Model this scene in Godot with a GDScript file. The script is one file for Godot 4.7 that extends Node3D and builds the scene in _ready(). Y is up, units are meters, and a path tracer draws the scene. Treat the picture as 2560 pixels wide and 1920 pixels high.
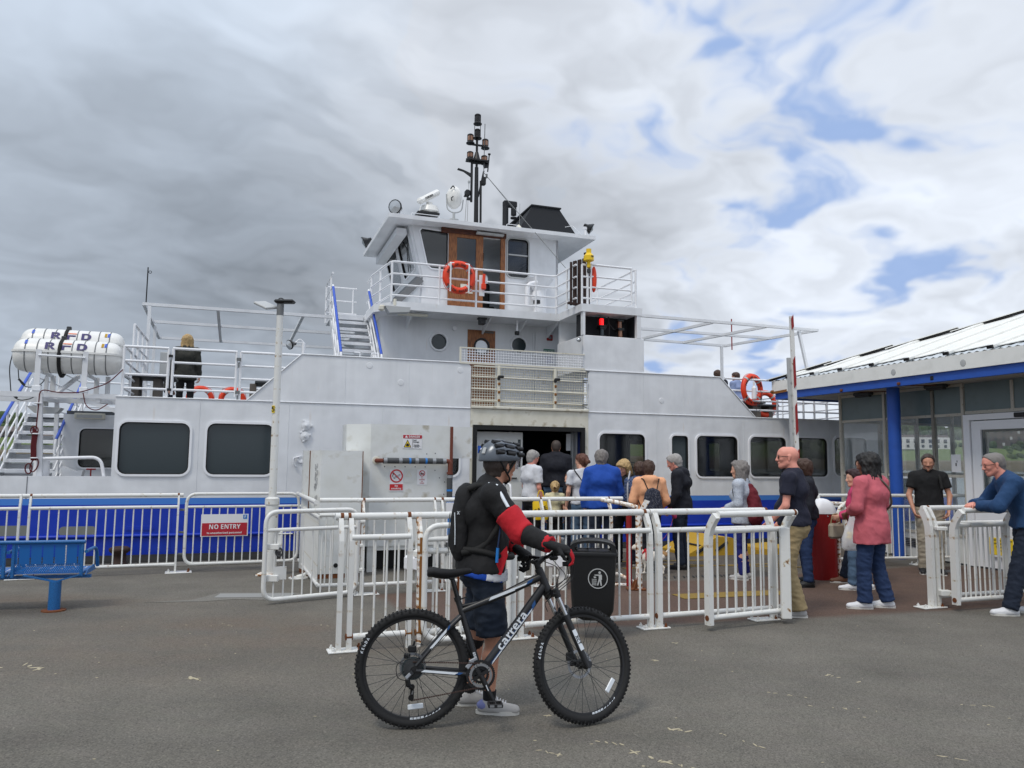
extends Node3D
# ---------------------------------------------------------------- mesh building
class G:
	var v:=PackedVector3Array()
	var n:=PackedVector3Array()
	var c:=PackedColorArray()
	var idx:=PackedInt32Array()
	var col:=Color(1,1,1)
	var use_col:=false
	func vert(p: Vector3,m: Vector3)->int:
		v.append(p)
		n.append(m)
		if use_col:
			c.append(col)
		return v.size()-1
	# a triangle whose front looks along the given normals
	func t3(p: Vector3,q: Vector3,r: Vector3,np: Vector3,nq: Vector3,nr: Vector3)->void:
		var i:=vert(p,np)
		vert(q,nq)
		vert(r,nr)
		if (q-p).cross(r-p).dot(np+nq+nr)>0.0:
			idx.append_array(PackedInt32Array([i,i+2,i+1]))
		else:
			idx.append_array(PackedInt32Array([i,i+1,i+2]))
	func q4(p: Vector3,q: Vector3,r: Vector3,s: Vector3,np: Vector3,nq: Vector3,nr: Vector3,ns: Vector3)->void:
		var i:=vert(p,np)
		vert(q,nq)
		vert(r,nr)
		vert(s,ns)
		if (r-p).cross(s-q).dot(np+nq+nr+ns)>0.0:
			idx.append_array(PackedInt32Array([i,i+2,i+1,i,i+3,i+2]))
		else:
			idx.append_array(PackedInt32Array([i,i+1,i+2,i,i+2,i+3]))
	func quad(p: Vector3,q: Vector3,r: Vector3,s: Vector3,out: Vector3)->void:
		var m:=(r-p).cross(s-q).normalized()
		if m.dot(out)<0.0:
			m=-m
		q4(p,q,r,s,m,m,m,m)
	func tri(p: Vector3,q: Vector3,r: Vector3,out: Vector3)->void:
		var m:=(q-p).cross(r-p).normalized()
		if m.dot(out)<0.0:
			m=-m
		t3(p,q,r,m,m,m)
	func box(x: Transform3D,s: Vector3,bv:=0.0)->G:
		var hs:=s*0.5
		bv=minf(bv,minf(hs.x,minf(hs.y,hs.z))*0.9)
		var b:=x.basis
		for ax in 3:
			var j:=(ax+1) % 3
			var k:=(ax+2) % 3
			for sg in [-1.0,1.0]:
				var ps: Array[Vector3]=[]
				for e in [[-1.0,-1.0],[1.0,-1.0],[1.0,1.0],[-1.0,1.0]]:
					var p:=Vector3.ZERO
					p[ax]=sg*hs[ax]
					p[j]=e[0]*(hs[j]-bv)
					p[k]=e[1]*(hs[k]-bv)
					ps.append(x*p)
				var o:=Vector3.ZERO
				o[ax]=sg
				quad(ps[0],ps[1],ps[2],ps[3],b*o)
		if bv>0.0:
			for ax in 3:
				var j:=(ax+1) % 3
				var k:=(ax+2) % 3
				for a in [-1.0,1.0]:
					for d in [-1.0,1.0]:
						var ps: Array[Vector3]=[]
						for e in [[0,-1.0],[0,1.0],[1,1.0],[1,-1.0]]:
							var p:=Vector3.ZERO
							p[ax]=e[1]*(hs[ax]-bv)
							p[j]=a*(hs[j]-(0.0 if e[0]==0 else bv))
							p[k]=d*(hs[k]-(bv if e[0]==0 else 0.0))
							ps.append(x*p)
						var o:=Vector3.ZERO
						o[j]=a
						o[k]=d
						quad(ps[0],ps[1],ps[2],ps[3],b*o)
			for a in [-1.0,1.0]:
				for d in [-1.0,1.0]:
					for e in [-1.0,1.0]:
						var o:=Vector3(a,d,e)
						tri(x*(o*Vector3(hs.x,hs.y-bv,hs.z-bv)),x*(o*Vector3(hs.x-bv,hs.y,hs.z-bv)),x*(o*Vector3(hs.x-bv,hs.y-bv,hs.z)),b*o)
		return self
	func bx(cx: float,cy: float,cz: float,sx: float,sy: float,sz: float,bv:=0.0)->G:
		return box(Transform3D(Basis(),Vector3(cx,cy,cz)),Vector3(sx,sy,sz),bv)
	# a straight box from p to q, w wide and t thick; up leans its width axis
	func bar(p: Vector3,q: Vector3,w: float,t: float,up:=Vector3.UP,bv:=0.0)->G:
		var z:=(q-p).normalized()
		if absf(z.dot(up.normalized()))>0.98:
			up=Vector3.RIGHT if absf(z.x)<0.8 else Vector3.BACK
		var x:=up.cross(z).normalized()
		var y:=z.cross(x)
		return box(Transform3D(Basis(x,y,z),(p+q)*0.5),Vector3(w,t,(q-p).length()),bv)
	func tube(pts: PackedVector3Array,rad: float,seg:=8,closed:=false,rads:=PackedFloat32Array(),flat:=1.0,flatdir:=Vector3.ZERO)->G:
		var m:=pts.size()
		var rings: Array[PackedVector3Array]=[]
		var nrm: Array[PackedVector3Array]=[]
		var t0:=(pts[1]-pts[0]).normalized()
		var u:=t0.cross(Vector3.UP if absf(t0.y)<0.9 else Vector3.RIGHT).normalized()
		for i in m:
			var a:=pts[(i-1+m) % m] if closed or i>0 else pts[i]
			var b:=pts[(i+1) % m] if closed or i<m-1 else pts[i]
			var t:=(b-a).normalized()
			u=(u-t*u.dot(t)).normalized()
			var w:=t.cross(u)
			var r:=rads[i] if rads.size()==m else rad
			var ring:=PackedVector3Array()
			var rn:=PackedVector3Array()
			for k in seg:
				var an:=TAU*k/seg
				var d:=u*cos(an)+w*sin(an)
				var off:=d*r
				if flat != 1.0:
					off-=flatdir*off.dot(flatdir)*(1.0-flat)
				ring.append(pts[i]+off)
				rn.append(d)
			rings.append(ring)
			nrm.append(rn)
		var last:=m if closed else m-1
		# a closed tube may twist against its start: match the nearest corner
		var shift:=0
		if closed:
			var best:=1e9
			for k in seg:
				var e:=rings[0][k].distance_to(pts[0]+(rings[m-1][0]-pts[m-1]))
				if e<best:
					best=e
					shift=k
		for i in last:
			var i2:=(i+1) % m
			for k in seg:
				var k2:=(k+1) % seg
				var s:=shift if closed and i==m-1 else 0
				q4(rings[i][k],rings[i][k2],rings[i2][(k2+s) % seg],rings[i2][(k+s) % seg],nrm[i][k],nrm[i][k2],nrm[i2][(k2+s) % seg],nrm[i2][(k+s) % seg])
		if not closed:
			for e in [0,m-1]:
				var o:=pts[0]-pts[1] if e==0 else pts[m-1]-pts[m-2]
				for k in range(1,seg-1):
					tri(rings[e][0],rings[e][k],rings[e][k+1],o)
		return self
	func rod(p: Vector3,q: Vector3,r: float,seg:=8,r2:=-1.0)->G:
		return tube(PackedVector3Array([p,q]),r,seg,false,PackedFloat32Array() if r2<0.0 else PackedFloat32Array([r,r2]))
	# profile of (radius, height) pairs from low to high, turned about the y axis of x
	func lathe(x: Transform3D,prof: Array,seg:=16,smooth:=false)->G:
		var pn: Array[Vector2]=[]
		for i in prof.size()-1:
			var d: Vector2=prof[i+1]-prof[i]
			pn.append(Vector2(d.y,-d.x).normalized())
		for i in prof.size()-1:
			var na:=pn[i]
			var nb:=pn[i]
			if smooth:
				if i>0:
					na=(pn[i]+pn[i-1]).normalized()
				if i<pn.size()-1:
					nb=(pn[i]+pn[i+1]).normalized()
			for k in seg:
				var a:=TAU*k/seg
				var b:=TAU*(k+1)/seg
				var ca:=Vector3(cos(a),0,sin(a))
				var cb:=Vector3(cos(b),0,sin(b))
				var p: Vector2=prof[i]
				var q: Vector2=prof[i+1]
				var P:=x*(ca*p.x+Vector3.UP*p.y)
				var Q:=x*(cb*p.x+Vector3.UP*p.y)
				var R:=x*(cb*q.x+Vector3.UP*q.y)
				var S:=x*(ca*q.x+Vector3.UP*q.y)
				var n0:=x.basis*(ca*na.x+Vector3.UP*na.y)
				var n1:=x.basis*(cb*na.x+Vector3.UP*na.y)
				var n2:=x.basis*(cb*nb.x+Vector3.UP*nb.y)
				var n3:=x.basis*(ca*nb.x+Vector3.UP*nb.y)
				if p.x<1e-5:
					t3(P,R,S,n0,n2,n3)
				elif q.x<1e-5:
					t3(P,Q,R,n0,n1,n2)
				else:
					q4(P,Q,R,S,n0,n1,n2,n3)
		return self
	func cyl(p: Vector3,q: Vector3,r: float,seg:=14)->G:
		return rod(p,q,r,seg)
	func ell(x: Transform3D,r: Vector3,seg:=14,rings:=8)->G:
		for i in rings:
			var a:=PI*i/rings-PI/2
			var b:=PI*(i+1)/rings-PI/2
			for k in seg:
				var e:=TAU*k/seg
				var f:=TAU*(k+1)/seg
				var ds:=[Vector3(cos(a)*cos(e),sin(a),cos(a)*sin(e)),Vector3(cos(a)*cos(f),sin(a),cos(a)*sin(f)),Vector3(cos(b)*cos(f),sin(b),cos(b)*sin(f)),Vector3(cos(b)*cos(e),sin(b),cos(b)*sin(e))]
				var ps:=[]
				var ns:=[]
				for d in ds:
					ps.append(x*(d*r))
					ns.append((x.basis*(d/r)).normalized())
				if i==0:
					t3(ps[0],ps[2],ps[3],ns[0],ns[2],ns[3])
				elif i==rings-1:
					t3(ps[0],ps[1],ps[2],ns[0],ns[1],ns[2])
				else:
					q4(ps[0],ps[1],ps[2],ps[3],ns[0],ns[1],ns[2],ns[3])
		return self
	# polygon in the xy plane of x, from depth z0 to z1, with holes
	func prism(poly: PackedVector2Array,x: Transform3D,z0: float,z1: float,holes: Array=[])->G:
		var pieces: Array=[poly]
		var lo:=poly[0]
		var hi:=poly[0]
		for p in poly:
			lo=lo.min(p)
			hi=hi.max(p)
		if holes.size()>0:
			var cuts: Array[float]=[]
			for h in holes:
				var mx:=0.0
				for p in h:
					mx+=p.x/h.size()
				cuts.append(mx)
			cuts.sort()
			var edges: Array[float]=[lo.x-1.0]
			for e in cuts:
				if e-edges[-1]>0.002:
					edges.append(e)
			edges.append(hi.x+1.0)
			pieces=[]
			for i in edges.size()-1:
				var strip:=PackedVector2Array([Vector2(edges[i],lo.y-1),Vector2(edges[i+1],lo.y-1),Vector2(edges[i+1],hi.y+1),Vector2(edges[i],hi.y+1)])
				var now: Array=Geometry2D.intersect_polygons(poly,strip)
				for h in holes:
					var nxt: Array=[]
					for pc in now:
						for r in Geometry2D.clip_polygons(pc,h):
							nxt.append(r)
					now=nxt
				pieces.append_array(now)
		var f:=x.basis.z
		for pc in pieces:
			var ids:=Geometry2D.triangulate_polygon(pc)
			for i in range(0,ids.size(),3):
				var a: Vector2=pc[ids[i]]
				var b: Vector2=pc[ids[i+1]]
				var d: Vector2=pc[ids[i+2]]
				tri(x*Vector3(a.x,a.y,z1),x*Vector3(b.x,b.y,z1),x*Vector3(d.x,d.y,z1),f)
				tri(x*Vector3(a.x,a.y,z0),x*Vector3(b.x,b.y,z0),x*Vector3(d.x,d.y,z0),-f)
		var loops: Array=[poly]
		loops.append_array(holes)
		for li in loops.size():
			var lp: PackedVector2Array=loops[li]
			var sg:=-1.0 if Geometry2D.is_polygon_clockwise(lp) else 1.0
			if li>0:
				sg=-sg
			for i in lp.size():
				var a:=lp[i]
				var b:=lp[(i+1) % lp.size()]
				if a.distance_to(b)<1e-6:
					continue
				var d:=(b-a)*sg
				quad(x*Vector3(a.x,a.y,z0),x*Vector3(b.x,b.y,z0),x*Vector3(b.x,b.y,z1),x*Vector3(a.x,a.y,z1),x.basis*Vector3(d.y,-d.x,0))
		return self
	func loft(rings: Array,caps:=true,open:=false)->G:
		var m:=rings.size()
		var k: int=rings[0].size()
		var cen: Array[Vector3]=[]
		for r in rings:
			var s:=Vector3.ZERO
			for p in r:
				s+=p
			cen.append(s/k)
		var nr: Array[PackedVector3Array]=[]
		for i in m:
			var row:=PackedVector3Array()
			for j in k:
				var du: Vector3=rings[mini(i+1,m-1)][j]-rings[maxi(i-1,0)][j]
				var jn:=mini(j+1,k-1) if open else (j+1) % k
				var jp:=maxi(j-1,0) if open else (j-1+k) % k
				var dv: Vector3=rings[i][jn]-rings[i][jp]
				var w:=du.cross(dv).normalized()
				if not open and w.dot(rings[i][j]-cen[i])<0.0:
					w=-w
				row.append(w)
			nr.append(row)
		for i in m-1:
			for j in (k-1 if open else k):
				var j2:=(j+1) % k
				q4(rings[i][j],rings[i][j2],rings[i+1][j2],rings[i+1][j],nr[i][j],nr[i][j2],nr[i+1][j2],nr[i+1][j])
		if caps and not open:
			for e in [0,m-1]:
				var o: Vector3=cen[e]-cen[1 if e==0 else m-2]
				for j in k:
					tri(cen[e],rings[e][j],rings[e][(j+1) % k],o)
		return self
	func mesh()->ArrayMesh:
		var arr:=[]
		arr.resize(Mesh.ARRAY_MAX)
		arr[Mesh.ARRAY_VERTEX]=v
		arr[Mesh.ARRAY_NORMAL]=n
		if use_col:
			arr[Mesh.ARRAY_COLOR]=c
		arr[Mesh.ARRAY_INDEX]=idx
		var m:=ArrayMesh.new()
		m.add_surface_from_arrays(Mesh.PRIMITIVE_TRIANGLES,arr)
		return m
# ---------------------------------------------------------------- distance field, meshed as surface nets
class Field:
	var o: Vector3
	var h: float
	var nx: int
	var ny: int
	var nz: int
	var d:=PackedFloat32Array()
	func _init(lo: Vector3,hi: Vector3,cell: float)->void:
		h=cell
		o=lo
		nx=int((hi.x-lo.x)/h)+2
		ny=int((hi.y-lo.y)/h)+2
		nz=int((hi.z-lo.z)/h)+2
		d.resize(nx*ny*nz)
		d.fill(1.0)
	# tapered capsule a-b, flattened by fk along fd, cut where (p - cp).cn > 0; carve takes it away instead
	func bone(a: Vector3,b: Vector3,ra: float,rb: float,k:=0.025,fd:=Vector3.ZERO,fk:=1.0,cp:=Vector3.ZERO,cn:=Vector3.ZERO,carve:=false)->void:
		var mr:=maxf(ra,rb)*maxf(1.0,fk)+k+2.0*h
		var lo:=a.min(b)-Vector3.ONE*mr-o
		var hi:=a.max(b)+Vector3.ONE*mr-o
		var x0:=clampi(int(lo.x/h),0,nx-1)
		var x1:=clampi(int(hi.x/h)+1,0,nx)
		var y0:=clampi(int(lo.y/h),0,ny-1)
		var y1:=clampi(int(hi.y/h)+1,0,ny)
		var z0:=clampi(int(lo.z/h),0,nz-1)
		var z1:=clampi(int(hi.z/h)+1,0,nz)
		var ab:=b-a
		var l2:=maxf(ab.length_squared(),1e-9)
		var flat:=fk != 1.0
		var fm:=1.0/fk-1.0
		var cut:=cn != Vector3.ZERO
		var dr:=rb-ra
		for iz in range(z0,z1):
			for iy in range(y0,y1):
				var i:=(iz*ny+iy)*nx+x0
				var p:=o+Vector3(x0,iy,iz)*h
				for ix in range(x0,x1):
					var q:=p-a
					if flat:
						q+=fd*(q.dot(fd)*fm)
					var t:=clampf(q.dot(ab)/l2,0.0,1.0)
					var e:=(q-ab*t).length()-ra-dr*t
					if cut:
						e=maxf(e,(p-cp).dot(cn))
					var w:=d[i]
					if carve:
						d[i]=maxf(w,-e)
					else:
						var s:=k-absf(w-e)
						var m:=minf(w,e)
						d[i]=m-s*s*0.25/k if s>0.0 else m
					i+=1
					p.x+=h
	func cut(cp: Vector3,cn: Vector3)->void:
		var i:=0
		for iz in nz:
			for iy in ny:
				var e:=(o+Vector3(0,iy,iz)*h-cp).dot(cn)
				for ix in nx:
					if e>d[i]:
						d[i]=e
					e+=cn.x*h
					i+=1
	func into(g: G,noise: FastNoiseLite=null,amp:=0.0,squash:=Vector3.ONE)->void:
		var at:=PackedInt32Array()
		at.resize(d.size())
		at.fill(-1)
		var base:=g.v.size()
		var sx:=1
		var sy:=nx
		var sz:=nx*ny
		var lim:=4.0*h
		for iz in nz-1:
			for iy in ny-1:
				var i:=(iz*ny+iy)*nx
				for ix in nx-1:
					var a:=d[i]
					if absf(a)<lim:
						var e:=[a,d[i+sx],d[i+sy],d[i+sx+sy],d[i+sz],d[i+sx+sz],d[i+sy+sz],d[i+sx+sy+sz]]
						var mask:=0
						for k in 8:
							if e[k]<0.0:
								mask |= 1 << k
						if mask != 0 and mask != 255:
							var s:=Vector3.ZERO
							var cnt:=0
							for k in 8:
								for b in 3:
									var k2:=k | (1 << b)
									if k2 != k and ((mask >> k) & 1) != ((mask >> k2) & 1):
										var t: float=e[k]/(e[k]-e[k2])
										var p:=Vector3(k & 1,(k >> 1) & 1,(k >> 2) & 1)
										p[b]=t
										s+=p
										cnt+=1
							at[i]=g.v.size()
							g.vert(o+(Vector3(ix,iy,iz)+s/cnt)*h,Vector3.ZERO)
					i+=1
		var i0:=g.idx.size()
		for iz in range(1,nz-1):
			for iy in range(1,ny-1):
				var i:=(iz*ny+iy)*nx+1
				for ix in range(1,nx-1):
					if at[i]>=0:
						var neg:=d[i]<0.0
						for ax in 3:
							var st: int=[sx,sy,sz][ax]
							if (d[i+st]<0.0)==neg:
								continue
							var u: int=[sy,sz,sx][ax]
							var w: int=[sz,sx,sy][ax]
							var p:=at[i]
							var q:=at[i-u]
							var r:=at[i-u-w]
							var s:=at[i-w]
							if p<0 or q<0 or r<0 or s<0:
								continue
							if neg:
								g.idx.append_array(PackedInt32Array([p,s,r,p,r,q]))
							else:
								g.idx.append_array(PackedInt32Array([p,q,r,p,r,s]))
					i+=1
		_normals(g,base,i0)
		if noise and amp>0.0:
			for k in range(base,g.v.size()):
				var p:=g.v[k]*squash
				g.v[k]+=g.n[k]*(noise.get_noise_3dv(p)*amp)
				g.n[k]=Vector3.ZERO
			_normals(g,base,i0)
	func _normals(g: G,base: int,i0: int)->void:
		for t in range(i0,g.idx.size(),3):
			var a:=g.idx[t]
			var b:=g.idx[t+1]
			var c:=g.idx[t+2]
			var m:=(g.v[c]-g.v[a]).cross(g.v[b]-g.v[a])
			g.n[a]+=m
			g.n[b]+=m
			g.n[c]+=m
		for k in range(base,g.v.size()):
			g.n[k]=g.n[k].normalized()
# ---------------------------------------------------------------- naming
var taken := {}
var M := {}
var folds:=FastNoiseLite.new()
var strands:=FastNoiseLite.new()
func numbered(called: String)->String:
	if not taken.has(called):
		taken[called]=0
		return called
	taken[called]+=1
	return "%s_%03d" % [called,taken[called]]
func thing(called: String,label: String,category: String,at:=Vector3.ZERO,turn:=0.0,group:="")->Node3D:
	var o:=Node3D.new()
	o.name=numbered(called)
	add_child(o)
	o.position=at
	o.rotation.y=turn
	tag(o,label,category,group)
	return o
func tag(o: Node,label: String,category: String,group:="")->void:
	o.set_meta("label",label)
	o.set_meta("category",category)
	if group:
		o.set_meta("group",group)
func obj(called: String,m: Mesh,mat: Material,parent: Node,at:=Transform3D())->MeshInstance3D:
	var o:=MeshInstance3D.new()
	o.name=called
	o.mesh=m
	o.material_override=mat
	o.transform=at
	parent.add_child(o,true)
	return o
func part(called: String,g: G,mat: Material,parent: Node,at:=Transform3D())->MeshInstance3D:
	return obj(called,g.mesh(),mat,parent,at)
func struct(called: String,g: G,mat: Material,kind:="structure")->MeshInstance3D:
	var o:=obj(numbered(called),g.mesh(),mat,self)
	o.set_meta("kind",kind)
	return o
func T(x: float,y: float,z: float,ry:=0.0,rx:=0.0,rz:=0.0)->Transform3D:
	return Transform3D(Basis.from_euler(Vector3(rx,ry,rz)),Vector3(x,y,z))
func V(x: float,y: float,z: float)->Vector3:
	return Vector3(x,y,z)
func pv(a: Array)->PackedVector3Array:
	var r:=PackedVector3Array()
	for p in a:
		r.append(p)
	return r
func p2(a: Array)->PackedVector2Array:
	var r:=PackedVector2Array()
	for i in range(0,a.size(),2):
		r.append(Vector2(a[i],a[i+1]))
	return r
# a corner-rounded path through the points
func bend(a: Array,r: float,steps:=5,closed:=false)->PackedVector3Array:
	var out:=PackedVector3Array()
	var m:=a.size()
	for i in m:
		if not closed and (i==0 or i==m-1):
			out.append(a[i])
			continue
		var p: Vector3=a[i]
		var u: Vector3=a[(i-1+m) % m]-p
		var w: Vector3=a[(i+1) % m]-p
		var rr:=minf(r,minf(u.length(),w.length())*0.49)
		var s:=p+u.normalized()*rr
		var e:=p+w.normalized()*rr
		for k in steps+1:
			var t:=float(k)/steps
			out.append(s.lerp(p,t).lerp(p.lerp(e,t),t))
	return out
func rrect(x0: float,y0: float,x1: float,y1: float,r: float,steps:=4)->PackedVector2Array:
	var out:=PackedVector2Array()
	for q in [[x1-r,y0+r,-PI/2],[x1-r,y1-r,0.0],[x0+r,y1-r,PI/2],[x0+r,y0+r,PI]]:
		for k in steps+1:
			var a: float=q[2]+PI/2*k/steps
			out.append(Vector2(q[0]+r*cos(a),q[1]+r*sin(a)))
	return out
func circ(cx: float,cy: float,r: float,seg:=20)->PackedVector2Array:
	var out:=PackedVector2Array()
	for k in seg:
		out.append(Vector2(cx+r*cos(TAU*k/seg),cy+r*sin(TAU*k/seg)))
	return out
func ring3(c: Vector3,u: Vector3,w: Vector3,seg:=24)->PackedVector3Array:
	var out:=PackedVector3Array()
	for k in seg:
		out.append(c+u*cos(TAU*k/seg)+w*sin(TAU*k/seg))
	return out
var fonts := {}
func text(s: String,height: float,mat: Material,parent: Node,at: Transform3D,bold:=true,family:="Droid Sans",depth:=0.003,stretch:=1.0)->MeshInstance3D:
	var key:=family+str(bold)
	if not fonts.has(key):
		var f:=SystemFont.new()
		f.font_names=PackedStringArray([family])
		f.font_weight=700 if bold else 400
		fonts[key]=f
	var tm:=TextMesh.new()
	tm.font=fonts[key]
	tm.font_size=48
	tm.pixel_size=height/(48.0*0.72)
	tm.depth=depth
	tm.curve_step=3.0
	tm.text=s
	var x:=at
	x.basis=x.basis*Basis.from_scale(Vector3(stretch,1,1))
	return obj("lettering",tm,mat,parent,x)
# ---------------------------------------------------------------- materials
func nz(seed_: int,freq: float,oct:=4,kind:=FastNoiseLite.TYPE_SIMPLEX_SMOOTH)->FastNoiseLite:
	var f:=FastNoiseLite.new()
	f.seed=seed_
	f.noise_type=kind
	f.frequency=freq
	f.fractal_octaves=oct
	return f
func ntex(f: FastNoiseLite,ramp: Array,size:=512,normal:=false,strength:=4.0)->NoiseTexture2D:
	var t:=NoiseTexture2D.new()
	t.width=size
	t.height=size
	t.seamless=true
	t.noise=f
	if normal:
		t.as_normal_map=true
		t.bump_strength=strength
	elif ramp.size()>0:
		var gr:=Gradient.new()
		var offs:=PackedFloat32Array()
		var cols:=PackedColorArray()
		for e in ramp:
			offs.append(e[0])
			cols.append(e[1])
		gr.offsets=offs
		gr.colors=cols
		t.color_ramp=gr
	return t
func mat(called: String,c: Color,rough:=0.6,metal:=0.0)->StandardMaterial3D:
	var m:=StandardMaterial3D.new()
	m.resource_name=called
	m.albedo_color=c
	m.roughness=rough
	m.metallic=metal
	M[called]=m
	return m
func rgb(r: int,g: int,b: int)->Color:
	return Color8(r,g,b)
func tri_tex(m: StandardMaterial3D,tex: Texture2D,s: float,nrm: Texture2D=null,ns:=0.5,world:=false,sv:=Vector3.ZERO)->StandardMaterial3D:
	m.uv1_triplanar=true
	m.uv1_world_triplanar=world
	m.uv1_scale=Vector3.ONE*s if sv==Vector3.ZERO else sv
	if tex:
		m.albedo_texture=tex
	if nrm:
		m.normal_enabled=true
		m.normal_texture=nrm
		m.normal_scale=ns
	return m
func _ready()->void:
	camera_and_light()
	materials()
	ground()
	far_side()
	ferry()
	shelter()
	cabinets()
	fences()
	furniture()
	crowd()
	cyclist()
	bicycle()
	things()
func materials()->void:
	folds.seed=5
	folds.frequency=7.0
	folds.fractal_octaves=3
	folds.fractal_type=FastNoiseLite.FRACTAL_RIDGED
	strands.seed=9
	strands.frequency=26.0
	strands.fractal_octaves=2
	var w:=Color(1,1,1)
	var mottled:=ntex(nz(3,0.008,5),[[0.0,Color(0.93,0.93,0.925)],[0.45,Color(0.985,0.985,0.985)],[1.0,w]])
	# paint with faint vertical runs, patches of a later coat and a few rust weeps
	var hn:=nz(51,0.012,4)
	var hv:=nz(52,0.05,3)
	var him:=Image.create(512,512,false,Image.FORMAT_RGB8)
	for y in 512:
		for x in 512:
			var fx:=TAU*x/512.0
			var fy:=TAU*y/512.0
			var q4d:=Vector3(cos(fx)*80.0,sin(fx)*80.0,60.0*sin(fy)+20.0*cos(fy))
			var a:=hn.get_noise_3dv(q4d)
			var run:=hv.get_noise_3dv(Vector3(cos(fx)*80.0,sin(fx)*80.0,4.0*sin(fy)))
			var v:=0.955+0.05*a+0.010*run
			var weep:=clampf((run-0.42)*3.0,0.0,1.0)*clampf(a*2.2,0.0,1.0)*0.2
			him.set_pixel(x,y,Color(v,v,v).lerp(Color(0.72,0.58,0.42),weep))
	var hulltex:=ImageTexture.create_from_image(him)
	var wavy:=ntex(nz(7,0.006,3),[],512,true,6.0)
	var grain:=ntex(nz(11,0.12,3),[[0.0,Color(0.62,0.62,0.62)],[0.5,Color(0.9,0.9,0.9)],[1.0,w]])
	var soft:=ntex(nz(12,0.10,3),[[0.0,Color(0.84,0.84,0.84)],[1.0,w]])
	var weave:=ntex(nz(13,0.09,3),[],512,true,5.0)
	var rusty:=ntex(nz(17,0.012,5),[[0.0,rgb(238,238,236)],[0.52,rgb(236,235,230)],[0.60,rgb(196,150,84)],[0.68,rgb(120,62,26)],[1.0,rgb(84,40,20)]])
	var specks:=ntex(nz(19,0.02,5),[[0.0,rgb(240,240,239)],[0.76,rgb(238,238,236)],[0.84,rgb(214,204,184)],[0.92,rgb(150,106,70)],[1.0,rgb(90,60,40)]])
	var grimy:=ntex(nz(23,0.008,5),[[0.0,rgb(222,222,218)],[0.4,rgb(232,233,231)],[0.72,rgb(236,237,237)],[0.88,rgb(210,207,198)],[1.0,rgb(180,170,152)]])
	tri_tex(mat("ship_white",rgb(231,233,236),0.4),hulltex,0,wavy,0.3,false,Vector3(0.42,0.42,0.42))
	tri_tex(mat("gangway_cream",rgb(238,233,218),0.55),grimy,0.7)
	mat("white",rgb(232,233,236),0.4)
	tri_tex(mat("fence_white",rgb(236,236,234),0.38),specks,0.9)
	tri_tex(mat("rusted_white",w,0.7),rusty,2.2)
	tri_tex(mat("rust",rgb(124,70,34),0.9),grain,4.0)
	tri_tex(mat("rust_run",rgb(150,98,44),0.9),grain,4.0)
	tri_tex(mat("box_white",rgb(236,237,236),0.5),grimy,0.55,wavy,0.1)
	tri_tex(mat("hull_blue",rgb(14,56,182),0.35),hulltex,0,wavy,0.3,false,Vector3(0.5,0.5,0.5))
	mat("hull_light_blue",rgb(66,126,208),0.4)
	mat("hull_grey",rgb(120,122,116),0.6)
	mat("seam",rgb(120,122,126),0.7)
	mat("rubber",rgb(20,20,21),0.8)
	mat("black",rgb(14,14,16),0.5)
	mat("gloss_black",rgb(12,13,15),0.25)
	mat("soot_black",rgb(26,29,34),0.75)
	mat("steel",rgb(150,152,155),0.35,0.8)
	mat("dull_steel",rgb(120,122,122),0.6,0.5)
	mat("chrome",rgb(205,207,210),0.2,1.0)
	mat("dark_grey",rgb(52,54,56),0.6)
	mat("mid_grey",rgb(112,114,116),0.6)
	mat("light_grey",rgb(176,178,178),0.5)
	mat("deck_grey",rgb(96,100,104),0.8)
	mat("interior",rgb(48,52,56),0.9)
	mat("interior_blue",rgb(26,48,110),0.8)
	mat("ceiling",rgb(150,148,142),0.8)
	tri_tex(mat("blue_paint",rgb(34,84,176),0.5),mottled,0.9)
	mat("rail_blue",rgb(44,84,190),0.4)
	tri_tex(mat("bench_blue",rgb(32,108,176),0.4),grain,1.2)
	mat("orange",rgb(226,62,22),0.5)
	mat("red",rgb(196,26,34),0.45)
	mat("post_red",rgb(142,18,18),0.5)
	mat("sign_red",rgb(176,26,44),0.5)
	mat("sign_white",rgb(226,226,228),0.45)
	mat("sign_blue",rgb(34,120,196),0.45)
	mat("sign_yellow",rgb(236,204,40),0.5)
	mat("sign_green",rgb(20,112,84),0.5)
	mat("ink",rgb(18,18,20),0.6)
	mat("navy_ink",rgb(36,24,96),0.5)
	mat("salmon_ink",rgb(226,130,96),0.5)
	mat("yellow",rgb(236,196,24),0.45)
	mat("warn_yellow",rgb(206,164,46),0.8)
	tri_tex(M.warn_yellow,grain,3.0)
	tri_tex(mat("worn_yellow",rgb(150,122,52),0.9),grain,2.0)
	var wood:=ntex(nz(29,0.02,4),[[0.0,rgb(84,46,22)],[0.5,rgb(138,84,44)],[1.0,rgb(172,116,66)]])
	tri_tex(mat("wood",w,0.5),wood,0,null,0.5,false,Vector3(5,0.5,5))
	tri_tex(mat("dark_wood",rgb(140,110,100),0.6),wood,0,null,0.5,false,Vector3(0.6,4,4))
	tri_tex(mat("old_timber",rgb(120,112,104),0.85),grain,2.0)
	tri_tex(mat("brown_slat",rgb(64,44,38),0.8),grain,2.0)
	mat("glass_dark",Color(0.03,0.045,0.05,0.45),0.06)
	M.glass_dark.transparency=BaseMaterial3D.TRANSPARENCY_ALPHA
	mat("glass_clear",Color(0.75,0.82,0.84,0.07),0.04)
	M.glass_clear.transparency=BaseMaterial3D.TRANSPARENCY_ALPHA
	mat("pane_opaque",rgb(48,58,62),0.12)
	mat("visor",Color(0.25,0.28,0.30,0.35),0.08)
	M.visor.transparency=BaseMaterial3D.TRANSPARENCY_ALPHA
	mat("lamp_glass",rgb(196,200,204),0.12,0.4)
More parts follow.
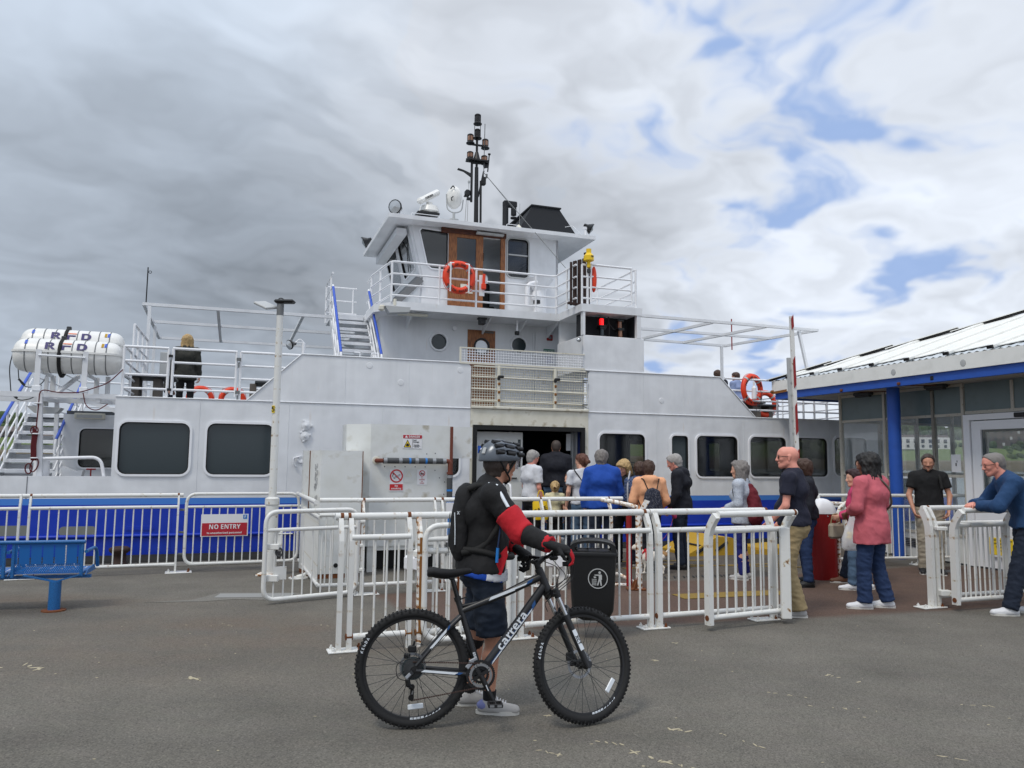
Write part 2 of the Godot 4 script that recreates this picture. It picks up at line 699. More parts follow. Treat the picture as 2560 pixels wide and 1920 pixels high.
	mat("lens_amber",rgb(150,110,86),0.2)
	mat("red_lens",rgb(255,60,60),0.3)
	M.red_lens.emission_enabled=true
	M.red_lens.emission=Color(1,0.06,0.08)
	M.red_lens.emission_energy_multiplier=1.6
	tri_tex(mat("raft_white",rgb(232,231,227),0.35),mottled,1.2)
	mat("dark_rope",rgb(88,22,30),0.9)
	mat("strap",rgb(18,18,18),0.8)
	mat("lagging",rgb(70,72,74),0.7)
	mat("tape_silver",rgb(150,153,156),0.4,0.4)
	mat("pipe_rust",rgb(108,56,42),0.8)
	tri_tex(mat("panel_green",rgb(104,120,122),0.35),mottled,0.8)
	tri_tex(mat("frame_worn",rgb(196,192,182),0.6),specks,1.6)
	mat("soffit",rgb(176,172,164),0.8)
	tri_tex(mat("roof_white",rgb(236,236,232),0.5),mottled,0.6)
	mat("roof_sheet",rgb(190,196,200),0.3,0.1)
	mat("bin_black",rgb(17,18,20),0.42)
	mat("bin_mark",rgb(176,178,178),0.5)
	mat("skin_light",rgb(222,168,142),0.55)
	mat("skin_pink",rgb(222,150,132),0.5)
	mat("skin_tan",rgb(200,144,118),0.55)
	mat("skin_brown",rgb(122,78,58),0.55)
	for s in ["skin_light","skin_pink","skin_tan","skin_brown"]:
		tri_tex(M[s],mottled,4.0)
	mat("eye_dark",rgb(30,24,22),0.2)
	mat("lip",rgb(168,96,88),0.5)
	var cl := {
		"cloth_black": rgb(17,17,20),"cloth_navy": rgb(24,27,48),"cloth_midnight": rgb(18,21,34),"cloth_red": rgb(200,24,40),"cloth_white": rgb(222,224,230),"cloth_royal": rgb(22,78,176),
		"cloth_orange": rgb(250,184,140),"cloth_khaki": rgb(166,146,108),"cloth_pink": rgb(210,104,116),"cloth_magenta": rgb(218,70,118),"denim": rgb(28,52,92),"denim_pale": rgb(84,110,138),
		"denim_dark": rgb(24,36,56),"cloth_blue": rgb(28,68,112),"cloth_shorts": rgb(20,34,52),"cloth_green": rgb(66,66,58),"cloth_teal": rgb(10,104,98),"cloth_grey": rgb(150,152,158),"cloth_maroon": rgb(110,20,36),
		"cloth_beige": rgb(176,166,148),"cloth_cream": rgb(226,218,180),"cloth_blue_band": rgb(10,72,178),"cloth_indigo": rgb(26,34,116),"cloth_sky": rgb(150,166,206),
	}
	for k in cl:
		var m:=mat(k,cl[k],0.85)
		tri_tex(m,soft,6.0,weave,0.35)
	var camo:=ntex(nz(31,0.03,4),[[0.0,rgb(150,160,176)],[0.45,rgb(196,202,210)],[0.55,rgb(128,138,158)],[0.7,rgb(206,210,216)],[1.0,rgb(110,120,140)]],256)
	tri_tex(mat("cloth_marbled",w,0.85),camo,3.0)
	var dark_camo:=ntex(nz(33,0.02,3),[[0.0,rgb(34,36,34)],[0.5,rgb(58,58,52)],[1.0,rgb(44,40,36)]],256)
	tri_tex(mat("cloth_camo",w,0.9),dark_camo,3.0)
	var dots:=ntex(nz(35,0.09,1,FastNoiseLite.TYPE_CELLULAR),[[0.0,rgb(26,30,48)],[0.72,rgb(26,30,48)],[0.76,rgb(226,228,230)],[1.0,rgb(236,236,236)]],256)
	tri_tex(mat("cloth_print",w,0.85),dots,7.0)
	var plaid:=Image.create(64,64,false,Image.FORMAT_RGB8)
	for y in 64:
		for x in 64:
			var a:=1 if (x % 16)<5 else 0
			var b:=1 if (y % 16)<5 else 0
			plaid.set_pixel(x,y,[rgb(70,90,130),rgb(36,46,78),rgb(150,166,190)][a+b])
	tri_tex(mat("cloth_plaid",w,0.85),ImageTexture.create_from_image(plaid),5.0)
	for k in {"hair_black": 1,"hair_brown": 1,"hair_auburn": 1,"hair_grey": 1,"hair_white": 1,"hair_blonde": 1,"hair_plum": 1,"hair_stubble": 1}:
		var c: Color = {"hair_black": rgb(20,16,16),"hair_brown": rgb(76,50,36),"hair_auburn": rgb(104,62,44),"hair_grey": rgb(136,130,126),"hair_white": rgb(176,172,168),"hair_blonde": rgb(206,172,118),"hair_plum": rgb(52,18,24),"hair_stubble": rgb(74,62,56)}[k]
		tri_tex(mat(k,c,0.6),grain,0,weave,0.8,false,Vector3(16,3,16))
	mat("shoe_white",rgb(214,215,218),0.5)
	mat("shoe_grey",rgb(170,168,166),0.6)
	mat("shoe_lilac",rgb(120,126,176),0.6)
	mat("shoe_black",rgb(22,22,24),0.6)
	mat("shoe_brown",rgb(104,66,44),0.6)
	mat("sole_white",rgb(206,204,198),0.6)
	mat("frame_black",rgb(30,31,34),0.38)
	tri_tex(M.frame_black,null,1.0)
	mat("silver_decal",rgb(214,220,226),0.35)
	mat("blue_decal",rgb(28,74,128),0.4)
	mat("helmet_grey",rgb(92,98,106),0.28,0.25)
	mat("plastic_bag",Color(0.93,0.93,0.94,0.55),0.3)
	M.plastic_bag.transparency=BaseMaterial3D.TRANSPARENCY_ALPHA
	mat("dog_white",rgb(224,216,204),0.9)
	mat("dog_tan",rgb(160,124,84),0.9)
	mat("far_trees",rgb(58,72,46),0.95)
	mat("far_grass",rgb(88,104,58),0.95)
	mat("far_bank",rgb(96,88,70),0.95)
	mat("far_white",rgb(206,206,204),0.7)
	mat("far_roof",rgb(94,84,80),0.8)
	mat("far_brick",rgb(92,84,82),0.8)
	mat("far_window",rgb(46,52,58),0.3)
	var chop:=ntex(nz(41,0.02,4),[],512,true,10.0)
	tri_tex(mat("water",rgb(72,86,92),0.12),null,0,chop,1.0,true,Vector3(0.12,0.12,0.12))
	# crushed stone: tileable random grains of two sizes
	var rg:=RandomNumberGenerator.new()
	rg.seed=43
	var N:=512
	var hm:=PackedFloat32Array()
	hm.resize(N*N)
	for i in N*N:
		hm[i]=rg.randf()
	var fine:=Image.create(N,N,false,Image.FORMAT_RGB8)
	var bump:=Image.create(N,N,false,Image.FORMAT_RGB8)
	for y in N:
		for x in N:
			var h:=hm[y*N+x]*0.4+(hm[y*N+(x+1) % N]+hm[((y+1) % N)*N+x])*0.2+hm[(y/3)*N+x/3+7]*0.2
			var b:=hm[((y/2)*7 % N)*N+(x/2)]
			var v:=clampf(0.60+0.42*h+(0.12 if b>0.94 else 0.0)-(0.14 if b<0.07 else 0.0),0.0,1.0)
			fine.set_pixel(x,y,Color(v,v,v*0.985))
			bump.set_pixel(x,y,Color(h,h,h))
	bump.bump_map_to_normal_map(3.0)
	var tar:=ImageTexture.create_from_image(fine)
	var tar_n:=ImageTexture.create_from_image(bump)
	tri_tex(mat("asphalt",w,0.95),tar,0.55,tar_n,0.6,true)
	M.asphalt.vertex_color_use_as_albedo=true
	tri_tex(mat("patch_grey",rgb(140,136,130),0.95),tar,0.9,tar_n,0.5,true)
	tri_tex(mat("tactile",rgb(96,84,72),0.95),tar,0.9,tar_n,0.5,true)
	mat("gum",rgb(168,158,134),0.95)
# ship frame: s runs along the quay, w away over the river, y up
const SHIP_TURN:=0.332430
const SHIP_AT:=Vector3(0,0,-14)
func sw(s: float,y: float,w: float)->Vector3:
	return SHIP_AT+Basis(Vector3.UP,SHIP_TURN)*Vector3(s,y,-w)
func smooth(a: float,b: float,x: float)->float:
	return smoothstep(a,b,x)
func sky_panorama()->Image:
	var W:=3072
	var H:=1536
	var im:=Image.create(W,H,false,Image.FORMAT_RGBF)
	var big:=nz(101,0.55,4)
	var mid:=nz(102,1.5,5)
	var wisp:=nz(103,3.4,5)
	var gap:=nz(106,1.3,4)
	var up0:=Color(0.66,0.71,0.78)
	im.fill(Color(0.20,0.21,0.22))
	var x:=0
	while x<W:
		var az:=(float(x)+0.5)/W*360.0
		if az>180.0:
			az-=360.0
		var st:=1 if absf(az)<46.0 else 4
		var y:=0
		while y<H/2+4:
			var el:=90.0-(y+0.5)/H*180.0
			var e:=maxf(el,0.0)
			var er:=deg_to_rad(e)
			var ar:=deg_to_rad(az+0.5*(st-1)*360.0/W)
			# a flat sheet of cloud seen in perspective
			var k:=1.0/(sin(er)+0.16)
			var p:=Vector3(sin(ar)*cos(er)*k,0.0,-cos(ar)*cos(er)*k)
			var q:=p+Vector3(wisp.get_noise_3dv(p*0.35),0,wisp.get_noise_3dv(p*0.35+Vector3(9,0,4)))*0.35
			var b:=big.get_noise_3dv(q*0.9)
			var m:=mid.get_noise_3dv(q)
			var wv:=wisp.get_noise_3dv(Vector3(q.x+q.z*0.55,0.0,q.z*0.6-q.x*0.3))
			# thick grey deck over the left half, thin broken sheet over the right
			var thick:=smooth(14.0,-26.0,az+b*22.0)
			var belt:=exp(-pow((e-13.0-b*5.0)/9.5,2.0))*exp(-pow((az+15.0)/19.0,2.0))
			var lum:=0.66+0.15*m+0.10*wv+0.10*b+0.06*smooth(0.0,34.0,e)
			lum+=0.20*smooth(-4.0,24.0,az)*(1.0-0.6*thick)+0.12*wv*(1.0-thick)
			lum-=0.17*thick*(0.65+0.7*b)*smooth(34.0,20.0,e)+0.30*belt*(0.85+0.5*m)
			lum-=0.10*smooth(9.0,2.0,e)*(0.4+m)*thick
			lum*=1.0+0.9*smooth(28.0,90.0,e)
			var c:=Color(lum*0.92,lum*0.985,lum*1.09)
			if thick>0.3:
				c=c.lerp(Color(lum*0.85,lum*0.985,lum*1.17),clampf(thick,0,1)*0.8)
			var g:=gap.get_noise_3dv(q+Vector3(3.1,0,0.7))+0.75*wv+0.35*m
			var open:=smooth(0.02,0.62,g)*(1.0-smooth(0.12,0.5,thick+0.3*smooth(6.0,-4.0,az)))*smooth(1.0,7.0,e)*0.85
			var bl:=Color(0.25,0.41,0.76)
			c=c.lerp(bl,clampf(open,0.0,0.9))
			var edge:=smooth(0.0,0.25,g)*(1.0-open)*(1.0-thick)
			c=c.lerp(Color(0.80,0.83,0.88),edge*0.22)
			c=c.lerp(up0,0.55*smooth(7.0,0.0,e))
			if st==1:
				im.set_pixel(x,y,c)
			else:
				im.fill_rect(Rect2i(x,y,st,st),c)
			y+=st
		x+=st
	return im
func camera_and_light()->void:
	var cam:=Camera3D.new()
	cam.name="camera"
	cam.fov=53.05
	cam.near=0.05
	cam.far=6000.0
	add_child(cam)
	cam.transform=Transform3D(Basis(Vector3.RIGHT,0.10054)*Basis(Vector3.BACK,0.0107),Vector3(0,1.58,0))
	cam.make_current()
	var env:=Environment.new()
	env.background_mode=Environment.BG_SKY
	var sky:=Sky.new()
	var pan:=PanoramaSkyMaterial.new()
	pan.panorama=ImageTexture.create_from_image(sky_panorama())
	sky.sky_material=pan
	env.sky=sky
	env.background_energy_multiplier=1.0
	env.tonemap_mode=Environment.TONE_MAPPER_LINEAR
	env.tonemap_exposure=1.0
	env.sdfgi_enabled=true
	env.ssao_enabled=true
	env.ssil_enabled=true
	var we:=WorldEnvironment.new()
	we.name="world_environment"
	we.environment=env
	add_child(we)
	var sun:=DirectionalLight3D.new()
	sun.name="sun"
	sun.light_energy=0.5
	sun.light_color=Color(1.0,0.97,0.92)
	sun.light_angular_distance=14.0
	sun.shadow_enabled=true
	add_child(sun)
	sun.look_at_from_position(Vector3(-3.6,9.0,4.8),Vector3.ZERO)
func inside(p: Vector2,poly: PackedVector2Array)->float:
	var dmin:=1e9
	for i in poly.size():
		var c:=Geometry2D.get_closest_point_to_segment(p,poly[i],poly[(i+1) % poly.size()])
		dmin=minf(dmin,c.distance_to(p))
	return dmin if Geometry2D.is_point_in_polygon(p,poly) else -dmin
func ground()->void:
	var sl: Array[float]=[-70.0,-40.0,-25.0,-16.0,-12.0]
	for i in 193:
		sl.append(-10.0+i*0.1)
	sl.append_array([10.0,11.5])
	var wl: Array[float]=[-0.25]
	for i in 134:
		wl.append(-0.35-i*0.1)
	wl.append_array([-16.0,-22.0,-35.0,-70.0])
	var red:=p2([-1.6,-9.3,-1.0,-7.95,0.33,-7.47,1.83,-7.83,4.25,-8.49,8.0,-9.55,9.5,-12.6,6.4,-12.4,2.7,-10.75,0.4,-10.4])
	var apron:=p2([0.4,-10.4,2.7,-10.75,6.4,-12.4,6.2,-16.2,0.0,-14.2])
	var stain:=nz(201,0.5,4)
	var spot:=nz(202,1.6,4)
	var streak:=nz(203,0.8,3)
	var base:=Color(0.205,0.188,0.163)
	var brown:=Color(0.165,0.105,0.068)
	var g:=G.new()
	g.use_col=true
	var nw:=wl.size()
	for i in sl.size():
		for j in nw:
			var P:=sw(sl[i],0.0,wl[j])
			var p:=Vector2(P.x,P.z)
			var a:=stain.get_noise_2d(P.x,P.z)
			var b:=spot.get_noise_2d(P.x,P.z)
			var k:=streak.get_noise_2d(P.x*0.35+P.z*0.2,P.z*1.6)
			var c:=base*(1.0+0.16*a+0.16*b+0.12*k)
			var rust:=0.55*exp(-pow((P.x+5.1)/1.5,2)-pow((P.z+8.2-0.1*P.x)/0.35,2))+0.42*exp(-pow((P.x+2.6)/1.3,2)-pow((P.z+7.6)/0.55,2))+0.3*exp(-pow((P.x+2.9)/2.2,2)-pow((P.z+6.4)/0.9,2))+0.3*exp(-pow((P.x+0.4)/1.6,2)-pow((P.z+7.2)/0.5,2))
			c=c.lerp(brown,clampf(rust*(0.75+0.7*b+0.5*k),0.0,0.75))
			var bench_shade:=exp(-pow((P.x+5.6)/1.3,2)-pow((P.z+8.0)/0.28,2))*0.55  # soft shadow below the bench, painted into the ground colour
			c=c.lerp(Color(0.05,0.038,0.032),clampf(bench_shade,0,0.6))
			var r:=smooth(-0.06,0.10,inside(p,red)+0.05*b) if absf(sl[i])<12.0 and wl[j]>-13.0 else 0.0
			if r>0.0:
				c=c.lerp(Color(0.160,0.098,0.074)*(1.0+0.14*a+0.12*b),r)
			var q:=smooth(-0.05,0.1,inside(p,apron)) if absf(sl[i])<12.0 and wl[j]>-6.0 else 0.0
			if q>0.0:
				c=c.lerp(Color(0.15,0.125,0.102)*(1.0+0.2*a+0.15*b),q)
			g.col=Color(c.r,c.g,c.b)
			g.vert(P,Vector3.UP)
	for i in sl.size()-1:
		for j in nw-1:
			var p:=i*nw+j
			g.idx.append_array(PackedInt32Array([p,p+nw+1,p+1,p,p+nw,p+nw+1]))
	g.col=Color(0.06,0.06,0.06)
	g.quad(sw(-70,0,-0.25),sw(11.5,0,-0.25),sw(11.5,-1.6,-0.25),sw(-70,-1.6,-0.25),sw(0,0,1)-sw(0,0,0))
	g.quad(sw(11.5,0,-0.25),sw(11.5,0,-70),sw(11.5,-1.6,-70),sw(11.5,-1.6,-0.25),sw(1,0,0)-sw(0,0,0))
	struct("ground",g,M.asphalt)
	# steel coping along the quay edge
	var e:=G.new()
	for i in 20:
		e.box(Transform3D(Basis(Vector3.UP,SHIP_TURN),sw(-9.5+i*1.0,0.004,-0.55)),Vector3(0.97,0.012,0.5))
	struct("quay_coping",e,M.patch_grey)
	# drain cover and concrete repair by the lamp post
	var d:=G.new()
	d.prism(p2([-4.0,8.62,-3.55,8.82,-3.42,9.3,-2.5,9.35,-2.35,8.95,-2.62,8.98,-2.75,8.85,-3.1,8.88,-3.4,8.72,-3.7,8.68]),Transform3D(Basis(Vector3.RIGHT,-PI/2),Vector3.ZERO),0.001,0.004)
	struct("concrete_patch",d,M.patch_grey)
	var f:=G.new()
	f.box(T(-2.95,0.006,-9.12,0.1),V(0.85,0.006,0.26))
	struct("drain_cover",f,mat("cover",rgb(138,138,136),0.85))
	# scuffs and old gum
	var r:=RandomNumberGenerator.new()
	r.seed=77
	var u:=G.new()
	for spot2 in [[0.55,-4.55,0.10,0.02],[0.75,-4.35,0.16,0.03],[0.95,-4.2,0.2,0.018],[1.05,-4.75,0.12,0.03],[1.3,-4.65,0.2,0.02],[1.75,-4.1,0.14,0.02],[2.2,-4.0,0.2,0.03],[2.45,-4.35,0.1,0.02],[1.9,-5.5,0.2,0.02],[2.5,-5.9,0.16,0.025],[2.2,-5.2,0.24,0.02],[3.1,-5.3,0.1,0.02],[-3.6,-6.0,0.13,0.04],[-3.9,-6.0,0.09,0.04],[-2.3,-5.75,0.06,0.04],[-1.75,-7.55,0.1,0.012],[-2.7,-7.55,0.1,0.015],[2.6,-3.75,0.12,0.05],[0.2,-4.4,0.09,0.02],[1.45,-7.0,0.05,0.02],[1.2,-6.35,0.06,0.02],[-1.9,-3.55,0.05,0.02],[-2.4,-3.3,0.05,0.03],[0.25,-5.0,0.05,0.02]]:
		var dir:=0.55+r.randf_range(-0.4,0.4)
		for k in 5:
			var t:=r.randf_range(-1.0,1.0)
			var cx: float=spot2[0]+t*spot2[2]*cos(dir)
			var cz: float=spot2[1]+t*spot2[2]*sin(dir)
			u.ell(T(cx,0.001,cz,r.randf()*3.0),V(spot2[3]*r.randf_range(0.5,1.6),0.0016,spot2[3]*r.randf_range(0.15,0.4)),8,4)
	for k in 90:
		u.ell(T(r.randf_range(-4.5,4.5),0.001,r.randf_range(-8.0,-3.0)),V(r.randf_range(0.004,0.014),0.002,r.randf_range(0.003,0.008)),6,4)
	struct("scuff_marks",u,M.gum,"stuff")
func blob(seed_: int,seg:=9,rings:=6)->G:
	var f:=nz(seed_,1.6,3)
	var rr: Array=[]
	for i in rings+1:
		var a:=PI*(i+0.02)/(rings+0.04)-PI/2
		var row:=PackedVector3Array()
		for k in seg:
			var t:=TAU*k/seg
			var d:=V(cos(a)*cos(t),sin(a),cos(a)*sin(t))
			row.append(d*(1.0+0.45*f.get_noise_3dv(d)))
		rr.append(row)
	return G.new().loft(rr)
func far_side()->void:
	var wg:=G.new()
	wg.quad(V(-5000,-0.85,400),V(5000,-0.85,400),V(5000,-0.85,-5500),V(-5000,-0.85,-5500),Vector3.UP)
	struct("water",wg,M.water)
	# the hillside over the river
	var f:=nz(301,0.006,4)
	var rows: Array=[]
	var prof:=[[-418.0,-1.5],[-419.0,4.0],[-440.0,5.0],[-452.0,11.5],[-470.0,13.0],[-500.0,18.0],[-560.0,23.0],[-700.0,26.0]]
	for e in prof:
		var row:=PackedVector3Array()
		for i in 121:
			var x:=-900.0+i*16.0
			var hh: float=e[1]
			if hh>4.0:
				hh+=(hh-3.0)*(0.45*f.get_noise_2d(x,e[0])+0.18*sin(x*0.02))
			row.append(V(x,hh,e[0]+6.0*f.get_noise_2d(x*2.0,5.0)))
		rows.append(row)
	var a:=G.new()
	a.loft(rows.slice(0,3),false,true)
	struct("far_quay",a,M.far_bank)
	var b:=G.new()
	b.loft(rows.slice(2),false,true)
	struct("hillside",b,M.far_grass)
	var mm:=MultiMesh.new()
	mm.transform_format=MultiMesh.TRANSFORM_3D
	mm.use_colors=true
	mm.mesh=blob(5).mesh()
	var r:=RandomNumberGenerator.new()
	r.seed=8
	mm.instance_count=2600
	for i in mm.instance_count:
		var back:=r.randf()<0.62
		var x:=r.randf_range(-700.0,700.0)
		var z:=r.randf_range(-560.0,-505.0) if back else r.randf_range(-500.0,-440.0)
		if not back and absf(x-232.0)<36.0:
			x+=90.0
		var y:=(18.0+5.0*smooth(-500.0,-560.0,z))*(1.0+0.45*f.get_noise_2d(x,z)) if back else 5.0+9.0*smooth(-438.0,-470.0,z)
		var s:=r.randf_range(2.2,5.0)*(1.0 if back else 0.6)
		mm.set_instance_transform(i,Transform3D(Basis(Vector3.UP,r.randf()*6.0)*Basis.from_scale(V(s,s*r.randf_range(0.8,1.3),s)),V(x,y+s*0.4,z)))
		var t:=r.randf_range(0.7,1.3)
		mm.set_instance_color(i,Color(t,t*r.randf_range(0.95,1.1),t*0.9))
	var o:=MultiMeshInstance3D.new()
	o.name="far_woods"
	o.multimesh=mm
	M.far_trees.vertex_color_use_as_albedo=true
	o.material_override=M.far_trees
	o.set_meta("kind","stuff")
	add_child(o)
	# white terrace of houses on the far bank
	var t:=thing("apartment_terrace","white terrace of flats on the far river bank seen through the shelter glass","building",V(200,11.5,-462))
	var g:=G.new()
	g.bx(31,3.6,-4,64,7.2,8)
	part("wall",g,M.far_white,t)
	for k in 9:
		var rf:=G.new()
		rf.prism(p2([k*7.1-0.7,7.0,k*7.1+6.2,7.0,k*7.1+5.2,8.7,k*7.1+0.4,8.7]),T(0,0,-8),0.4,7.4)
		part("roof",rf,M.far_roof,t)
	for k in 14:
		for lv in 2:
			var wn:=G.new()
			wn.bx(1.6+k*4.5,1.9+lv*3.0,0.05,2.0 if lv==1 else 1.6,2.2 if lv==1 else 1.7,0.2)
			part("window",wn,M.far_window,t)
	var t2:=thing("tower_block","dark brick tower block on the far bank behind the shelter door","building",V(292,8,-470),-0.25)
	g=G.new()
	g.bx(20,13,-8,40,26,16)
	g.bx(50,11,-8,18,22,14)
	part("wall",g,M.far_brick,t2)
	for k in 9:
		for lv in 6:
			var wn:=G.new()
			wn.bx(3.0+k*4.2,3.5+lv*3.7,0.05,1.3,1.9,0.2)
			part("window",wn,M.light_grey if (k*7+lv*3) % 5==0 else M.far_window,t2)
	var hs:=[[-296.0,13.0,15.0,7.0,"brown shed roofed house on the far bank beyond the stairs"],[-316.0,9.0,22.0,8.0,"long low warehouse on the far bank at the left edge"],[-272.0,10.0,12.0,6.0,"small house below the trees on the far bank"],[150.0,8.0,30.0,6.5,"long pale house left of the white terrace"],[78.0,8.0,26.0,7.0,"grey house on the far bank behind the ferry windows"]]
	for e in hs:
		var hb:=thing("far_house",e[4],"house",V(e[0],e[1]-4.0,-452))
		g=G.new()
		g.bx(0,e[3]*0.5,-4,e[2],e[3],9)
		part("wall",g,M.far_brick,hb)
		g=G.new()
		g.prism(p2([-5.4,e[3],5.4,e[3],0,e[3]+3.2]),Transform3D(Basis(Vector3.UP,PI/2),V(-e[2]/2-0.4,0,-4)),0.0,e[2]+0.8)
		part("roof",g,M.far_roof,hb)
		for k in int(e[2]/4.0):
			g=G.new()
			g.bx(-e[2]/2+2.2+k*4.0,e[3]*0.55,0.55,1.4,1.8,0.15)
			part("window",g,M.far_window,hb)
# local ship frame: (s, y, w) -> node space
func L(s: float,y: float,w: float)->Vector3:
	return Vector3(s,y,-w)
func side(w: float)->Transform3D:
	return Transform3D(Basis(),Vector3(0,0,-w))
func across(s: float)->Transform3D:
	return Transform3D(Basis(Vector3(0,0,-1),Vector3.UP,Vector3.RIGHT),Vector3(s,0,0))
func plan(y: float)->Transform3D:
	return Transform3D(Basis(Vector3.RIGHT,Vector3(0,0,-1),Vector3.UP),Vector3(0,y,0))
func window_set(parent: Node,hole: PackedVector2Array,x: Transform3D,paneat: float,pm: Material,fr:=0.035,fm: Material=null)->void:
	var big:=Geometry2D.offset_polygon(hole,fr,Geometry2D.JOIN_ROUND)
	var g:=G.new()
	g.prism(big[0],x,-0.01,0.022,[hole])
	var f:=part("window_frame",g,fm if fm else M.white,parent)
	g=G.new()
	g.prism(hole,x,-0.03,0.012,[Geometry2D.offset_polygon(hole,-0.014)[0]])
	part("window_seal",g,M.rubber,f)
	var g2:=G.new()
	g2.prism(hole,x,paneat,paneat+0.008)
	part("pane",g2,pm,f)
# horizontal tubes along a path at several heights with posts
func railing(parent: Node,path: Array,heights: Array,posts: Array,y0: float,m: Material,r:=0.019,called:="railing",tops:=0.022)->Node3D:
	var g:=G.new()
	for i in heights.size():
		var pp: Array=[]
		for p in path:
			pp.append(L(p.x,heights[i],p.y))
		g.tube(bend(pp,0.09),tops if i==0 else r,8)
	var o:=part(called,g,m,parent)
	for p in posts:
		var q:=G.new()
		q.rod(L(p.x,y0,p.y),L(p.x,heights[0],p.y),0.022,8)
		part("post",q,m,o)
	return o
func stairs(parent: Node,s0: float,s1: float,w0: float,y0: float,n: int,rise: float,run: float)->void:
	for k in n:
		var g:=G.new()
		var y:=y0+rise*(k+1)
		var w:=w0+run*k
		g.bx((s0+s1)/2,y-0.02,-w-0.11,s1-s0,0.035,0.23,0.006)
		g.bx((s0+s1)/2,y-0.035,-w,s1-s0,0.05,0.02)
		g.bx((s0+s1)/2,y-0.13,-w-0.225,s1-s0,0.10,0.012)
		part("step",g,M.ship_white,parent)
	for s in [s0,s1]:
		var g:=G.new()
		g.prism(p2([w0-0.16,y0+rise-0.16,w0+0.06,y0-0.02,w0+run*n+0.16,y0+rise*n-0.16,w0+run*n+0.16,y0+rise*n+0.02,w0+run*n-0.1,y0+rise*n+0.02]),across(s),-0.012,0.012)
		part("stringer",g,M.ship_white,parent)
func stair_rail(parent: Node,s: float,w0: float,y0: float,w1: float,y1: float,drops: Array,posts: int,cap:=true)->void:
	var g:=G.new()
	g.tube(pv([L(s,y0+0.06,w0+0.03),L(s,y1-0.05,w1-0.04)]),0.026,8)
	part("handrail",g,M.rail_blue,parent)
	g=G.new()
	g.tube(bend([L(s,y0-0.18,w0-0.02),L(s,y0,w0),L(s,y0+0.06,w0+0.03)],0.04),0.022,8)
	g.tube(bend([L(s,y1-0.05,w1-0.04),L(s,y1,w1),L(s,y1,w1+0.2)],0.05),0.022,8)
	for d in drops:
		g.rod(L(s,y0-d,w0),L(s,y1-d,w1),0.016,6)
	for k in posts:
		var t:=(k+0.5)/posts
		g.rod(L(s,lerpf(y0,y1,t)-0.92,lerpf(w0,w1,t)),L(s,lerpf(y0,y1,t),lerpf(w0,w1,t)),0.02,6)
	part("stair_rail",g,M.white,parent)
func floodlamp(parent: Node,at: Vector3,dir: Vector3,r: float,called:="floodlight")->void:
	var b:=Basis.looking_at(-dir.normalized(),Vector3.UP)*Basis(Vector3.RIGHT,PI/2)
	var g:=G.new()
	g.lathe(Transform3D(b,at),[Vector2(0.0,-r*1.5),Vector2(r*0.35,-r*1.45),Vector2(r*0.45,-r*0.9),Vector2(r*0.98,-0.1*r),Vector2(r,0.12*r),Vector2(r*0.88,0.14*r),Vector2(r*0.86,0.0)],18)
	var o:=part(called,g,M.gloss_black,parent)
	g=G.new()
	g.lathe(Transform3D(b,at),[Vector2(r*0.87,0.02),Vector2(0.0,0.05)],18,true)
	part("lens",g,M.lamp_glass,o)
func lantern(parent: Node,at: Vector3,r: float,h: float,glass: Material)->void:
	var g:=G.new()
	var x:=Transform3D(Basis(),at)
	g.lathe(x,[Vector2(0,0),Vector2(r*1.45,0.0),Vector2(r*1.5,h*0.06),Vector2(r*1.0,h*0.2),Vector2(r,h*0.28)],10)
	g.lathe(x,[Vector2(r,h*0.78),Vector2(r*1.12,h*0.8),Vector2(r*1.12,h*0.86),Vector2(r*0.8,h*0.94),Vector2(0,h)],10)
	for k in 4:
		var a:=TAU*k/4+0.4
		g.rod(at+V(cos(a)*r,h*0.25,sin(a)*r),at+V(cos(a)*r,h*0.8,sin(a)*r),r*0.1,5)
	var o:=part("navigation_lamp",g,M.black,parent)
	g=G.new()
	g.lathe(x,[Vector2(r*0.9,h*0.26),Vector2(r*0.95,h*0.5),Vector2(r*0.9,h*0.79)],12,true)
	part("lens",g,glass,o)
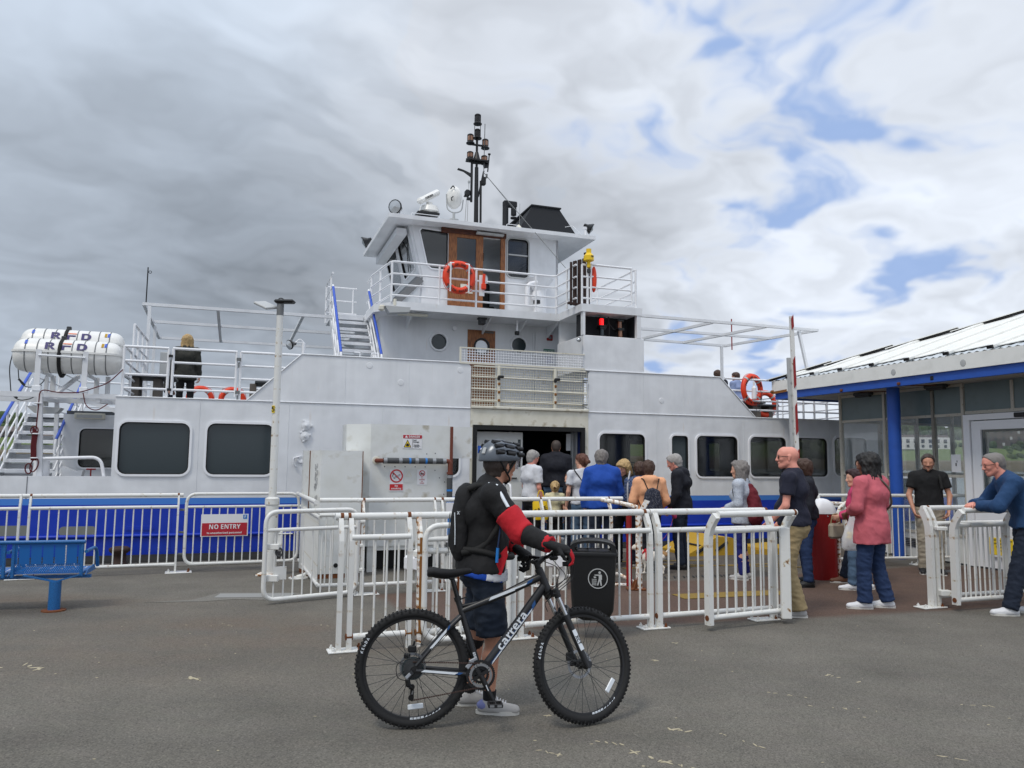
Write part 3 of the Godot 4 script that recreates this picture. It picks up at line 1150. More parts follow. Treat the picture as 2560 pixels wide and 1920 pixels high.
func ferry()->void:
	var F:=thing("ferry","white and blue passenger ferry moored along the quay","ferry",SHIP_AT,SHIP_TURN)
	var g:=G.new()
	var outline:=p2([-8.8,0,9.8,0,11.6,0.9,12.8,2.4,13.1,4,12.8,5.6,11.6,7.1,9.8,8,-8.8,8,-10.6,7.1,-11.8,5.6,-12.1,4,-11.8,2.4,-10.6,0.9])
	var inner:=Geometry2D.offset_polygon(outline,-0.07)[0]
	var notched:=p2([-8.8,0,-0.735,0,-0.735,1.2,1.445,1.2,1.445,0,9.8,0,11.6,0.9,12.8,2.4,13.1,4,12.8,5.6,11.6,7.1,9.8,8,-8.8,8,-10.6,7.1,-11.8,5.6,-12.1,4,-11.8,2.4,-10.6,0.9])
	g.prism(outline,plan(0),-1.4,0.18)
	g.prism(notched,plan(0),0.18,0.86)
	part("hull",g,M.hull_blue,F)
	g=G.new()
	g.prism(notched,plan(0),0.86,0.955)
	part("hull_stripe",g,M.hull_light_blue,F)
	g=G.new()
	for half in [p2([-20,-1,-6.49,-1,-6.49,9,-20,9]),p2([8.6,-1,20,-1,20,9,8.6,9])]:
		for piece in Geometry2D.intersect_polygons(Geometry2D.clip_polygons(outline,p2([-6.55,0.07,8.65,0.07,8.65,7.93,-6.55,7.93]))[0],half):
			for ring in Geometry2D.clip_polygons(piece,inner):
				g.prism(ring,plan(0),0.955,1.29)
	part("bulwark",g,M.ship_white,F)
	g=G.new()
	g.prism(Geometry2D.clip_polygons(Geometry2D.offset_polygon(notched,-0.04)[0],p2([-6.4,-1,8.5,-1,8.5,0.4,-6.4,0.4]))[0],plan(0),0.90,0.968)
	part("main_deck",g,M.deck_grey,F)
	g=G.new()
	g.tube(pv([L(-8.8,0.385,-0.012),L(9.6,0.385,-0.012)]),0.028,8)
	part("rubbing_strake",g,M.hull_blue,F)
	g=G.new()
	g.tube(pv([L(-8.8,-0.05,-0.10),L(9.6,-0.05,-0.10)]),0.16,10)
	part("fender_strake",g,M.rubber,F)
	for e in [[-8.35,0.405,-7.52,0.565],[-7.14,0.395,-6.64,0.54]]:
		g=G.new()
		g.prism(rrect(e[0],e[1],e[2],e[3],0.06),side(0),0.0,0.006)
		part("hull_plate",g,M.hull_grey,F)
	g=G.new()
	g.prism(rrect(-6.25,0.47,-5.85,0.53,0.02),side(0),0.0,0.012)
	part("hull_plate",g,M.hull_blue,F)
	g=G.new()
	g.bx(-7.6,1.12,0.002,0.012,0.33,0.006)
	part("weld_seam",g,M.seam,F)
	# saloon side with its windows
	var holes:=[rrect(-6.41,1.325,-5.40,2.13,0.12),rrect(-5.145,1.325,-4.13,2.14,0.12),rrect(-2.05,1.325,-0.985,2.09,0.12),rrect(1.755,1.32,2.72,2.13,0.11),rrect(3.31,1.32,3.675,2.12,0.07),rrect(3.875,1.325,4.82,2.13,0.11),rrect(5.125,1.33,6.0,2.135,0.11),rrect(6.17,1.335,7.045,2.135,0.11),rrect(7.24,1.36,8.1,2.16,0.10)]
	var door:=p2([-0.735,0.25,1.445,0.25,1.445,2.228,-0.735,2.228])
	g=G.new()
	g.prism(p2([-6.49,0.957,-0.78,0.957,-0.78,2.52,-6.49,2.52]),side(0),-0.06,0.0,holes.slice(0,3))
	g.prism(p2([1.53,0.957,8.6,0.957,8.6,2.525,1.53,2.525]),side(0),-0.06,0.0,holes.slice(3))
	part("saloon_side",g,M.ship_white,F)
	for i in holes.size():
		window_set(F,holes[i],side(0),-0.04,M.pane_opaque if i<2 or i==4 else M.glass_dark)
	# header over the gangway door, its black seal and the doorway
	g=G.new()
	g.prism(p2([-0.778,0.957,1.528,0.957,1.528,2.52,-0.778,2.52]),side(0),-0.06,0.006,[p2([-0.735,0.90,1.445,0.90,1.445,2.228,-0.735,2.228])])
	part("door_surround",g,M.gangway_cream,F)
	g=G.new()
	g.bx(0.375,2.548,0.0,2.3,0.05,0.09,0.01)
	part("ledge",g,M.gangway_cream,F)
	g=G.new()
	g.prism(door,side(0),-0.02,0.05,[p2([-0.665,0.2,1.37,0.2,1.37,2.145,-0.665,2.145])])
	part("door_seal",g,M.rubber,F)
	g=G.new()
	g.prism(p2([-0.70,0.28,0.29,0.28,0.29,2.12,-0.70,2.12]),side(0.22),-0.02,0.02,[p2([0.195,1.48,0.255,1.48,0.255,1.99,0.195,1.99])])
	var dl:=part("sliding_door",g,M.box_white,F)
	g=G.new()
	g.bx(0.225,1.735,-0.22,0.062,0.52,0.01)
	part("pane",g,M.pane_opaque,dl)
	g=G.new()
	g.bx(0.1,1.28,-0.19,0.16,0.02,0.03)
	part("door_handle",g,M.dark_grey,dl)
	g=G.new()
	g.bx(-0.60,1.79,0.06,0.10,0.13,0.012)
	var bp:=part("bell_plate",g,M.blue_paint,F)
	g=G.new()
	g.ell(T(-0.58,1.79,0.07),V(0.028,0.028,0.02))
	part("bell_push",g,M.white,bp)
	g=G.new()
	g.bx(1.41,1.7,-0.25,0.05,0.95,0.3)
	part("door_jamb",g,M.interior_blue,F)
	g=G.new()
	g.bx(1.33,1.3,-0.3,0.04,1.7,0.06)
	g.bx(1.36,1.3,-0.2,0.02,1.7,0.1)
	part("door_post",g,M.light_grey,F)
	g=G.new()
	g.bx(1.27,1.96,-0.33,0.1,0.32,0.008)
	part("notice",g,M.sign_white,F)
	# plate seams and welds
	for s in [-5.27,-3.9,-2.35,2.98,4.98,6.08,7.15]:
		g=G.new()
		g.tube(pv([L(s,0.97,-0.001),L(s,2.51,-0.001)]),0.004,5)
		part("weld_seam",g,M.ship_white,F)
	for s in [-8.0,-5.6,-3.3,-1.4,2.4,4.6,6.9]:
		g=G.new()
		g.tube(pv([L(s,-0.3,-0.001),L(s,0.85,-0.001)]),0.004,5)
		part("weld_seam",g,M.hull_blue,F)
	for s in [-3.0,-1.9,2.7,3.6]:
		g=G.new()
		g.tube(pv([L(s,2.54,-0.001),L(s,3.31,-0.001)]),0.004,5)
		part("weld_seam",g,M.ship_white,F)
	# saloon inside
	g=G.new()
	g.bx(1.0,0.22,-4.0,15.1,0.04,7.8)
	part("saloon_floor",g,M.deck_grey,F)
	g=G.new()
	g.prism(p2([-7.5,0.957,8.6,0.957,8.6,2.3,-7.5,2.3]),side(8.0),0.0,0.06,[rrect(-7.2,1.35,-5.6,2.1,0.1),rrect(5.6,1.35,7.2,2.15,0.1)])
	part("saloon_side",g,M.ship_white,F)
	g=G.new()
	var eh:=[rrect(1.15,1.32,3.0,2.2,0.1),rrect(3.35,1.32,4.9,2.2,0.1),rrect(6.1,1.35,6.75,2.2,0.1)]
	g.prism(p2([0.06,0.957,7.94,0.957,7.94,2.3,0.06,2.3]),across(8.57),-0.03,0.03,eh)
	var ew:=part("saloon_end",g,M.ship_white,F)
	for h in eh:
		window_set(ew,h,across(8.6),-0.02,M.glass_dark)
	g=G.new()
	for e in [[-3.2,4.0,0.1,5.5],[2.95,4.4,0.08,6.6]]:
		g.bx(e[0],1.25,-e[1],e[2],2.0,e[3])
	g.bx(0.6,1.25,-3.4,3.6,2.0,0.08)
	g.bx(-4.8,1.25,-0.35,3.3,2.0,0.02)
	part("bulkhead",g,M.interior,F)
	g=G.new()
	g.bx(0.72,1.4,-2.2,0.07,1.9,0.07)
	g.bx(2.2,1.4,-1.4,0.05,1.9,0.05)
	g.bx(5.2,1.4,-2.2,0.06,1.9,0.06)
	part("pillar",g,M.mid_grey,F)
	for e in [[4.2,1.1],[4.9,2.3],[6.4,1.6],[7.0,3.0],[2.2,2.0]]:
		g=G.new()
		g.bx(e[0],0.65,-e[1],0.9,0.1,0.5,0.02)
		g.bx(e[0],0.95,-e[1]-0.22,0.9,0.65,0.08,0.03)
		g.bx(e[0],0.4,-e[1],0.1,0.45,0.4)
		part("saloon_seat",g,M.interior_blue,F)
	# left end of the saloon, set back behind the stairs
	g=G.new()
	var rh:=rrect(-7.22,1.405,-6.60,2.06,0.09)
	g.prism(p2([-7.46,0.957,-6.43,0.957,-6.43,2.3,-7.46,2.3]),side(1.5),-0.05,0.0,[rh])
	g.prism(p2([0.06,0.957,1.5,0.957,1.5,2.5,0.06,2.5]),across(-6.46),-0.03,0.03)
	g.prism(p2([1.55,0.957,8.0,0.957,8.0,2.3,1.55,2.3]),across(-7.46),-0.03,0.03)
	part("saloon_end",g,M.ship_white,F)
	window_set(F,rh,side(1.5),-0.03,M.glass_dark,0.03)
	g=G.new()
	g.bx(-7.07,2.27,-1.42,0.46,0.10,0.09,0.01)
	var fl:=part("strip_light",g,M.gangway_cream,F)
	g=G.new()
	g.bx(-7.07,2.265,-1.37,0.38,0.05,0.02)
	part("lens",g,M.light_grey,fl)
	# upper bulwarks and deck
	g=G.new()
	g.prism(p2([-4.59,2.527,-0.782,2.527,-0.782,3.28,-0.84,3.335,-3.735,3.335]),side(0),-0.05,0.0)
	part("upper_bulwark",g,M.ship_white,F)
	g=G.new()
	var rb:=p2([1.532,2.530,5.275,2.530,4.445,3.318,1.59,3.318,1.532,3.26])
	g.prism(rb,side(0),-0.05,0.0)
	part("upper_bulwark",g,M.ship_white,F)
	g=G.new()
	g.tube(pv([L(-6.49,2.523,-0.004),L(-0.78,2.523,-0.004)]),0.012,6)
	g.tube(pv([L(1.53,2.527,-0.004),L(8.6,2.527,-0.004)]),0.012,6)
	g.tube(pv([L(-4.57,2.53,-0.004),L(-3.73,3.335,-0.004),L(-0.84,3.337,-0.004)]),0.014,6)
	g.tube(pv([L(1.42,3.319,-0.004),L(4.445,3.321,-0.004),L(5.27,2.533,-0.004)]),0.014,6)
	part("coping",g,M.ship_white,F)
	for e in [[-2.05,2.93],[-0.98,3.2],[-2.6,3.2],[3.1,2.8]]:
		g=G.new()
		g.lathe(Transform3D(Basis(Vector3.RIGHT,PI/2),L(e[0],e[1],0)),[Vector2(0.055,0),Vector2(0.05,0.006),Vector2(0.0,0.008)],14)
		part("blanking_cap",g,M.ship_white,F)
	g=G.new()
	g.prism(p2([-6.43,0.06,8.54,0.06,8.54,7.94,-8.4,7.94,-8.4,3.1,-7.44,3.1,-7.44,1.52,-6.43,1.52]),plan(2.3),0.0,0.06)
	part("upper_deck",g,M.deck_grey,F)
	for e in [[-3.62,2.14,0.0],[-3.635,1.965,0.3]]:
		g=G.new()
		var x:=Transform3D(Basis(Vector3.RIGHT,PI/2),L(e[0],e[1],0))
		g.lathe(x,[Vector2(0.075,0.0),Vector2(0.075,0.035),Vector2(0.02,0.05),Vector2(0.016,0.07),Vector2(0,0.07)],16)
		for k in 3:
			var a: float=TAU*k/3+e[2]
			g.bx(e[0]+cos(a)*0.085,e[1]+sin(a)*0.085,0.02,0.035,0.035,0.04,0.006)
		part("filler_cap",g,M.ship_white,F)
	g=G.new()
	g.lathe(Transform3D(Basis(Vector3.RIGHT,PI/2),L(-3.68,1.58,0)),[Vector2(0.06,0),Vector2(0.06,0.03),Vector2(0.045,0.03),Vector2(0.0,0.02)],16)
	g.tube(pv([L(-3.72,1.62,-0.03),L(-3.80,1.60,-0.04),L(-3.80,1.50,-0.04),L(-3.76,1.46,-0.03)]),0.016,6)
	part("shore_socket",g,M.ship_white,F)
	# mesh gate across the gangway opening
	var gate:=Node3D.new()
	gate.name="mesh_gate"
	F.add_child(gate)
	g=G.new()
	for k in 47:
		var s:=-0.75+k*0.049
		g.bx(s,2.94,-0.035,0.011,0.72,0.008)
	for k in 15:
		g.bx(0.375,2.6+k*0.049,-0.028,2.28,0.011,0.008)
	var mg:=part("mesh_panel",g,M.gangway_cream,gate)
	mg.set_meta("kind","stuff")
	for y in [3.10,2.88,2.67]:
		g=G.new()
		g.rod(L(-0.77,y,0.0),L(1.5,y-0.01,0.0),0.014,6)
		part("gate_rail",g,M.gangway_cream,gate)
	for s in [-0.26,0.845]:
		g=G.new()
		g.bx(s,2.93,0.01,0.05,0.76,0.05,0.006)
		part("gate_post",g,M.gangway_cream,gate)
		g=G.new()
		g.bx(s+0.03,3.11,0.05,0.11,0.045,0.05,0.012)
		g.bx(s-0.01,3.08,0.05,0.05,0.06,0.05,0.01)
		part("hinge",g,M.black,gate)
		for k in 3:
			g=G.new()
			g.bx(s,2.98-k*0.15,0.04,0.045,0.05,0.03,0.01)
			part("hinge",g,M.rust_run,gate)
	for y in [3.12,2.66]:
		g=G.new()
		g.bx(1.45,y,0.03,0.10,0.025,0.03,0.005)
		g.rod(L(1.40,y-0.03,-0.03),L(1.48,y-0.05,-0.03),0.012,6)
		part("bolt",g,M.dull_steel,gate)
	g=G.new()
	for k in 49:
		g.bx(-0.96+k*0.0495,3.475,0.0,0.011,0.27,0.008)
	for k in 6:
		g.bx(0.23,3.36+k*0.048,0.006,2.4,0.011,0.008)
	var mb:=part("mesh_panel",g,M.white,gate)
	mb.set_meta("kind","stuff")
	g=G.new()
	g.bx(0.23,3.61,0.003,2.44,0.022,0.03)
	g.bx(0.23,3.335,0.003,2.44,0.03,0.03)
	g.bx(-0.985,3.475,0.0,0.03,0.29,0.03)
	g.bx(0.37,3.29,0.004,2.2,0.025,0.02)
	part("mesh_frame",g,M.gangway_cream,gate)
	# side house with lamp recess, carrying the bridge deck
	g=G.new()
	g.bx(2.08,3.66,-0.66,1.30,0.675,1.3,0.01)
	g.bx(1.445,4.225,-0.06,0.05,0.45,0.1)
	g.bx(2.62,4.225,-0.06,0.09,0.45,0.1)
	g.bx(2.08,4.225,-1.28,1.25,0.45,0.06)
	part("side_house",g,M.ship_white,F)
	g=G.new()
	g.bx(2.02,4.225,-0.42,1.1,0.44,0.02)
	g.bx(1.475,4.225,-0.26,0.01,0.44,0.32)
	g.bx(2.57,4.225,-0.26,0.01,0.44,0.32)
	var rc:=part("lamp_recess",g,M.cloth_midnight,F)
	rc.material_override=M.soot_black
	for e in [[1.905,4.30,"red"],[1.91,4.10,""],[2.30,4.27,"a"],[2.31,4.09,"a"]]:
		g=G.new()
		var c:=L(e[0],e[1],0.2)
		g.bx(c.x,c.y+0.085,c.z,0.12,0.03,0.12)
		g.bx(c.x,c.y-0.075,c.z,0.13,0.03,0.13)
		g.bx(c.x,c.y,c.z-0.05,0.12,0.15,0.02)
		g.rod(c+V(0,-0.09,-0.05),c+V(0,-0.09,-0.2),0.02,6)
		var nl:=part("navigation_lamp",g,M.black,F)
		g=G.new()
		g.rod(c+V(0,-0.06,0),c+V(0,0.07,0),0.04,12)
		part("lens",g,M.red_lens if e[2]=="red" else (M.lens_amber if e[2]=="a" else M.pane_opaque),nl)
	var ol:=OmniLight3D.new()
	ol.name="lamp_glow"
	ol.light_color=Color(1,0.08,0.08)
	ol.light_energy=0.003
	ol.omni_range=20.0
	ol.omni_attenuation=2.0
	ol.light_size=0.03
	ol.shadow_enabled=true
	F.add_child(ol)
	ol.position=L(1.905,4.30,0.14)
	g=G.new()
	g.tube(pv([L(2.1,4.44,0.3),L(2.08,4.3,0.28),L(2.0,4.17,0.24),L(1.93,4.19,0.22)]),0.008,5)
	g.tube(pv([L(2.1,4.44,0.3),L(2.12,4.25,0.3),L(2.11,4.0,0.3)]),0.012,5)
	g.tube(pv([L(2.12,4.3,0.3),L(2.2,4.2,0.28),L(2.3,4.18,0.24)]),0.008,5)
	part("cable",g,M.dark_grey,F)
	floodlamp(F,L(1.32,3.89,-0.03),V(-0.6,-0.3,0.8),0.045)
	g=G.new()
	g.prism(p2([-1.95,1.13,1.385,1.13,1.385,0.0,2.69,0.0,2.69,8.0,1.385,8.0,1.385,6.9,-1.95,6.9,-2.32,6.4,-2.32,1.62]),plan(4.45),0.0,0.15)
	part("bridge_deck",g,M.ship_white,F)
	# deckhouse under it
	var pr:=0.165
	g=G.new()
	var dh:=[circ(-0.93,3.99,pr),circ(0.80,4.02,pr),p2([-0.325,2.36,0.275,2.36,0.275,4.29,-0.325,4.29])]
	g.prism(p2([-1.9,2.36,2.3,2.36,2.3,4.45,-1.9,4.45]),side(1.9),-0.06,0.0,dh)
	var arc: Array=[]
	for k in 7:
		var a:=PI/2*k/6
		arc.append(Vector2(-1.9-0.2*sin(a),2.1-0.2*cos(a)))
	var sh:=PackedVector2Array(arc)
	sh.append_array(p2([-2.1,6.1,-2.04,6.1,-2.04,2.1,-1.9,1.96]))
	g.prism(sh,plan(2.36),0.0,2.09)
	g.prism(p2([1.96,2.36,6.1,2.36,6.1,4.45,1.96,4.45]),across(2.3),-0.05,0.0)
	part("deckhouse",g,M.ship_white,F)
	for c in [[-0.93,3.99],[0.80,4.02]]:
		g=G.new()
		g.tube(ring3(L(c[0],c[1],1.89),V(pr+0.015,0,0),V(0,pr+0.015,0),28),0.024,8,true)
		var po:=part("porthole",g,M.white,F)
		g=G.new()
		g.prism(circ(c[0],c[1],pr,24),side(1.9),-0.04,-0.03)
		part("pane",g,M.pane_opaque,po)
	g=G.new()
	g.prism(p2([-0.32,2.37,0.27,2.37,0.27,4.285,-0.32,4.285]),side(1.9),-0.03,0.012,[circ(-0.02,3.94,0.14,20)])
	var wd:=part("deckhouse_door",g,M.wood,F)
	g=G.new()
	g.tube(ring3(L(-0.02,3.94,1.88),V(0.155,0,0),V(0,0.165,0),24),0.02,6,true)
	part("door_port",g,M.dark_grey,wd)
	g=G.new()
	g.prism(circ(-0.02,3.94,0.14,20),side(1.9),-0.02,-0.01)
	part("pane",g,M.lamp_glass,wd)
	g=G.new()
	g.bx(0.13,4.25,-1.88,0.2,0.04,0.02)
	part("door_closer",g,M.old_timber,wd)
	g=G.new()
	g.prism(p2([1.16,2.38,1.80,2.38,1.80,4.32,1.16,4.32]),side(1.9),0.0,0.03)
	var ld:=part("locker_door",g,M.ship_white,F)
	g=G.new()
	g.rod(L(1.12,3.0,1.86),L(1.12,4.32,1.86),0.014,6)
	g.bx(1.14,3.84,-1.85,0.1,0.05,0.05,0.01)
	g.rod(L(1.13,3.84,1.82),L(1.26,3.83,1.8),0.012,6)
	part("door_latch",g,M.white,ld)
	g=G.new()
	g.bx(1.475,4.215,-1.845,0.13,0.12,0.05,0.01)
	var rbx:=part("alarm_box",g,M.post_red,F)
	g=G.new()
	g.bx(1.475,4.215,-1.818,0.06,0.06,0.006)
	part("alarm_glass",g,M.mid_grey,rbx)
	g=G.new()
	g.bx(1.47,3.93,-1.862,0.25,0.08,0.006)
	var lj:=part("lifejacket_sign",g,M.sign_green,F)
	text("LIFE JACKETS",0.034,M.sign_white,lj,Transform3D(Basis(),L(1.47,3.93,1.857)))
	g=G.new()
	g.bx(1.47,3.72,-1.862,0.25,0.24,0.006)
	var lb:=part("instruction_board",g,M.sign_white,F)
	for k in 5:
		g=G.new()
		g.bx(1.45+0.02*(k % 2),3.80-k*0.035,-1.857,0.17-0.03*(k % 3),0.008,0.004)
		part("print",g,M.blue_paint,lb)
	for e in [[-1.6,1.5],[-0.02,1.45],[0.75,1.5],[1.42,1.45]]:
		g=G.new()
		g.prism(p2([e[1]-0.25,4.45,e[1]+0.4,4.45,e[1]+0.4,4.2]),across(e[0]),-0.015,0.015)
		part("bracket",g,M.ship_white,F)
	g=G.new()
	g.bx(-1.59,4.40,-1.35,0.58,0.045,0.10,0.008)
	part("strip_light",g,M.gangway_cream,F)
	g=G.new()
	g.prism(p2([-2.2,4.46,-1.72,4.46,-1.74,4.37,-2.12,4.33]),side(1.05),-0.1,0.12)
	var ft:=part("floodlight",g,M.light_grey,F)
	g=G.new()
	g.bx(-2.25,4.43,-1.05,0.10,0.10,0.14,0.02)
	g.rod(L(-2.0,4.5,1.05),L(-2.0,4.62,1.05),0.03,8)
	part("lamp_bracket",g,M.gangway_cream,ft)
	g=G.new()
	g.bx(-0.17,4.37,-1.4,0.12,0.11,0.16,0.01)
	g.bx(-0.17,4.43,-1.4,0.18,0.03,0.1)
	part("camera_housing",g,M.dark_grey,F)
	g=G.new()
	g.rod(L(0.58,4.45,1.4),L(0.58,4.23,1.4),0.022,8)
	var dp:=part("scupper_pipe",g,M.white,F)
	g=G.new()
	g.bx(0.58,4.19,-1.4,0.08,0.08,0.08,0.01)
	part("pipe_end",g,M.black,dp)
	g=G.new()
	g.rod(L(-0.62,4.28,1.9),L(-0.62,4.28,1.82),0.045,12)
	part("deck_lamp",g,M.white,F)
	ferry_decks(F)
	ferry_bridge(F)
func ferry_decks(F: Node3D)->void:
	var g: G
	# stairs from the main deck up to the left
	stairs(F,-8.38,-7.47,1.05,0.88,9,0.165,0.25)
	stair_rail(F,-8.38,1.0,1.80,3.25,3.25,[0.22,0.44,0.66],4)
	stair_rail(F,-7.47,1.0,1.80,3.25,3.25,[0.22,0.44,0.66],4)
	# stairs up to the bridge deck
	stairs(F,-2.97,-2.25,0.55,2.5,12,0.175,0.21)
	stair_rail(F,-3.0,0.75,3.45,2.6,5.14,[0.25,0.5,0.75],4)
	stair_rail(F,-2.27,0.75,3.45,2.6,5.10,[0.25,0.5,0.75],2)
	g=G.new()
	g.bx(-2.62,4.575,-3.6,0.72,0.05,1.1)
	part("landing",g,M.ship_white,F)
	railing(F,[Vector2(-3.0,2.7),Vector2(-3.0,4.1),Vector2(-2.32,4.1)],[5.42,5.12,4.84],[Vector2(-3.0,3.0),Vector2(-3.0,4.0),Vector2(-2.4,4.1)],4.58,M.white)
	g=G.new()
	for s in [-2.72,-2.52]:
		g.tube(bend([L(s,3.33,0.35),L(s,3.46,0.35),L(s+(0.1 if s>-2.6 else -0.1),3.46,0.35)],0.03),0.014,6)
	part("tie_hook",g,M.white,F)
	# near rail of the upper deck, with its gate
	railing(F,[Vector2(-6.42,0.1),Vector2(-5.78,0.1)],[3.325,3.10,2.885,2.665],[Vector2(-6.42,0.1),Vector2(-5.78,0.1)],2.36,M.white)
	railing(F,[Vector2(-5.72,0.08),Vector2(-4.745,0.08)],[3.325,3.10,2.885,2.665],[Vector2(-5.71,0.08),Vector2(-4.755,0.08)],2.58,M.white,0.019,"rail_gate")
	railing(F,[Vector2(-4.69,0.1),Vector2(-3.72,0.1)],[3.325,3.10,2.885,2.665],[Vector2(-4.69,0.1)],2.36,M.white)
	for y in [3.2,2.66]:
		g=G.new()
		g.bx(-4.72,y,-0.06,0.07,0.05,0.03)
		g.rod(L(-4.72,y-0.05,0.05),L(-4.72,y-0.14,0.05),0.012,6)
		part("gate_latch",g,M.dull_steel,F)
		g=G.new()
		g.bx(-5.745,y,-0.06,0.06,0.04,0.03)
		part("gate_hinge",g,M.black,F)
	railing(F,[Vector2(-6.42,0.1),Vector2(-6.42,3.1)],[3.325,3.10,2.885,2.665],[Vector2(-6.42,0.9),Vector2(-6.42,1.7),Vector2(-6.42,2.5)],2.36,M.white)
	railing(F,[Vector2(-6.38,0.75),Vector2(-6.38,2.6)],[3.78,3.45],[Vector2(-6.38,0.75),Vector2(-6.38,1.3),Vector2(-6.38,1.9),Vector2(-6.38,2.55)],3.2,M.white,0.019,"screen_rail")
	railing(F,[Vector2(-8.38,3.3),Vector2(-8.4,7.86),Vector2(-6.0,7.88),Vector2(8.5,7.88)],[3.4,3.1,2.8,2.55],[Vector2(-8.4,5.5),Vector2(-8.4,7.8),Vector2(-6.8,7.88),Vector2(-5.2,7.88),Vector2(-3.6,7.88),Vector2(-2.0,7.88),Vector2(3.6,7.88),Vector2(5.2,7.88),Vector2(6.8,7.88),Vector2(8.4,7.88)],2.36,M.white,0.018,"far_railing")
	railing(F,[Vector2(4.62,0.1),Vector2(8.5,0.1),Vector2(8.5,7.8)],[3.32,3.08,2.88,2.69],[Vector2(5.9,0.1),Vector2(6.56,0.1),Vector2(6.84,0.1),Vector2(7.16,0.1),Vector2(7.9,0.1),Vector2(8.5,0.4),Vector2(8.5,1.6),Vector2(8.5,3.2),Vector2(8.5,5.0)],2.36,M.white)
	# awning frames over the open deck
	g=G.new()
	for e in [[L(-6.50,4.5,2.75),L(-2.35,4.5,2.75)],[L(-6.56,4.5,4.75),L(-2.35,4.5,4.8)],[L(-6.66,4.5,7.16),L(-2.35,4.5,7.2)],[L(-6.50,4.5,2.72),L(-6.66,4.5,7.2)],[L(-5.18,4.5,2.78),L(-5.25,4.5,7.15)],[L(-3.56,4.5,2.78),L(-3.62,4.5,7.15)],[L(-6.40,2.36,2.75),L(-6.40,4.48,2.75)],[L(-6.55,2.36,5.2),L(-6.55,4.48,5.2)]]:
		g.bar(e[0],e[1],0.06,0.06)
	part("awning_frame",g,M.ship_white,F)
	g=G.new()
	g.rod(L(-6.47,4.53,2.75),L(-6.47,5.22,2.75),0.012,6)
	g.tube(ring3(L(-6.43,5.13,2.75),V(0.025,0,0),V(0,0.025,0),10),0.006,5,true)
	part("antenna",g,M.black,F)
	g=G.new()
	for e in [[L(2.66,4.5,0.2),L(7.15,4.5,0.28)],[L(3.3,4.5,1.55),L(6.86,4.5,1.55)],[L(2.7,4.5,2.75),L(6.64,4.5,2.94)],[L(7.13,4.5,0.26),L(6.60,4.5,2.97)],[L(4.49,4.5,0.3),L(4.18,4.5,2.75)],[L(5.82,4.5,0.3),L(5.38,4.5,2.9)],[L(6.48,2.36,2.9),L(6.48,4.48,2.9)],[L(6.66,4.46,0.3),L(6.98,3.1,0.3)]]:
		g.bar(e[0],e[1],0.055,0.055)
	part("awning_frame",g,M.ship_white,F)
	g=G.new()
	g.rod(L(6.36,4.3,2.3),L(6.36,5.05,2.3),0.014,6)
	part("antenna",g,M.post_red,F)
	# small fittings
	floodlamp(F,L(-3.92,3.52,0.25),V(-0.75,-0.3,0.55),0.085)
	g=G.new()
	g.rod(L(-3.69,3.34,0.25),L(-3.69,3.56,0.25),0.03,8)
	g.bar(L(-3.69,3.56,0.25),L(-3.84,3.57,0.25),0.03,0.015)
	g.tube(bend([L(-3.84,3.55,0.25),L(-3.76,3.64,0.25),L(-3.68,3.56,0.25)],0.05),0.008,5)
	part("lamp_bracket",g,M.white,F)
	g=G.new()
	g.bx(-6.09,3.38,-2.9,0.18,0.46,0.12,0.01)
	part("switch_box",g,M.light_grey,F)
	g=G.new()
	g.tube(bend([L(-7.44,1.55,0.1),L(-6.66,1.58,0.1),L(-6.60,1.28,0.1)],0.14,8),0.026,8)
	part("bulwark_rail",g,M.white,F)
	g=G.new()
	g.lathe(T(-7.48,1.2,-0.25),[Vector2(0.0,0),Vector2(0.11,0),Vector2(0.11,0.32),Vector2(0.06,0.36),Vector2(0,0.37)],14)
	part("vent_pipe",g,M.white,F)
	g=G.new()
	g.prism(p2([-7.22,1.2,-7.0,1.2,-6.96,1.38,-7.08,1.36,-7.26,1.43]),side(0.6),-0.12,0.1)
	part("cowl_vent",g,M.ship_white,F)
	g=G.new()
	g.rod(L(-6.85,1.22,0.5),L(-6.85,1.40,0.5),0.012,6)
	g.tube(ring3(L(-6.85,1.39,0.5),V(0.06,0,0),V(0,0,0.06),14),0.012,6,true)
	g.rod(L(-6.90,1.39,0.5),L(-6.80,1.39,0.5),0.01,5)
	part("valve_wheel",g,M.post_red,F)
	# rack for the rafts
	g=G.new()
	for e in [[L(-8.9,2.51,0.12),L(-6.48,2.52,0.12),0.075],[L(-8.9,2.51,1.25),L(-6.48,2.51,1.25),0.075],[L(-7.54,2.55,0.1),L(-7.46,1.2,0.1),0.07],[L(-7.55,2.5,1.3),L(-7.5,0.95,1.3),0.06],[L(-7.55,2.45,0.1),L(-7.55,2.5,1.3),0.06],[L(-6.75,2.45,0.1),L(-6.75,2.5,1.3),0.06],[L(-7.0,2.47,0.14),L(-6.5,2.3,0.14),0.06]]:
		g.bar(e[0],e[1],e[2],e[2])
	for s in [-7.62,-6.98]:
		g.bar(L(s,2.55,0.22),L(s,3.22,0.22),0.075,0.02,V(0,0,1))
		g.bar(L(s+0.03,2.55,1.12),L(s+0.03,2.9,1.12),0.075,0.03,V(0,0,1))
		g.bx(s,2.62,-0.24,0.12,0.09,0.08,0.01)
	g.bar(L(-7.35,2.56,0.3),L(-7.2,2.9,1.0),0.05,0.05)
	g.bar(L(-7.7,2.56,1.2),L(-7.7,2.9,1.2),0.06,0.05)
	g.bar(L(-6.75,2.56,0.9),L(-6.75,2.9,0.9),0.09,0.06)
	g.bar(L(-7.62,2.9,0.35),L(-7.62,2.9,1.2),0.04,0.04)
	g.bar(L(-6.98,2.88,0.35),L(-6.98,2.88,1.2),0.04,0.04)
	g.rod(L(-7.62,3.13,0.20),L(-6.98,3.12,0.20),0.016,8)
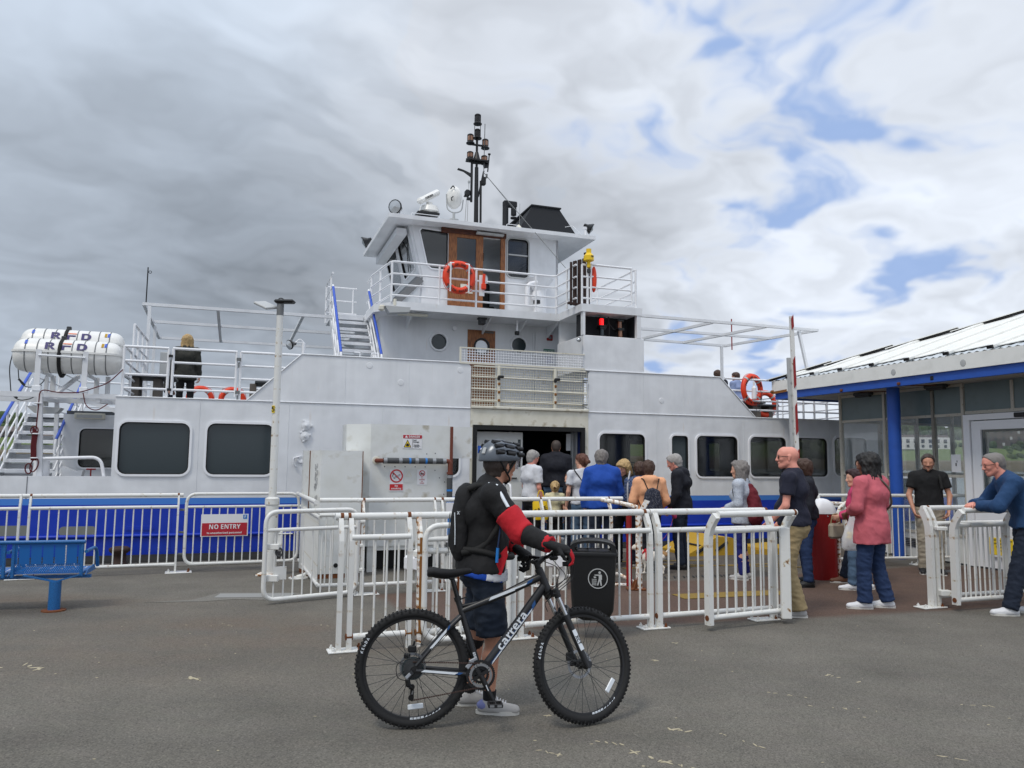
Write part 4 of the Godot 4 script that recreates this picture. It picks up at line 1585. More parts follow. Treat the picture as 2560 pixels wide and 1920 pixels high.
	part("raft_rack",g,M.ship_white,F)
	g=G.new()
	g.prism(p2([-7.78,2.36,-7.3,2.34,-7.36,2.26,-7.66,2.25]),side(0.5),-0.12,0.12)
	g.bx(-7.55,2.40,-0.5,0.08,0.07,0.08)
	part("floodlight",g,M.light_grey,F)
func ferry_bridge(F: Node3D)->void:
	var g: G
	var W:=2.5
	# near wall with window, door opening and window
	var h1:=p2([-1.24,6.44,-1.2,6.49,-0.66,6.47,-0.635,6.44,-0.63,5.68,-0.66,5.65,-0.98,5.66,-1.06,5.72])
	var h2:=rrect(0.73,5.63,1.21,6.49,0.09)
	var ho:=p2([-0.61,4.62,0.655,4.62,0.655,6.44,-0.61,6.44])
	g=G.new()
	var nearw:=p2([-1.2,4.6,1.93,4.6,1.93,6.56,-1.44,6.56,-1.16,5.45])
	g.prism(nearw,side(W),-0.05,0.0,[h1,ho,h2])
	g.prism(nearw,side(5.5),-0.05,0.0,[rrect(-1.05,5.7,-0.1,6.4,0.08),rrect(0.15,4.75,0.62,6.4,0.05),rrect(0.73,5.63,1.21,6.4,0.09)])
	g.prism(p2([2.5,4.6,5.5,4.6,5.5,6.56,2.5,6.56]),across(1.93),-0.05,0.0,[rrect(3.0,5.6,5.0,6.3,0.1)])
	part("wheelhouse_wall",g,M.ship_white,F)
	window_set(F,h1,side(W),-0.03,M.glass_dark,0.03)
	window_set(F,h2,side(W),-0.03,M.glass_dark,0.03,M.light_grey)
	g=G.new()
	g.bx(0.97,6.13,-W-0.005,0.5,0.03,0.03)
	part("window_bar",g,M.light_grey,F)
	# raked front with two windows, seen edge on
	g=G.new()
	g.prism(p2([2.55,4.6,5.45,4.6,5.45,5.45,2.55,5.45]),across(-1.17),-0.03,0.03)
	var rk:=Transform3D(Basis(Vector3(0,0,-1),V(-0.28,1.11,0).normalized(),V(1.11,0.28,0).normalized()),V(-1.16,5.45,0))
	var fh:=[rrect(2.72,0.25,3.85,1.05,0.1),rrect(4.12,0.25,5.3,1.05,0.1)]
	g.prism(p2([2.52,0,5.48,0,5.48,1.145,2.52,1.145]),rk,-0.05,0.0,fh)
	part("wheelhouse_front",g,M.ship_white,F)
	var rk2:=Transform3D(Basis(Vector3(0,0,1),rk.basis.y,-rk.basis.z),rk.origin-rk.basis.z*0.05)
	for h in fh:
		var hm:=PackedVector2Array()
		for p in h:
			hm.append(Vector2(-p.x,p.y))
		window_set(F,hm,rk2,-0.02,M.glass_dark,0.03)
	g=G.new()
	g.bar(L(-1.2,5.40,W-0.03),L(-1.72,4.86,W-0.03),0.14,0.05,V(0,0,1))  # dark diagonal bar added to stand for shade on the lower front wall
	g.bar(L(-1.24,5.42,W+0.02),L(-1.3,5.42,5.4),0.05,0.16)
	part("front_shade_and_sill",g,M.mid_grey,F)
	g=G.new()
	g.bar(L(-1.56,6.5,3.2),L(-1.4,6.2,3.1),0.015,0.02)
	g.bar(L(-1.40,6.2,3.1),L(-1.3,5.75,3.35),0.015,0.02)
	part("window_wiper",g,M.black,F)
	g=G.new()
	g.bar(L(-1.62,6.42,2.6),L(-1.62,6.42,5.3),0.22,0.14)
	part("wiper_cover",g,M.ship_white,F)
	# roof
	g=G.new()
	g.prism(p2([-1.98,2.13,2.68,2.11,2.72,5.5,-2.02,5.46]),plan(6.56),0.0,0.085)
	part("wheelhouse_roof",g,M.ship_white,F)
	# sliding wooden door
	g=G.new()
	g.bx(-0.06,6.55,-W+0.045,1.46,0.20,0.08,0.01)
	part("door_track",g,M.dark_wood,F)
	g=G.new()
	g.prism(p2([-0.62,4.62,0.15,4.62,0.15,6.45,-0.62,6.45]),side(W-0.01),0.0,0.045,[p2([-0.44,5.72,-0.01,5.72,-0.01,6.38,-0.44,6.38])])
	for k in 6:
		g.bx(-0.53+k*0.125,5.18,-W+0.058,0.11,1.0,0.008)
	var d:=part("wheelhouse_door",g,M.wood,F)
	g=G.new()
	g.bx(-0.225,6.05,-W+0.03,0.44,0.67,0.008)
	part("pane",g,M.glass_dark,d)
	g=G.new()
	g.bx(-0.23,5.18,-W+0.065,0.3,0.03,0.01)
	g.bx(-0.23,5.3,-W+0.065,0.24,0.12,0.012)
	part("door_plate",g,M.gangway_cream,d)
	g=G.new()
	g.bx(0.605,5.54,-W+0.03,0.10,1.84,0.06)
	part("door_post",g,M.wood,F)
	g=G.new()
	g.bx(0.28,6.50,-W+0.12,0.62,0.05,0.1,0.01)
	part("strip_light",g,M.light_grey,F)
	# inside
	g=G.new()
	g.bx(0.3,4.63,-4.0,2.9,0.04,2.9)
	part("bridge_floor",g,M.deck_grey,F)
	g=G.new()
	g.bx(0.33,6.1,-4.9,0.5,0.5,0.3)
	g.bx(0.3,6.2,-3.2,0.16,0.18,0.1)
	g.bx(-0.5,5.15,-4.2,0.8,0.9,1.6,0.04)
	g.bx(1.6,5.4,-4.0,0.3,1.5,1.6)
	part("console",g,M.dark_grey,F)
	g=G.new()
	g.bx(0.35,4.95,-3.0,0.42,0.1,0.42,0.04)
	g.bx(0.33,5.3,-3.2,0.42,0.6,0.1,0.04)
	g.rod(L(0.35,4.65,3.0),L(0.35,4.9,3.0),0.05,8)
	part("helm_seat",g,M.black,F)
	# rails round the bridge deck
	var hh:=[5.385,5.15,4.94,4.73]
	railing(F,[Vector2(-2.22,3.2),Vector2(-2.22,2.5),Vector2(-2.05,1.2),Vector2(1.34,1.2),Vector2(1.34,0.15)],hh,[Vector2(-2.22,2.6),Vector2(-2.14,1.95),Vector2(-2.04,1.22),Vector2(-1.11,1.2),Vector2(-0.36,1.2),Vector2(0.905,1.2),Vector2(1.34,1.15),Vector2(1.34,0.6)],4.6,M.white)
	railing(F,[Vector2(1.44,0.1),Vector2(1.60,0.1)],hh,[Vector2(1.44,0.1),Vector2(1.56,0.1)],4.6,M.white)
	railing(F,[Vector2(1.62,0.08),Vector2(2.50,0.08)],hh.map(func(q): return q+0.01),[Vector2(1.62,0.08),Vector2(2.50,0.08)],4.66,M.white,0.018,"rail_gate")
	railing(F,[Vector2(2.60,0.1),Vector2(2.62,2.0)],hh,[Vector2(2.60,0.1),Vector2(2.62,1.9)],4.6,M.white)
	railing(F,[Vector2(2.62,2.0),Vector2(2.5,2.5),Vector2(2.62,7.9)],hh,[Vector2(2.62,2.6),Vector2(2.62,4.5)],4.6,M.white)
	# lifebuoy hoop on the rail
	g=G.new()
	for s in [-0.93,-0.56]:
		g.tube(bend([L(s,4.86,1.04),L(s,5.43,1.02),L(s,5.43,1.2)],0.05),0.016,6)
	g.rod(L(-0.93,5.43,1.06),L(-0.56,5.43,1.06),0.014,6)
	part("lifebuoy_holder",g,M.white,F)
	# beside the door
	g=G.new()
	g.tube(bend([L(0.98,4.9,1.9),L(0.98,5.35,1.9),L(1.2,5.4,1.9)],0.12),0.05,10)
	part("air_pipe",g,M.white,F)
	g=G.new()
	g.lathe(T(1.42,4.6,-2.3),[Vector2(0.14,0),Vector2(0.14,0.72),Vector2(0.3,0.98),Vector2(0.0,0.98)],16)
	part("mushroom_vent",g,M.ship_white,F)
	g=G.new()
	g.lathe(T(1.12,4.95,-1.7),[Vector2(0.06,0.0),Vector2(0.11,0.06),Vector2(0.09,0.2),Vector2(0.0,0.22)],12)
	part("horn",g,M.white,F)
	g=G.new()
	g.rod(L(1.12,4.9,1.7),L(1.12,4.97,1.7),0.075,12)
	part("horn_mouth",g,M.black,F)
	# on the roof
	var top:=6.645
	g=G.new()
	g.rod(L(0.43,top,4.0),L(0.42,8.62,4.0),0.06,10,0.045)
	g.rod(L(0.42,8.6,4.0),L(0.42,9.35,4.0),0.03,8)
	g.rod(L(0.545,top,4.0),L(0.53,8.3,4.0),0.028,8)
	g.rod(L(0.30,7.75,4.0),L(0.30,8.75,4.0),0.03,8)
	g.bx(0.42,8.78,-4.0,0.5,0.035,0.22)
	g.prism(p2([0.17,8.79,0.68,8.79,0.60,8.72,0.32,8.70]),side(4.0),-0.02,0.02)
	g.lathe(T(0.42,8.78,-4.0),[Vector2(0.10,0),Vector2(0.04,0.22),Vector2(0.0,0.22)],8)
	g.bx(0.43,9.18,-4.0,0.38,0.03,0.06)
	g.prism(p2([-0.06,8.5,-0.04,8.54,0.10,8.51,0.28,8.45,0.28,8.36,0.2,8.41,0.1,8.47]),side(4.0),-0.02,0.02)
	g.prism(p2([0.60,8.62,0.72,8.66,0.74,8.86,0.66,8.82,0.55,8.86]),side(4.0),-0.015,0.015)
	g.bar(L(0.70,8.55,4.0),L(0.735,9.0,4.0),0.025,0.025)
	g.rod(L(0.735,8.98,4.0),L(0.735,9.01,4.0),0.035,8)
	g.bar(L(0.47,7.9,4.0),L(0.60,8.55,4.0),0.05,0.03)
	g.bx(0.6,8.3,-4.0,0.1,0.2,0.12,0.02)
	g.bx(0.20,7.95,-4.0,0.12,0.16,0.16,0.03)
	g.bar(L(0.13,7.86,4.0),L(0.2,8.0,4.0),0.05,0.04)
	g.bx(0.25,7.82,-4.0,0.12,0.06,0.06)
	for k in 4:
		var a:=TAU*k/4+0.5
		g.rod(L(0.43+0.10*cos(a),9.4,4.0+0.10*sin(a)),L(0.43+0.10*cos(a),9.76,4.0+0.10*sin(a)),0.008,5)
	part("mast",g,M.black,F)
	g=G.new()
	g.rod(L(0.585,8.4,3.95),L(0.60,9.72,3.95),0.010,6)
	part("whip_antenna",g,M.mid_grey,F)
	g=G.new()
	g.rod(L(0.22,8.05,3.95),L(0.22,8.2,3.95),0.008,5)
	g.ell(T(0.22,8.22,-3.95),V(0.03,0.045,0.03),8,6)
	part("small_aerial",g,M.light_grey,F)
	lantern(F,L(0.43,9.70,4.0),0.072,0.27,M.black)
	lantern(F,L(0.43,9.34,4.0),0.072,0.25,M.black)
	lantern(F,L(0.255,9.19,4.0),0.072,0.25,M.lens_amber)
	lantern(F,L(0.63,9.12,4.0),0.072,0.25,M.lens_amber)
	lantern(F,L(0.255,8.79,4.0),0.072,0.21,M.lens_amber)
	lantern(F,L(0.61,8.74,4.0),0.072,0.21,M.lens_amber)
	g=G.new()
	g.rod(L(0.62,8.5,4.0),L(1.54,5.58,1.15),0.007,5)
	g.rod(L(0.62,8.5,4.0),L(1.0,7.35,2.95),0.006,5)
	g.bx(0.66,8.42,-3.95,0.04,0.1,0.04)
	g.rod(L(0.22,7.8,4.0),L(-0.02,6.65,3.2),0.006,5)
	g.rod(L(0.18,7.8,4.0),L(-0.08,6.65,3.2),0.006,5)
	part("stay",g,M.dull_steel,F)
	# radar on its bracket
	g=G.new()
	g.rod(L(-1.06,top,3.2),L(-1.04,6.98,3.2),0.045,8)
	g.bx(-0.95,7.03,-3.2,0.5,0.05,0.4,0.01)
	g.prism(p2([-1.16,7.01,-0.86,7.01,-1.0,6.8,-1.06,6.8]),side(3.2),-0.03,0.03)
	g.bar(L(-1.0,6.75,3.2),L(-0.78,7.0,3.2),0.02,0.02)
	part("radar_bracket",g,M.black,F)
	var rx:=Transform3D(Basis(Vector3.UP,0.5),L(-0.90,7.05,3.2))
	g=G.new()
	g.lathe(rx,[Vector2(0.16,0),Vector2(0.24,0.05),Vector2(0.20,0.17),Vector2(0.08,0.2),Vector2(0.07,0.28),Vector2(0,0.28)],12)
	part("radar_base",g,M.raft_white,F)
	g=G.new()
	var rl:=Transform3D(Basis(V(0.62,0.5,-0.5).normalized(),V(-0.45,0.86,0.2).normalized(),V(0.62,0.5,-0.5).normalized().cross(V(-0.45,0.86,0.2).normalized())).orthonormalized(),L(-0.92,7.46,3.2))
	g.box(rl,V(0.82,0.14,0.16),0.05)
	var ra:=part("radar_scanner",g,M.raft_white,F)
	text("FURUNO",0.055,M.ink,ra,rl*T(-0.08,0.0,0.083))
	# covered searchlight
	g=G.new()
	g.lathe(T(-0.38,top,-3.0),[Vector2(0.09,0),Vector2(0.09,0.26),Vector2(0.11,0.27),Vector2(0.11,0.29),Vector2(0.03,0.30),Vector2(0.03,0.46),Vector2(0,0.46)],12)
	g.tube(bend([L(-0.56,7.5,3.0),L(-0.54,7.15,3.0),L(-0.38,7.08,3.0),L(-0.2,7.15,3.0),L(-0.17,7.42,3.0)],0.08),0.014,6)
	part("lamp_stand",g,M.light_grey,F)
	g=G.new()
	g.ell(Transform3D(Basis(Vector3.UP,0.5),L(-0.38,7.44,3.0)),V(0.17,0.26,0.20),10,8)
	part("canvas_cover",g,M.raft_white,F)
	g=G.new()
	g.tube(bend([L(-0.50,7.58,2.86),L(-0.45,7.66,2.84),L(-0.42,7.6,2.82)],0.03),0.014,5)
	g.tube(bend([L(-0.47,7.3,2.82),L(-0.5,7.36,2.82),L(-0.45,7.4,2.8)],0.03),0.012,5)
	part("cover_tie",g,M.black,F)
	floodlamp(F,L(-1.83,6.82,2.25),V(-0.62,-0.12,0.77),0.15)
	floodlamp(F,L(2.66,6.86,2.3),V(0.8,-0.45,0.3),0.13)
	floodlamp(F,L(-2.05,6.84,5.2),V(-0.9,-0.45,-0.1),0.14)
	g=G.new()
	g.rod(L(-1.72,top,2.3),L(-1.72,6.84,2.3),0.025,8)
	g.rod(L(2.52,top,2.3),L(2.52,6.8,2.3),0.035,8)
	g.bar(L(2.45,6.86,2.3),L(2.6,6.86,2.3),0.04,0.06)
	g.rod(L(-1.95,top,5.2),L(-1.95,6.84,5.2),0.03,8)
	g.tube(pv([L(-1.72,6.85,2.3),L(-1.62,6.7,2.3),L(-1.4,top+0.02,2.35)]),0.006,5)
	g.tube(pv([L(2.4,6.72,2.3),L(2.2,6.88,2.3),L(2.1,6.9,2.5)]),0.006,5)
	part("lamp_bracket",g,M.white,F)
	g=G.new()
	g.rod(L(0.90,top,3.2),L(0.90,7.55,3.2),0.07,12)
	g.bar(L(0.84,7.52,3.2),L(1.17,7.52,3.2),0.13,0.14,Vector3.UP,0.02)
	g.rod(L(1.10,7.5,3.2),L(1.10,7.27,3.2),0.065,12)
	g.rod(L(1.10,7.22,3.2),L(1.10,7.19,3.2),0.075,12)
	part("exhaust_pipe",g,M.soot_black,F)
	g=G.new()
	var fr: Array=[]
	fr.append(pv([L(1.0,top,2.75),L(2.62,top,2.75),L(2.6,top,4.6),L(1.1,top,4.6)]))
	fr.append(pv([L(1.43,7.43,2.85),L(2.10,7.42,2.85),L(2.10,7.42,4.5),L(1.5,7.43,4.5)]))
	for j in 4:
		var k:=(j+1) % 4
		g.quad(fr[0][j],fr[0][k],fr[1][k],fr[1][j],(fr[0][j]+fr[0][k])*0.5-L(1.8,6.9,3.7))
	g.quad(fr[1][0],fr[1][1],fr[1][2],fr[1][3],Vector3.UP)
	g.bx(1.77,7.44,-3.68,0.74,0.03,1.72)
	part("funnel_casing",g,M.soot_black,F)
	g=G.new()
	g.lathe(T(0.98,top,-2.5),[Vector2(0.14,0),Vector2(0.12,0.05),Vector2(0.02,0.18),Vector2(0,0.18)],10)
	part("dome_cap",g,M.gangway_cream,F)
	g=G.new()
	for e in [[-1.5,-0.9],[0.6,0.85]]:
		g.tube(bend([L(e[0],top,2.2),L(e[0],top+0.07,2.2),L(e[1],top+0.07,2.2),L(e[1],top,2.2)],0.03),0.008,5)
	part("roof_grab_rail",g,M.white,F)
	g=G.new()
	g.rod(L(1.18,top,3.0),L(1.18,7.5,3.0),0.005,5)
	part("whip_antenna",g,M.light_grey,F)
# a curved flat post carrying the handrail out by off (a ground vector)
func post_mesh(off: Vector3,hy: float,w: float,t: float,along: Vector3,y0:=0.0)->G:
	var g:=G.new()
	var path:=[V(0,y0,0),V(0,hy-0.30,0),V(0,hy-0.20,0)+off*0.06,V(0,hy-0.12,0)+off*0.32,V(0,hy-0.05,0)+off*0.72,V(0,hy-0.01,0)+off]
	var o:=off.normalized() if off.length()>0.001 else along.cross(Vector3.UP)
	var rings: Array=[]
	for i in path.size():
		var a: Vector3=path[maxi(i-1,0)]
		var b: Vector3=path[mini(i+1,path.size()-1)]
		var d:=(b-a).normalized()
		var side_:=along.normalized()
		var up:=d.cross(side_).normalized()
		rings.append(pv([path[i]+side_*t+up*w,path[i]-side_*t+up*w,path[i]-side_*t-up*w,path[i]+side_*t-up*w]))
	for i in rings.size()-1:
		for k in 4:
			var k2:=(k+1) % 4
			g.quad(rings[i][k],rings[i][k2],rings[i+1][k2],rings[i+1][k],(rings[i][k]+rings[i][k2])*0.5-path[i])
	g.quad(rings[-1][0],rings[-1][1],rings[-1][2],rings[-1][3],path[-1]-path[-2])
	return g
func base_plate(parent: Node,at: Vector3,turn: float,sx: float,sz: float,m: Material)->void:
	var g:=G.new()
	g.box(Transform3D(Basis(Vector3.UP,turn),at+V(0,0.009,0)),V(sx,0.014,sz),0.004)
	var o:=part("base_plate",g,m,parent)
	for e in [[-0.38,-0.3],[-0.36,0.3],[0.38,-0.3],[0.36,0.32]]:
		g=G.new()
		var p:=Basis(Vector3.UP,turn)*V(sx*e[0],0,sz*e[1])+at
		g.rod(p+V(0,0.016,0),p+V(0,0.034,0),0.017,6)
		g.rod(p+V(0,0.034,0),p+V(0,0.05,0),0.009,6)
		part("bolt",g,M.rust if e[0]>0 else m,o)
# one panel from ground point a to b: o may hold hand, mid, bot, off, nb, posts [t ...], hx (handrail overrun), mats
func fence_panel(label: String,a: Vector2,b: Vector2,o: Dictionary)->Node3D:
	var A:=V(a.x,0,a.y)
	var B:=V(b.x,0,b.y)
	var along:=(B-A).normalized()
	var len:=A.distance_to(B)
	var back:=V(along.z,0,-along.x)
	var off: float=o.get("off",0.09)
	var hy: float=o.get("hand",1.10)
	var my: float=o.get("mid",0.93)
	var by: float=o.get("bot",0.12)
	var m: Material=o.get("mat",M.fence_white)
	var r: float=o.get("r",0.03)
	var t:=thing("fence_panel",label,"fence",A,0.0,"white railing panels on the landing")
	var ofv:=back*off
	var g: G
	if hy>0.0:
		g=G.new()
		var ex: Array=o.get("hx",[0.0,0.0])
		g.rod(ofv+V(0,hy,0)-along*ex[0],ofv+V(0,hy,0)+along*(len+ex[1]),o.get("hr",0.027),12)
		part("handrail",g,m,t)
	for e in [["mid_rail",my,r*0.75],["bottom_rail",by,r*0.75]]:
		g=G.new()
		g.rod(V(0,e[1],0)+along*o.get("in0",0.0),along*(len-o.get("in1",0.0))+V(0,e[1],0),e[2],10)
		part(e[0],g,m,t)
	var nb: int=o.get("nb",8)
	var g0:=G.new()
	g0.rod(V(0,by,0),V(0,my,0),o.get("br",0.0095),8)
	var bm:=g0.mesh()
	for k in nb:
		var x: float=o.get("in0",0.0)+(len-o.get("in0",0.0)-o.get("in1",0.0))*(k+1)/(nb+1)
		obj("baluster",bm,m,t,Transform3D(Basis(),along*x))
	var pm: Array=o.get("pmat",[])
	var pi:=0
	for x in o.get("posts",[0.0,len]):
		part("post",post_mesh(ofv,hy if hy>0.0 else my+0.02,o.get("pw",0.028),o.get("pt",0.013),along,o.get("py",0.0)),pm[pi] if pi<pm.size() else m,t,Transform3D(Basis(),along*x))
		pi+=1
	var rr:=RandomNumberGenerator.new()
	rr.seed=int(absf(a.x)*1000.0)+7
	for x in o.get("posts",[0.0,len]):
		if hy>0.0 and rr.randf()<0.6:
			g=G.new()
			var q: Vector3=ofv+V(0,hy,0)+along*(x+rr.randf_range(-0.02,0.02))
			g.rod(q-along*0.012,q+along*rr.randf_range(0.008,0.02),o.get("hr",0.027)+0.0012,12)
			part("rust_stain",g,M.rust,t)
		if rr.randf()<0.7:
			g=G.new()
			var q: Vector3=along*x+V(0,by,0)
			g.rod(q-along*0.03,q+along*0.03,r*0.75+0.0012,10)
			part("rust_stain",g,M.rust_run if rr.randf()<0.5 else M.rust,t)
	for x in o.get("plates",[]):
		base_plate(t,along*x+back*o.get("pb",0.02),atan2(-along.z,along.x),0.30,0.15,m)
	return t
# a gate: rounded tube frame with a second rail and balusters
func round_gate(label: String,a: Vector2,b: Vector2,y0: float,y1: float,y2: float,nb: int,r:=0.026)->Node3D:
	var A:=V(a.x,0,a.y)
	var B:=V(b.x,0,b.y)
	var along:=(B-A).normalized()
	var len:=A.distance_to(B)
	var t:=thing("swing_gate",label,"gate",A,0.0,"white swing gates of the landing")
	var g:=G.new()
	g.tube(bend([V(0,y0,0),along*len+V(0,y0,0),along*len+V(0,y1,0),V(0,y1,0)],0.14,7,true),r,10,true)
	part("gate_frame",g,M.fence_white,t)
	g=G.new()
	g.rod(V(0,y2,0),along*len+V(0,y2,0),r*0.85,10)
	part("mid_rail",g,M.fence_white,t)
	var g0:=G.new()
	g0.rod(V(0,y0,0),V(0,y2,0),0.0095,8)
	var bm:=g0.mesh()
	for k in nb:
		obj("baluster",bm,M.fence_white,t,Transform3D(Basis(),along*(len*(k+1)/(nb+1))))
	return t
func fences()->void:
	var g: G
	var f: Node3D
	# along the quay edge
	fence_panel("white railing panel at the left edge, behind the blue bench",Vector2(-8.2,-9.35),Vector2(-6.36,-10.1),{"hand": 1.065,"mid": 0.905,"nb": 13,"posts": [1.98],"off": 0.05})
	f=fence_panel("long white railing panel beside the blue hull, right of the bench",Vector2(-6.27,-10.15),Vector2(-4.63,-10.84),{"hand": 1.065,"mid": 0.905,"nb": 15,"hx": [0.1,0.06],"posts": [0.0,1.78],"off": 0.05})
	base_plate(f,V(-0.05,0,0.0),0.4,0.34,0.2,M.fence_white)
	base_plate(f,V(1.68,0,-0.71),0.4,0.34,0.2,M.fence_white)
	f=round_gate("white gate carrying the no entry sign",Vector2(-4.54,-10.9),Vector2(-3.12,-11.46),0.11,1.08,0.90,13,0.022)
	for y in [0.86,0.55,0.25]:
		g=G.new()
		g.bx(-0.045,y,0.0,0.09,0.03,0.025,0.006)
		part("hinge",g,M.dull_steel,f)
	var ns:=thing("no_entry_sign","red and white NO ENTRY sign tied to the gate","sign",V(-4.05,0.64,-11.055),0.376)
	g=G.new()
	g.bx(0,0,0,0.63,0.31,0.006)
	part("board",g,M.sign_white,ns)
	g=G.new()
	g.bx(0,-0.055,0.005,0.60,0.175,0.004)
	var rp:=part("red_panel",g,M.sign_red,ns)
	text("NO ENTRY",0.062,M.sign_white,rp,T(0,-0.02,0.008))
	text("to unauthorised personnel",0.026,M.sign_white,rp,T(0,-0.105,0.008))
	g=G.new()
	g.bx(0.27,0.115,0.004,0.055,0.06,0.004)
	var sq:=part("blue_square",g,M.sign_blue,ns)
	text("F",0.036,M.sign_white,sq,T(0.27,0.115,0.007))
	# the return from the quay edge towards the cabinets
	fence_panel("white railing running from the quay edge back to the white cabinet",Vector2(-3.08,-11.42),Vector2(-2.24,-9.16),{"nb": 17,"posts": [],"off": -0.05,"hand": 1.08,"mid": 0.90})
	f=fence_panel("short white railing in front of the lower white cabinet",Vector2(-2.24,-9.14),Vector2(-1.78,-9.28),{"nb": 5,"posts": [],"off": 0.09})
	f=thing("rail_foot","curved white foot with round plate under the railing return","bracket",V(-2.82,0,-10.47))
	g=G.new()
	g.tube(bend([V(0.14,0.16,-0.02),V(0.1,0.05,0),V(-0.02,0.02,0)],0.08),0.024,8)
	g.lathe(T(0,0.003,0),[Vector2(0.13,0),Vector2(0.13,0.012),Vector2(0,0.012)],14)
	part("foot",g,M.fence_white,f)
	g=G.new()
	g.rod(V(-0.07,0.012,0.03),V(-0.07,0.04,0.03),0.018,6)
	part("bolt",g,M.rust,f)
	# second row, in front of the ferry door
	fence_panel("white railing in front of the taller cabinet with the pipe",Vector2(-1.74,-9.24),Vector2(-0.90,-9.56),{"nb": 6,"hx": [0.06,0.06],"posts": [0.0,0.88],"plates": [0.05,0.86],"pmat": [M.rusted_white]})
	fence_panel("white railing behind the cyclist, left of the boarding queue",Vector2(-0.83,-9.58),Vector2(0.42,-10.02),{"nb": 10,"hx": [0.06,0.06],"posts": [0.0,1.32],"plates": [1.34]})
	fence_panel("white railing in front of the boarding queue with rusty end",Vector2(0.52,-10.05),Vector2(1.42,-10.36),{"nb": 8,"hx": [0.06,0.12],"posts": [0.0,0.86],"pmat": [M.fence_white,M.rusted_white]})
	f=round_gate("white gate standing ajar left of the foreground railing",Vector2(-2.68,-8.55),Vector2(-1.80,-9.18),0.05,1.0,0.80,9)
	g=G.new()
	g.bar(V(0.08,0.33,-0.06),V(0.2,0.33,-0.14),0.02,0.14)
	g.bx(0.07,0.28,-0.05,0.14,0.07,0.05,0.006)
	g.bx(0.07,0.62,-0.05,0.14,0.06,0.05,0.006)
	g.bx(0.13,0.68,-0.09,0.06,0.22,0.03,0.006)
	g.rod(V(0.12,0.76,-0.07),V(0.26,0.76,-0.12),0.008,6)
	part("gate_latch",g,M.fence_white,f)
	g=G.new()
	g.tube(ring3(V(0.14,0.56,-0.06),V(0.035,0,0),V(0,0.045,0),12),0.010,6,true)
	part("padlock",g,M.dark_grey,f)
	g=G.new()
	g.rod(V(0.93,0.02,-0.66),V(0.93,0.95,-0.66),0.014,6)
	for y in [0.86,0.58,0.3]:
		g.bx(0.92,y,-0.65,0.1,0.035,0.035,0.006)
	part("hinge_rod",g,M.fence_white,f)
	# foreground row
	var A:=func(x: float)->Vector2: return Vector2(x,-6.53-0.3731*(x+1.41))
	f=fence_panel("foreground railing panel at its left end beside the rear wheel",A.call(-1.33),A.call(-0.86),{"nb": 4,"hx": [0.13,0.045],"posts": [-0.085,0.0,0.5],"r": 0.034,"hr": 0.031,"plates": [-0.02],"pw": 0.024,"pt": 0.02})
	f=fence_panel("foreground railing panel behind the saddle with one rust streaked post",A.call(-0.78),A.call(0.03),{"mid": 0.80,"nb": 6,"hx": [0.045,0.04],"posts": [0.0,0.865],"r": 0.034,"hr": 0.031,"pw": 0.024,"pt": 0.02,"pmat": [M.rusted_white]})
	g=G.new()
	g.bx(0.012,0.44,0.022,0.03,0.64,0.006)
	g.bx(0.012,0.85,0.022,0.022,0.14,0.006)
	part("rust_streak",g,M.rust_run,f)
	round_gate("white gate set between the foreground posts behind the cyclist",A.call(-0.745)+Vector2(0.012,0.035),A.call(-0.02)+Vector2(0.012,0.035),0.055,1.02,0.905,6)
	fence_panel("foreground railing panel holding the black litter bin",A.call(0.10),A.call(1.35),{"nb": 11,"hx": [0.045,0.04],"posts": [0.0,1.335],"plates": [0.0],"r": 0.034,"hr": 0.031,"pw": 0.026,"pt": 0.022})
	fence_panel("foreground railing panel right of the black litter bin",A.call(1.44),A.call(2.70),{"nb": 11,"hx": [0.045,0.0],"posts": [0.0,1.345],"plates": [-0.05,1.24],"r": 0.034,"hr": 0.031,"pw": 0.03,"pt": 0.026})
	f=fence_panel("white gate panel at the right end of the foreground railing",Vector2(1.90,-7.50),Vector2(2.79,-7.95),{"nb": 8,"hx": [-0.02,0.04],"posts": [0.0,0.99],"off": -0.12,"r": 0.034,"hr": 0.031,"pw": 0.036,"pt": 0.026,"py": 0.055})
	g=G.new()
	g.bx(0.86,0.5,-0.36,0.10,0.9,0.05,0.008)
	part("latch_post",g,M.fence_white,f,Transform3D())
	# right hand railings
	f=fence_panel("white railing at the right edge behind the leaning man",Vector2(4.80,-8.86),Vector2(7.2,-9.72),{"nb": 19,"hx": [0.05,0.0],"posts": [-0.055,0.02],"r": 0.034,"hr": 0.029,"pw": 0.04,"pt": 0.022})
	base_plate(f,V(-0.08,0,0.03),0.35,0.34,0.16,M.fence_white)
	g=G.new()
	g.bx(0.06,0.88,0.05,0.12,0.04,0.09,0.006)
	g.bx(0.07,0.17,0.06,0.12,0.06,0.09,0.006)
	part("hinge",g,M.fence_white,f)
	fence_panel("white gate that the man in blue leans on",Vector2(4.90,-8.63),Vector2(5.66,-8.90),{"nb": 10,"hx": [-0.02,0.1],"posts": [0.0,0.79],"off": -0.12,"r": 0.034,"hr": 0.030,"pw": 0.036,"pt": 0.024,"py": 0.07})
	fence_panel("far white railing between the barrier and the blue column",Vector2(4.86,-12.2),Vector2(6.62,-12.55),{"nb": 16,"hx": [0.2,0.05],"posts": [0.0,1.74],"plates": [1.76],"pw": 0.04,"pt": 0.02})
	fence_panel("far white railing behind the man in black",Vector2(6.70,-12.56),Vector2(7.5,-12.75),{"nb": 8,"hx": [0.05,0.3],"posts": [0.0],"pw": 0.04,"pt": 0.02})
	# rusty hoop beside the red barrier cabinet
	var h:=thing("hoop_barrier","rust streaked white hoop behind the woman in magenta","barrier",V(4.62,0,-11.0))
	g=G.new()
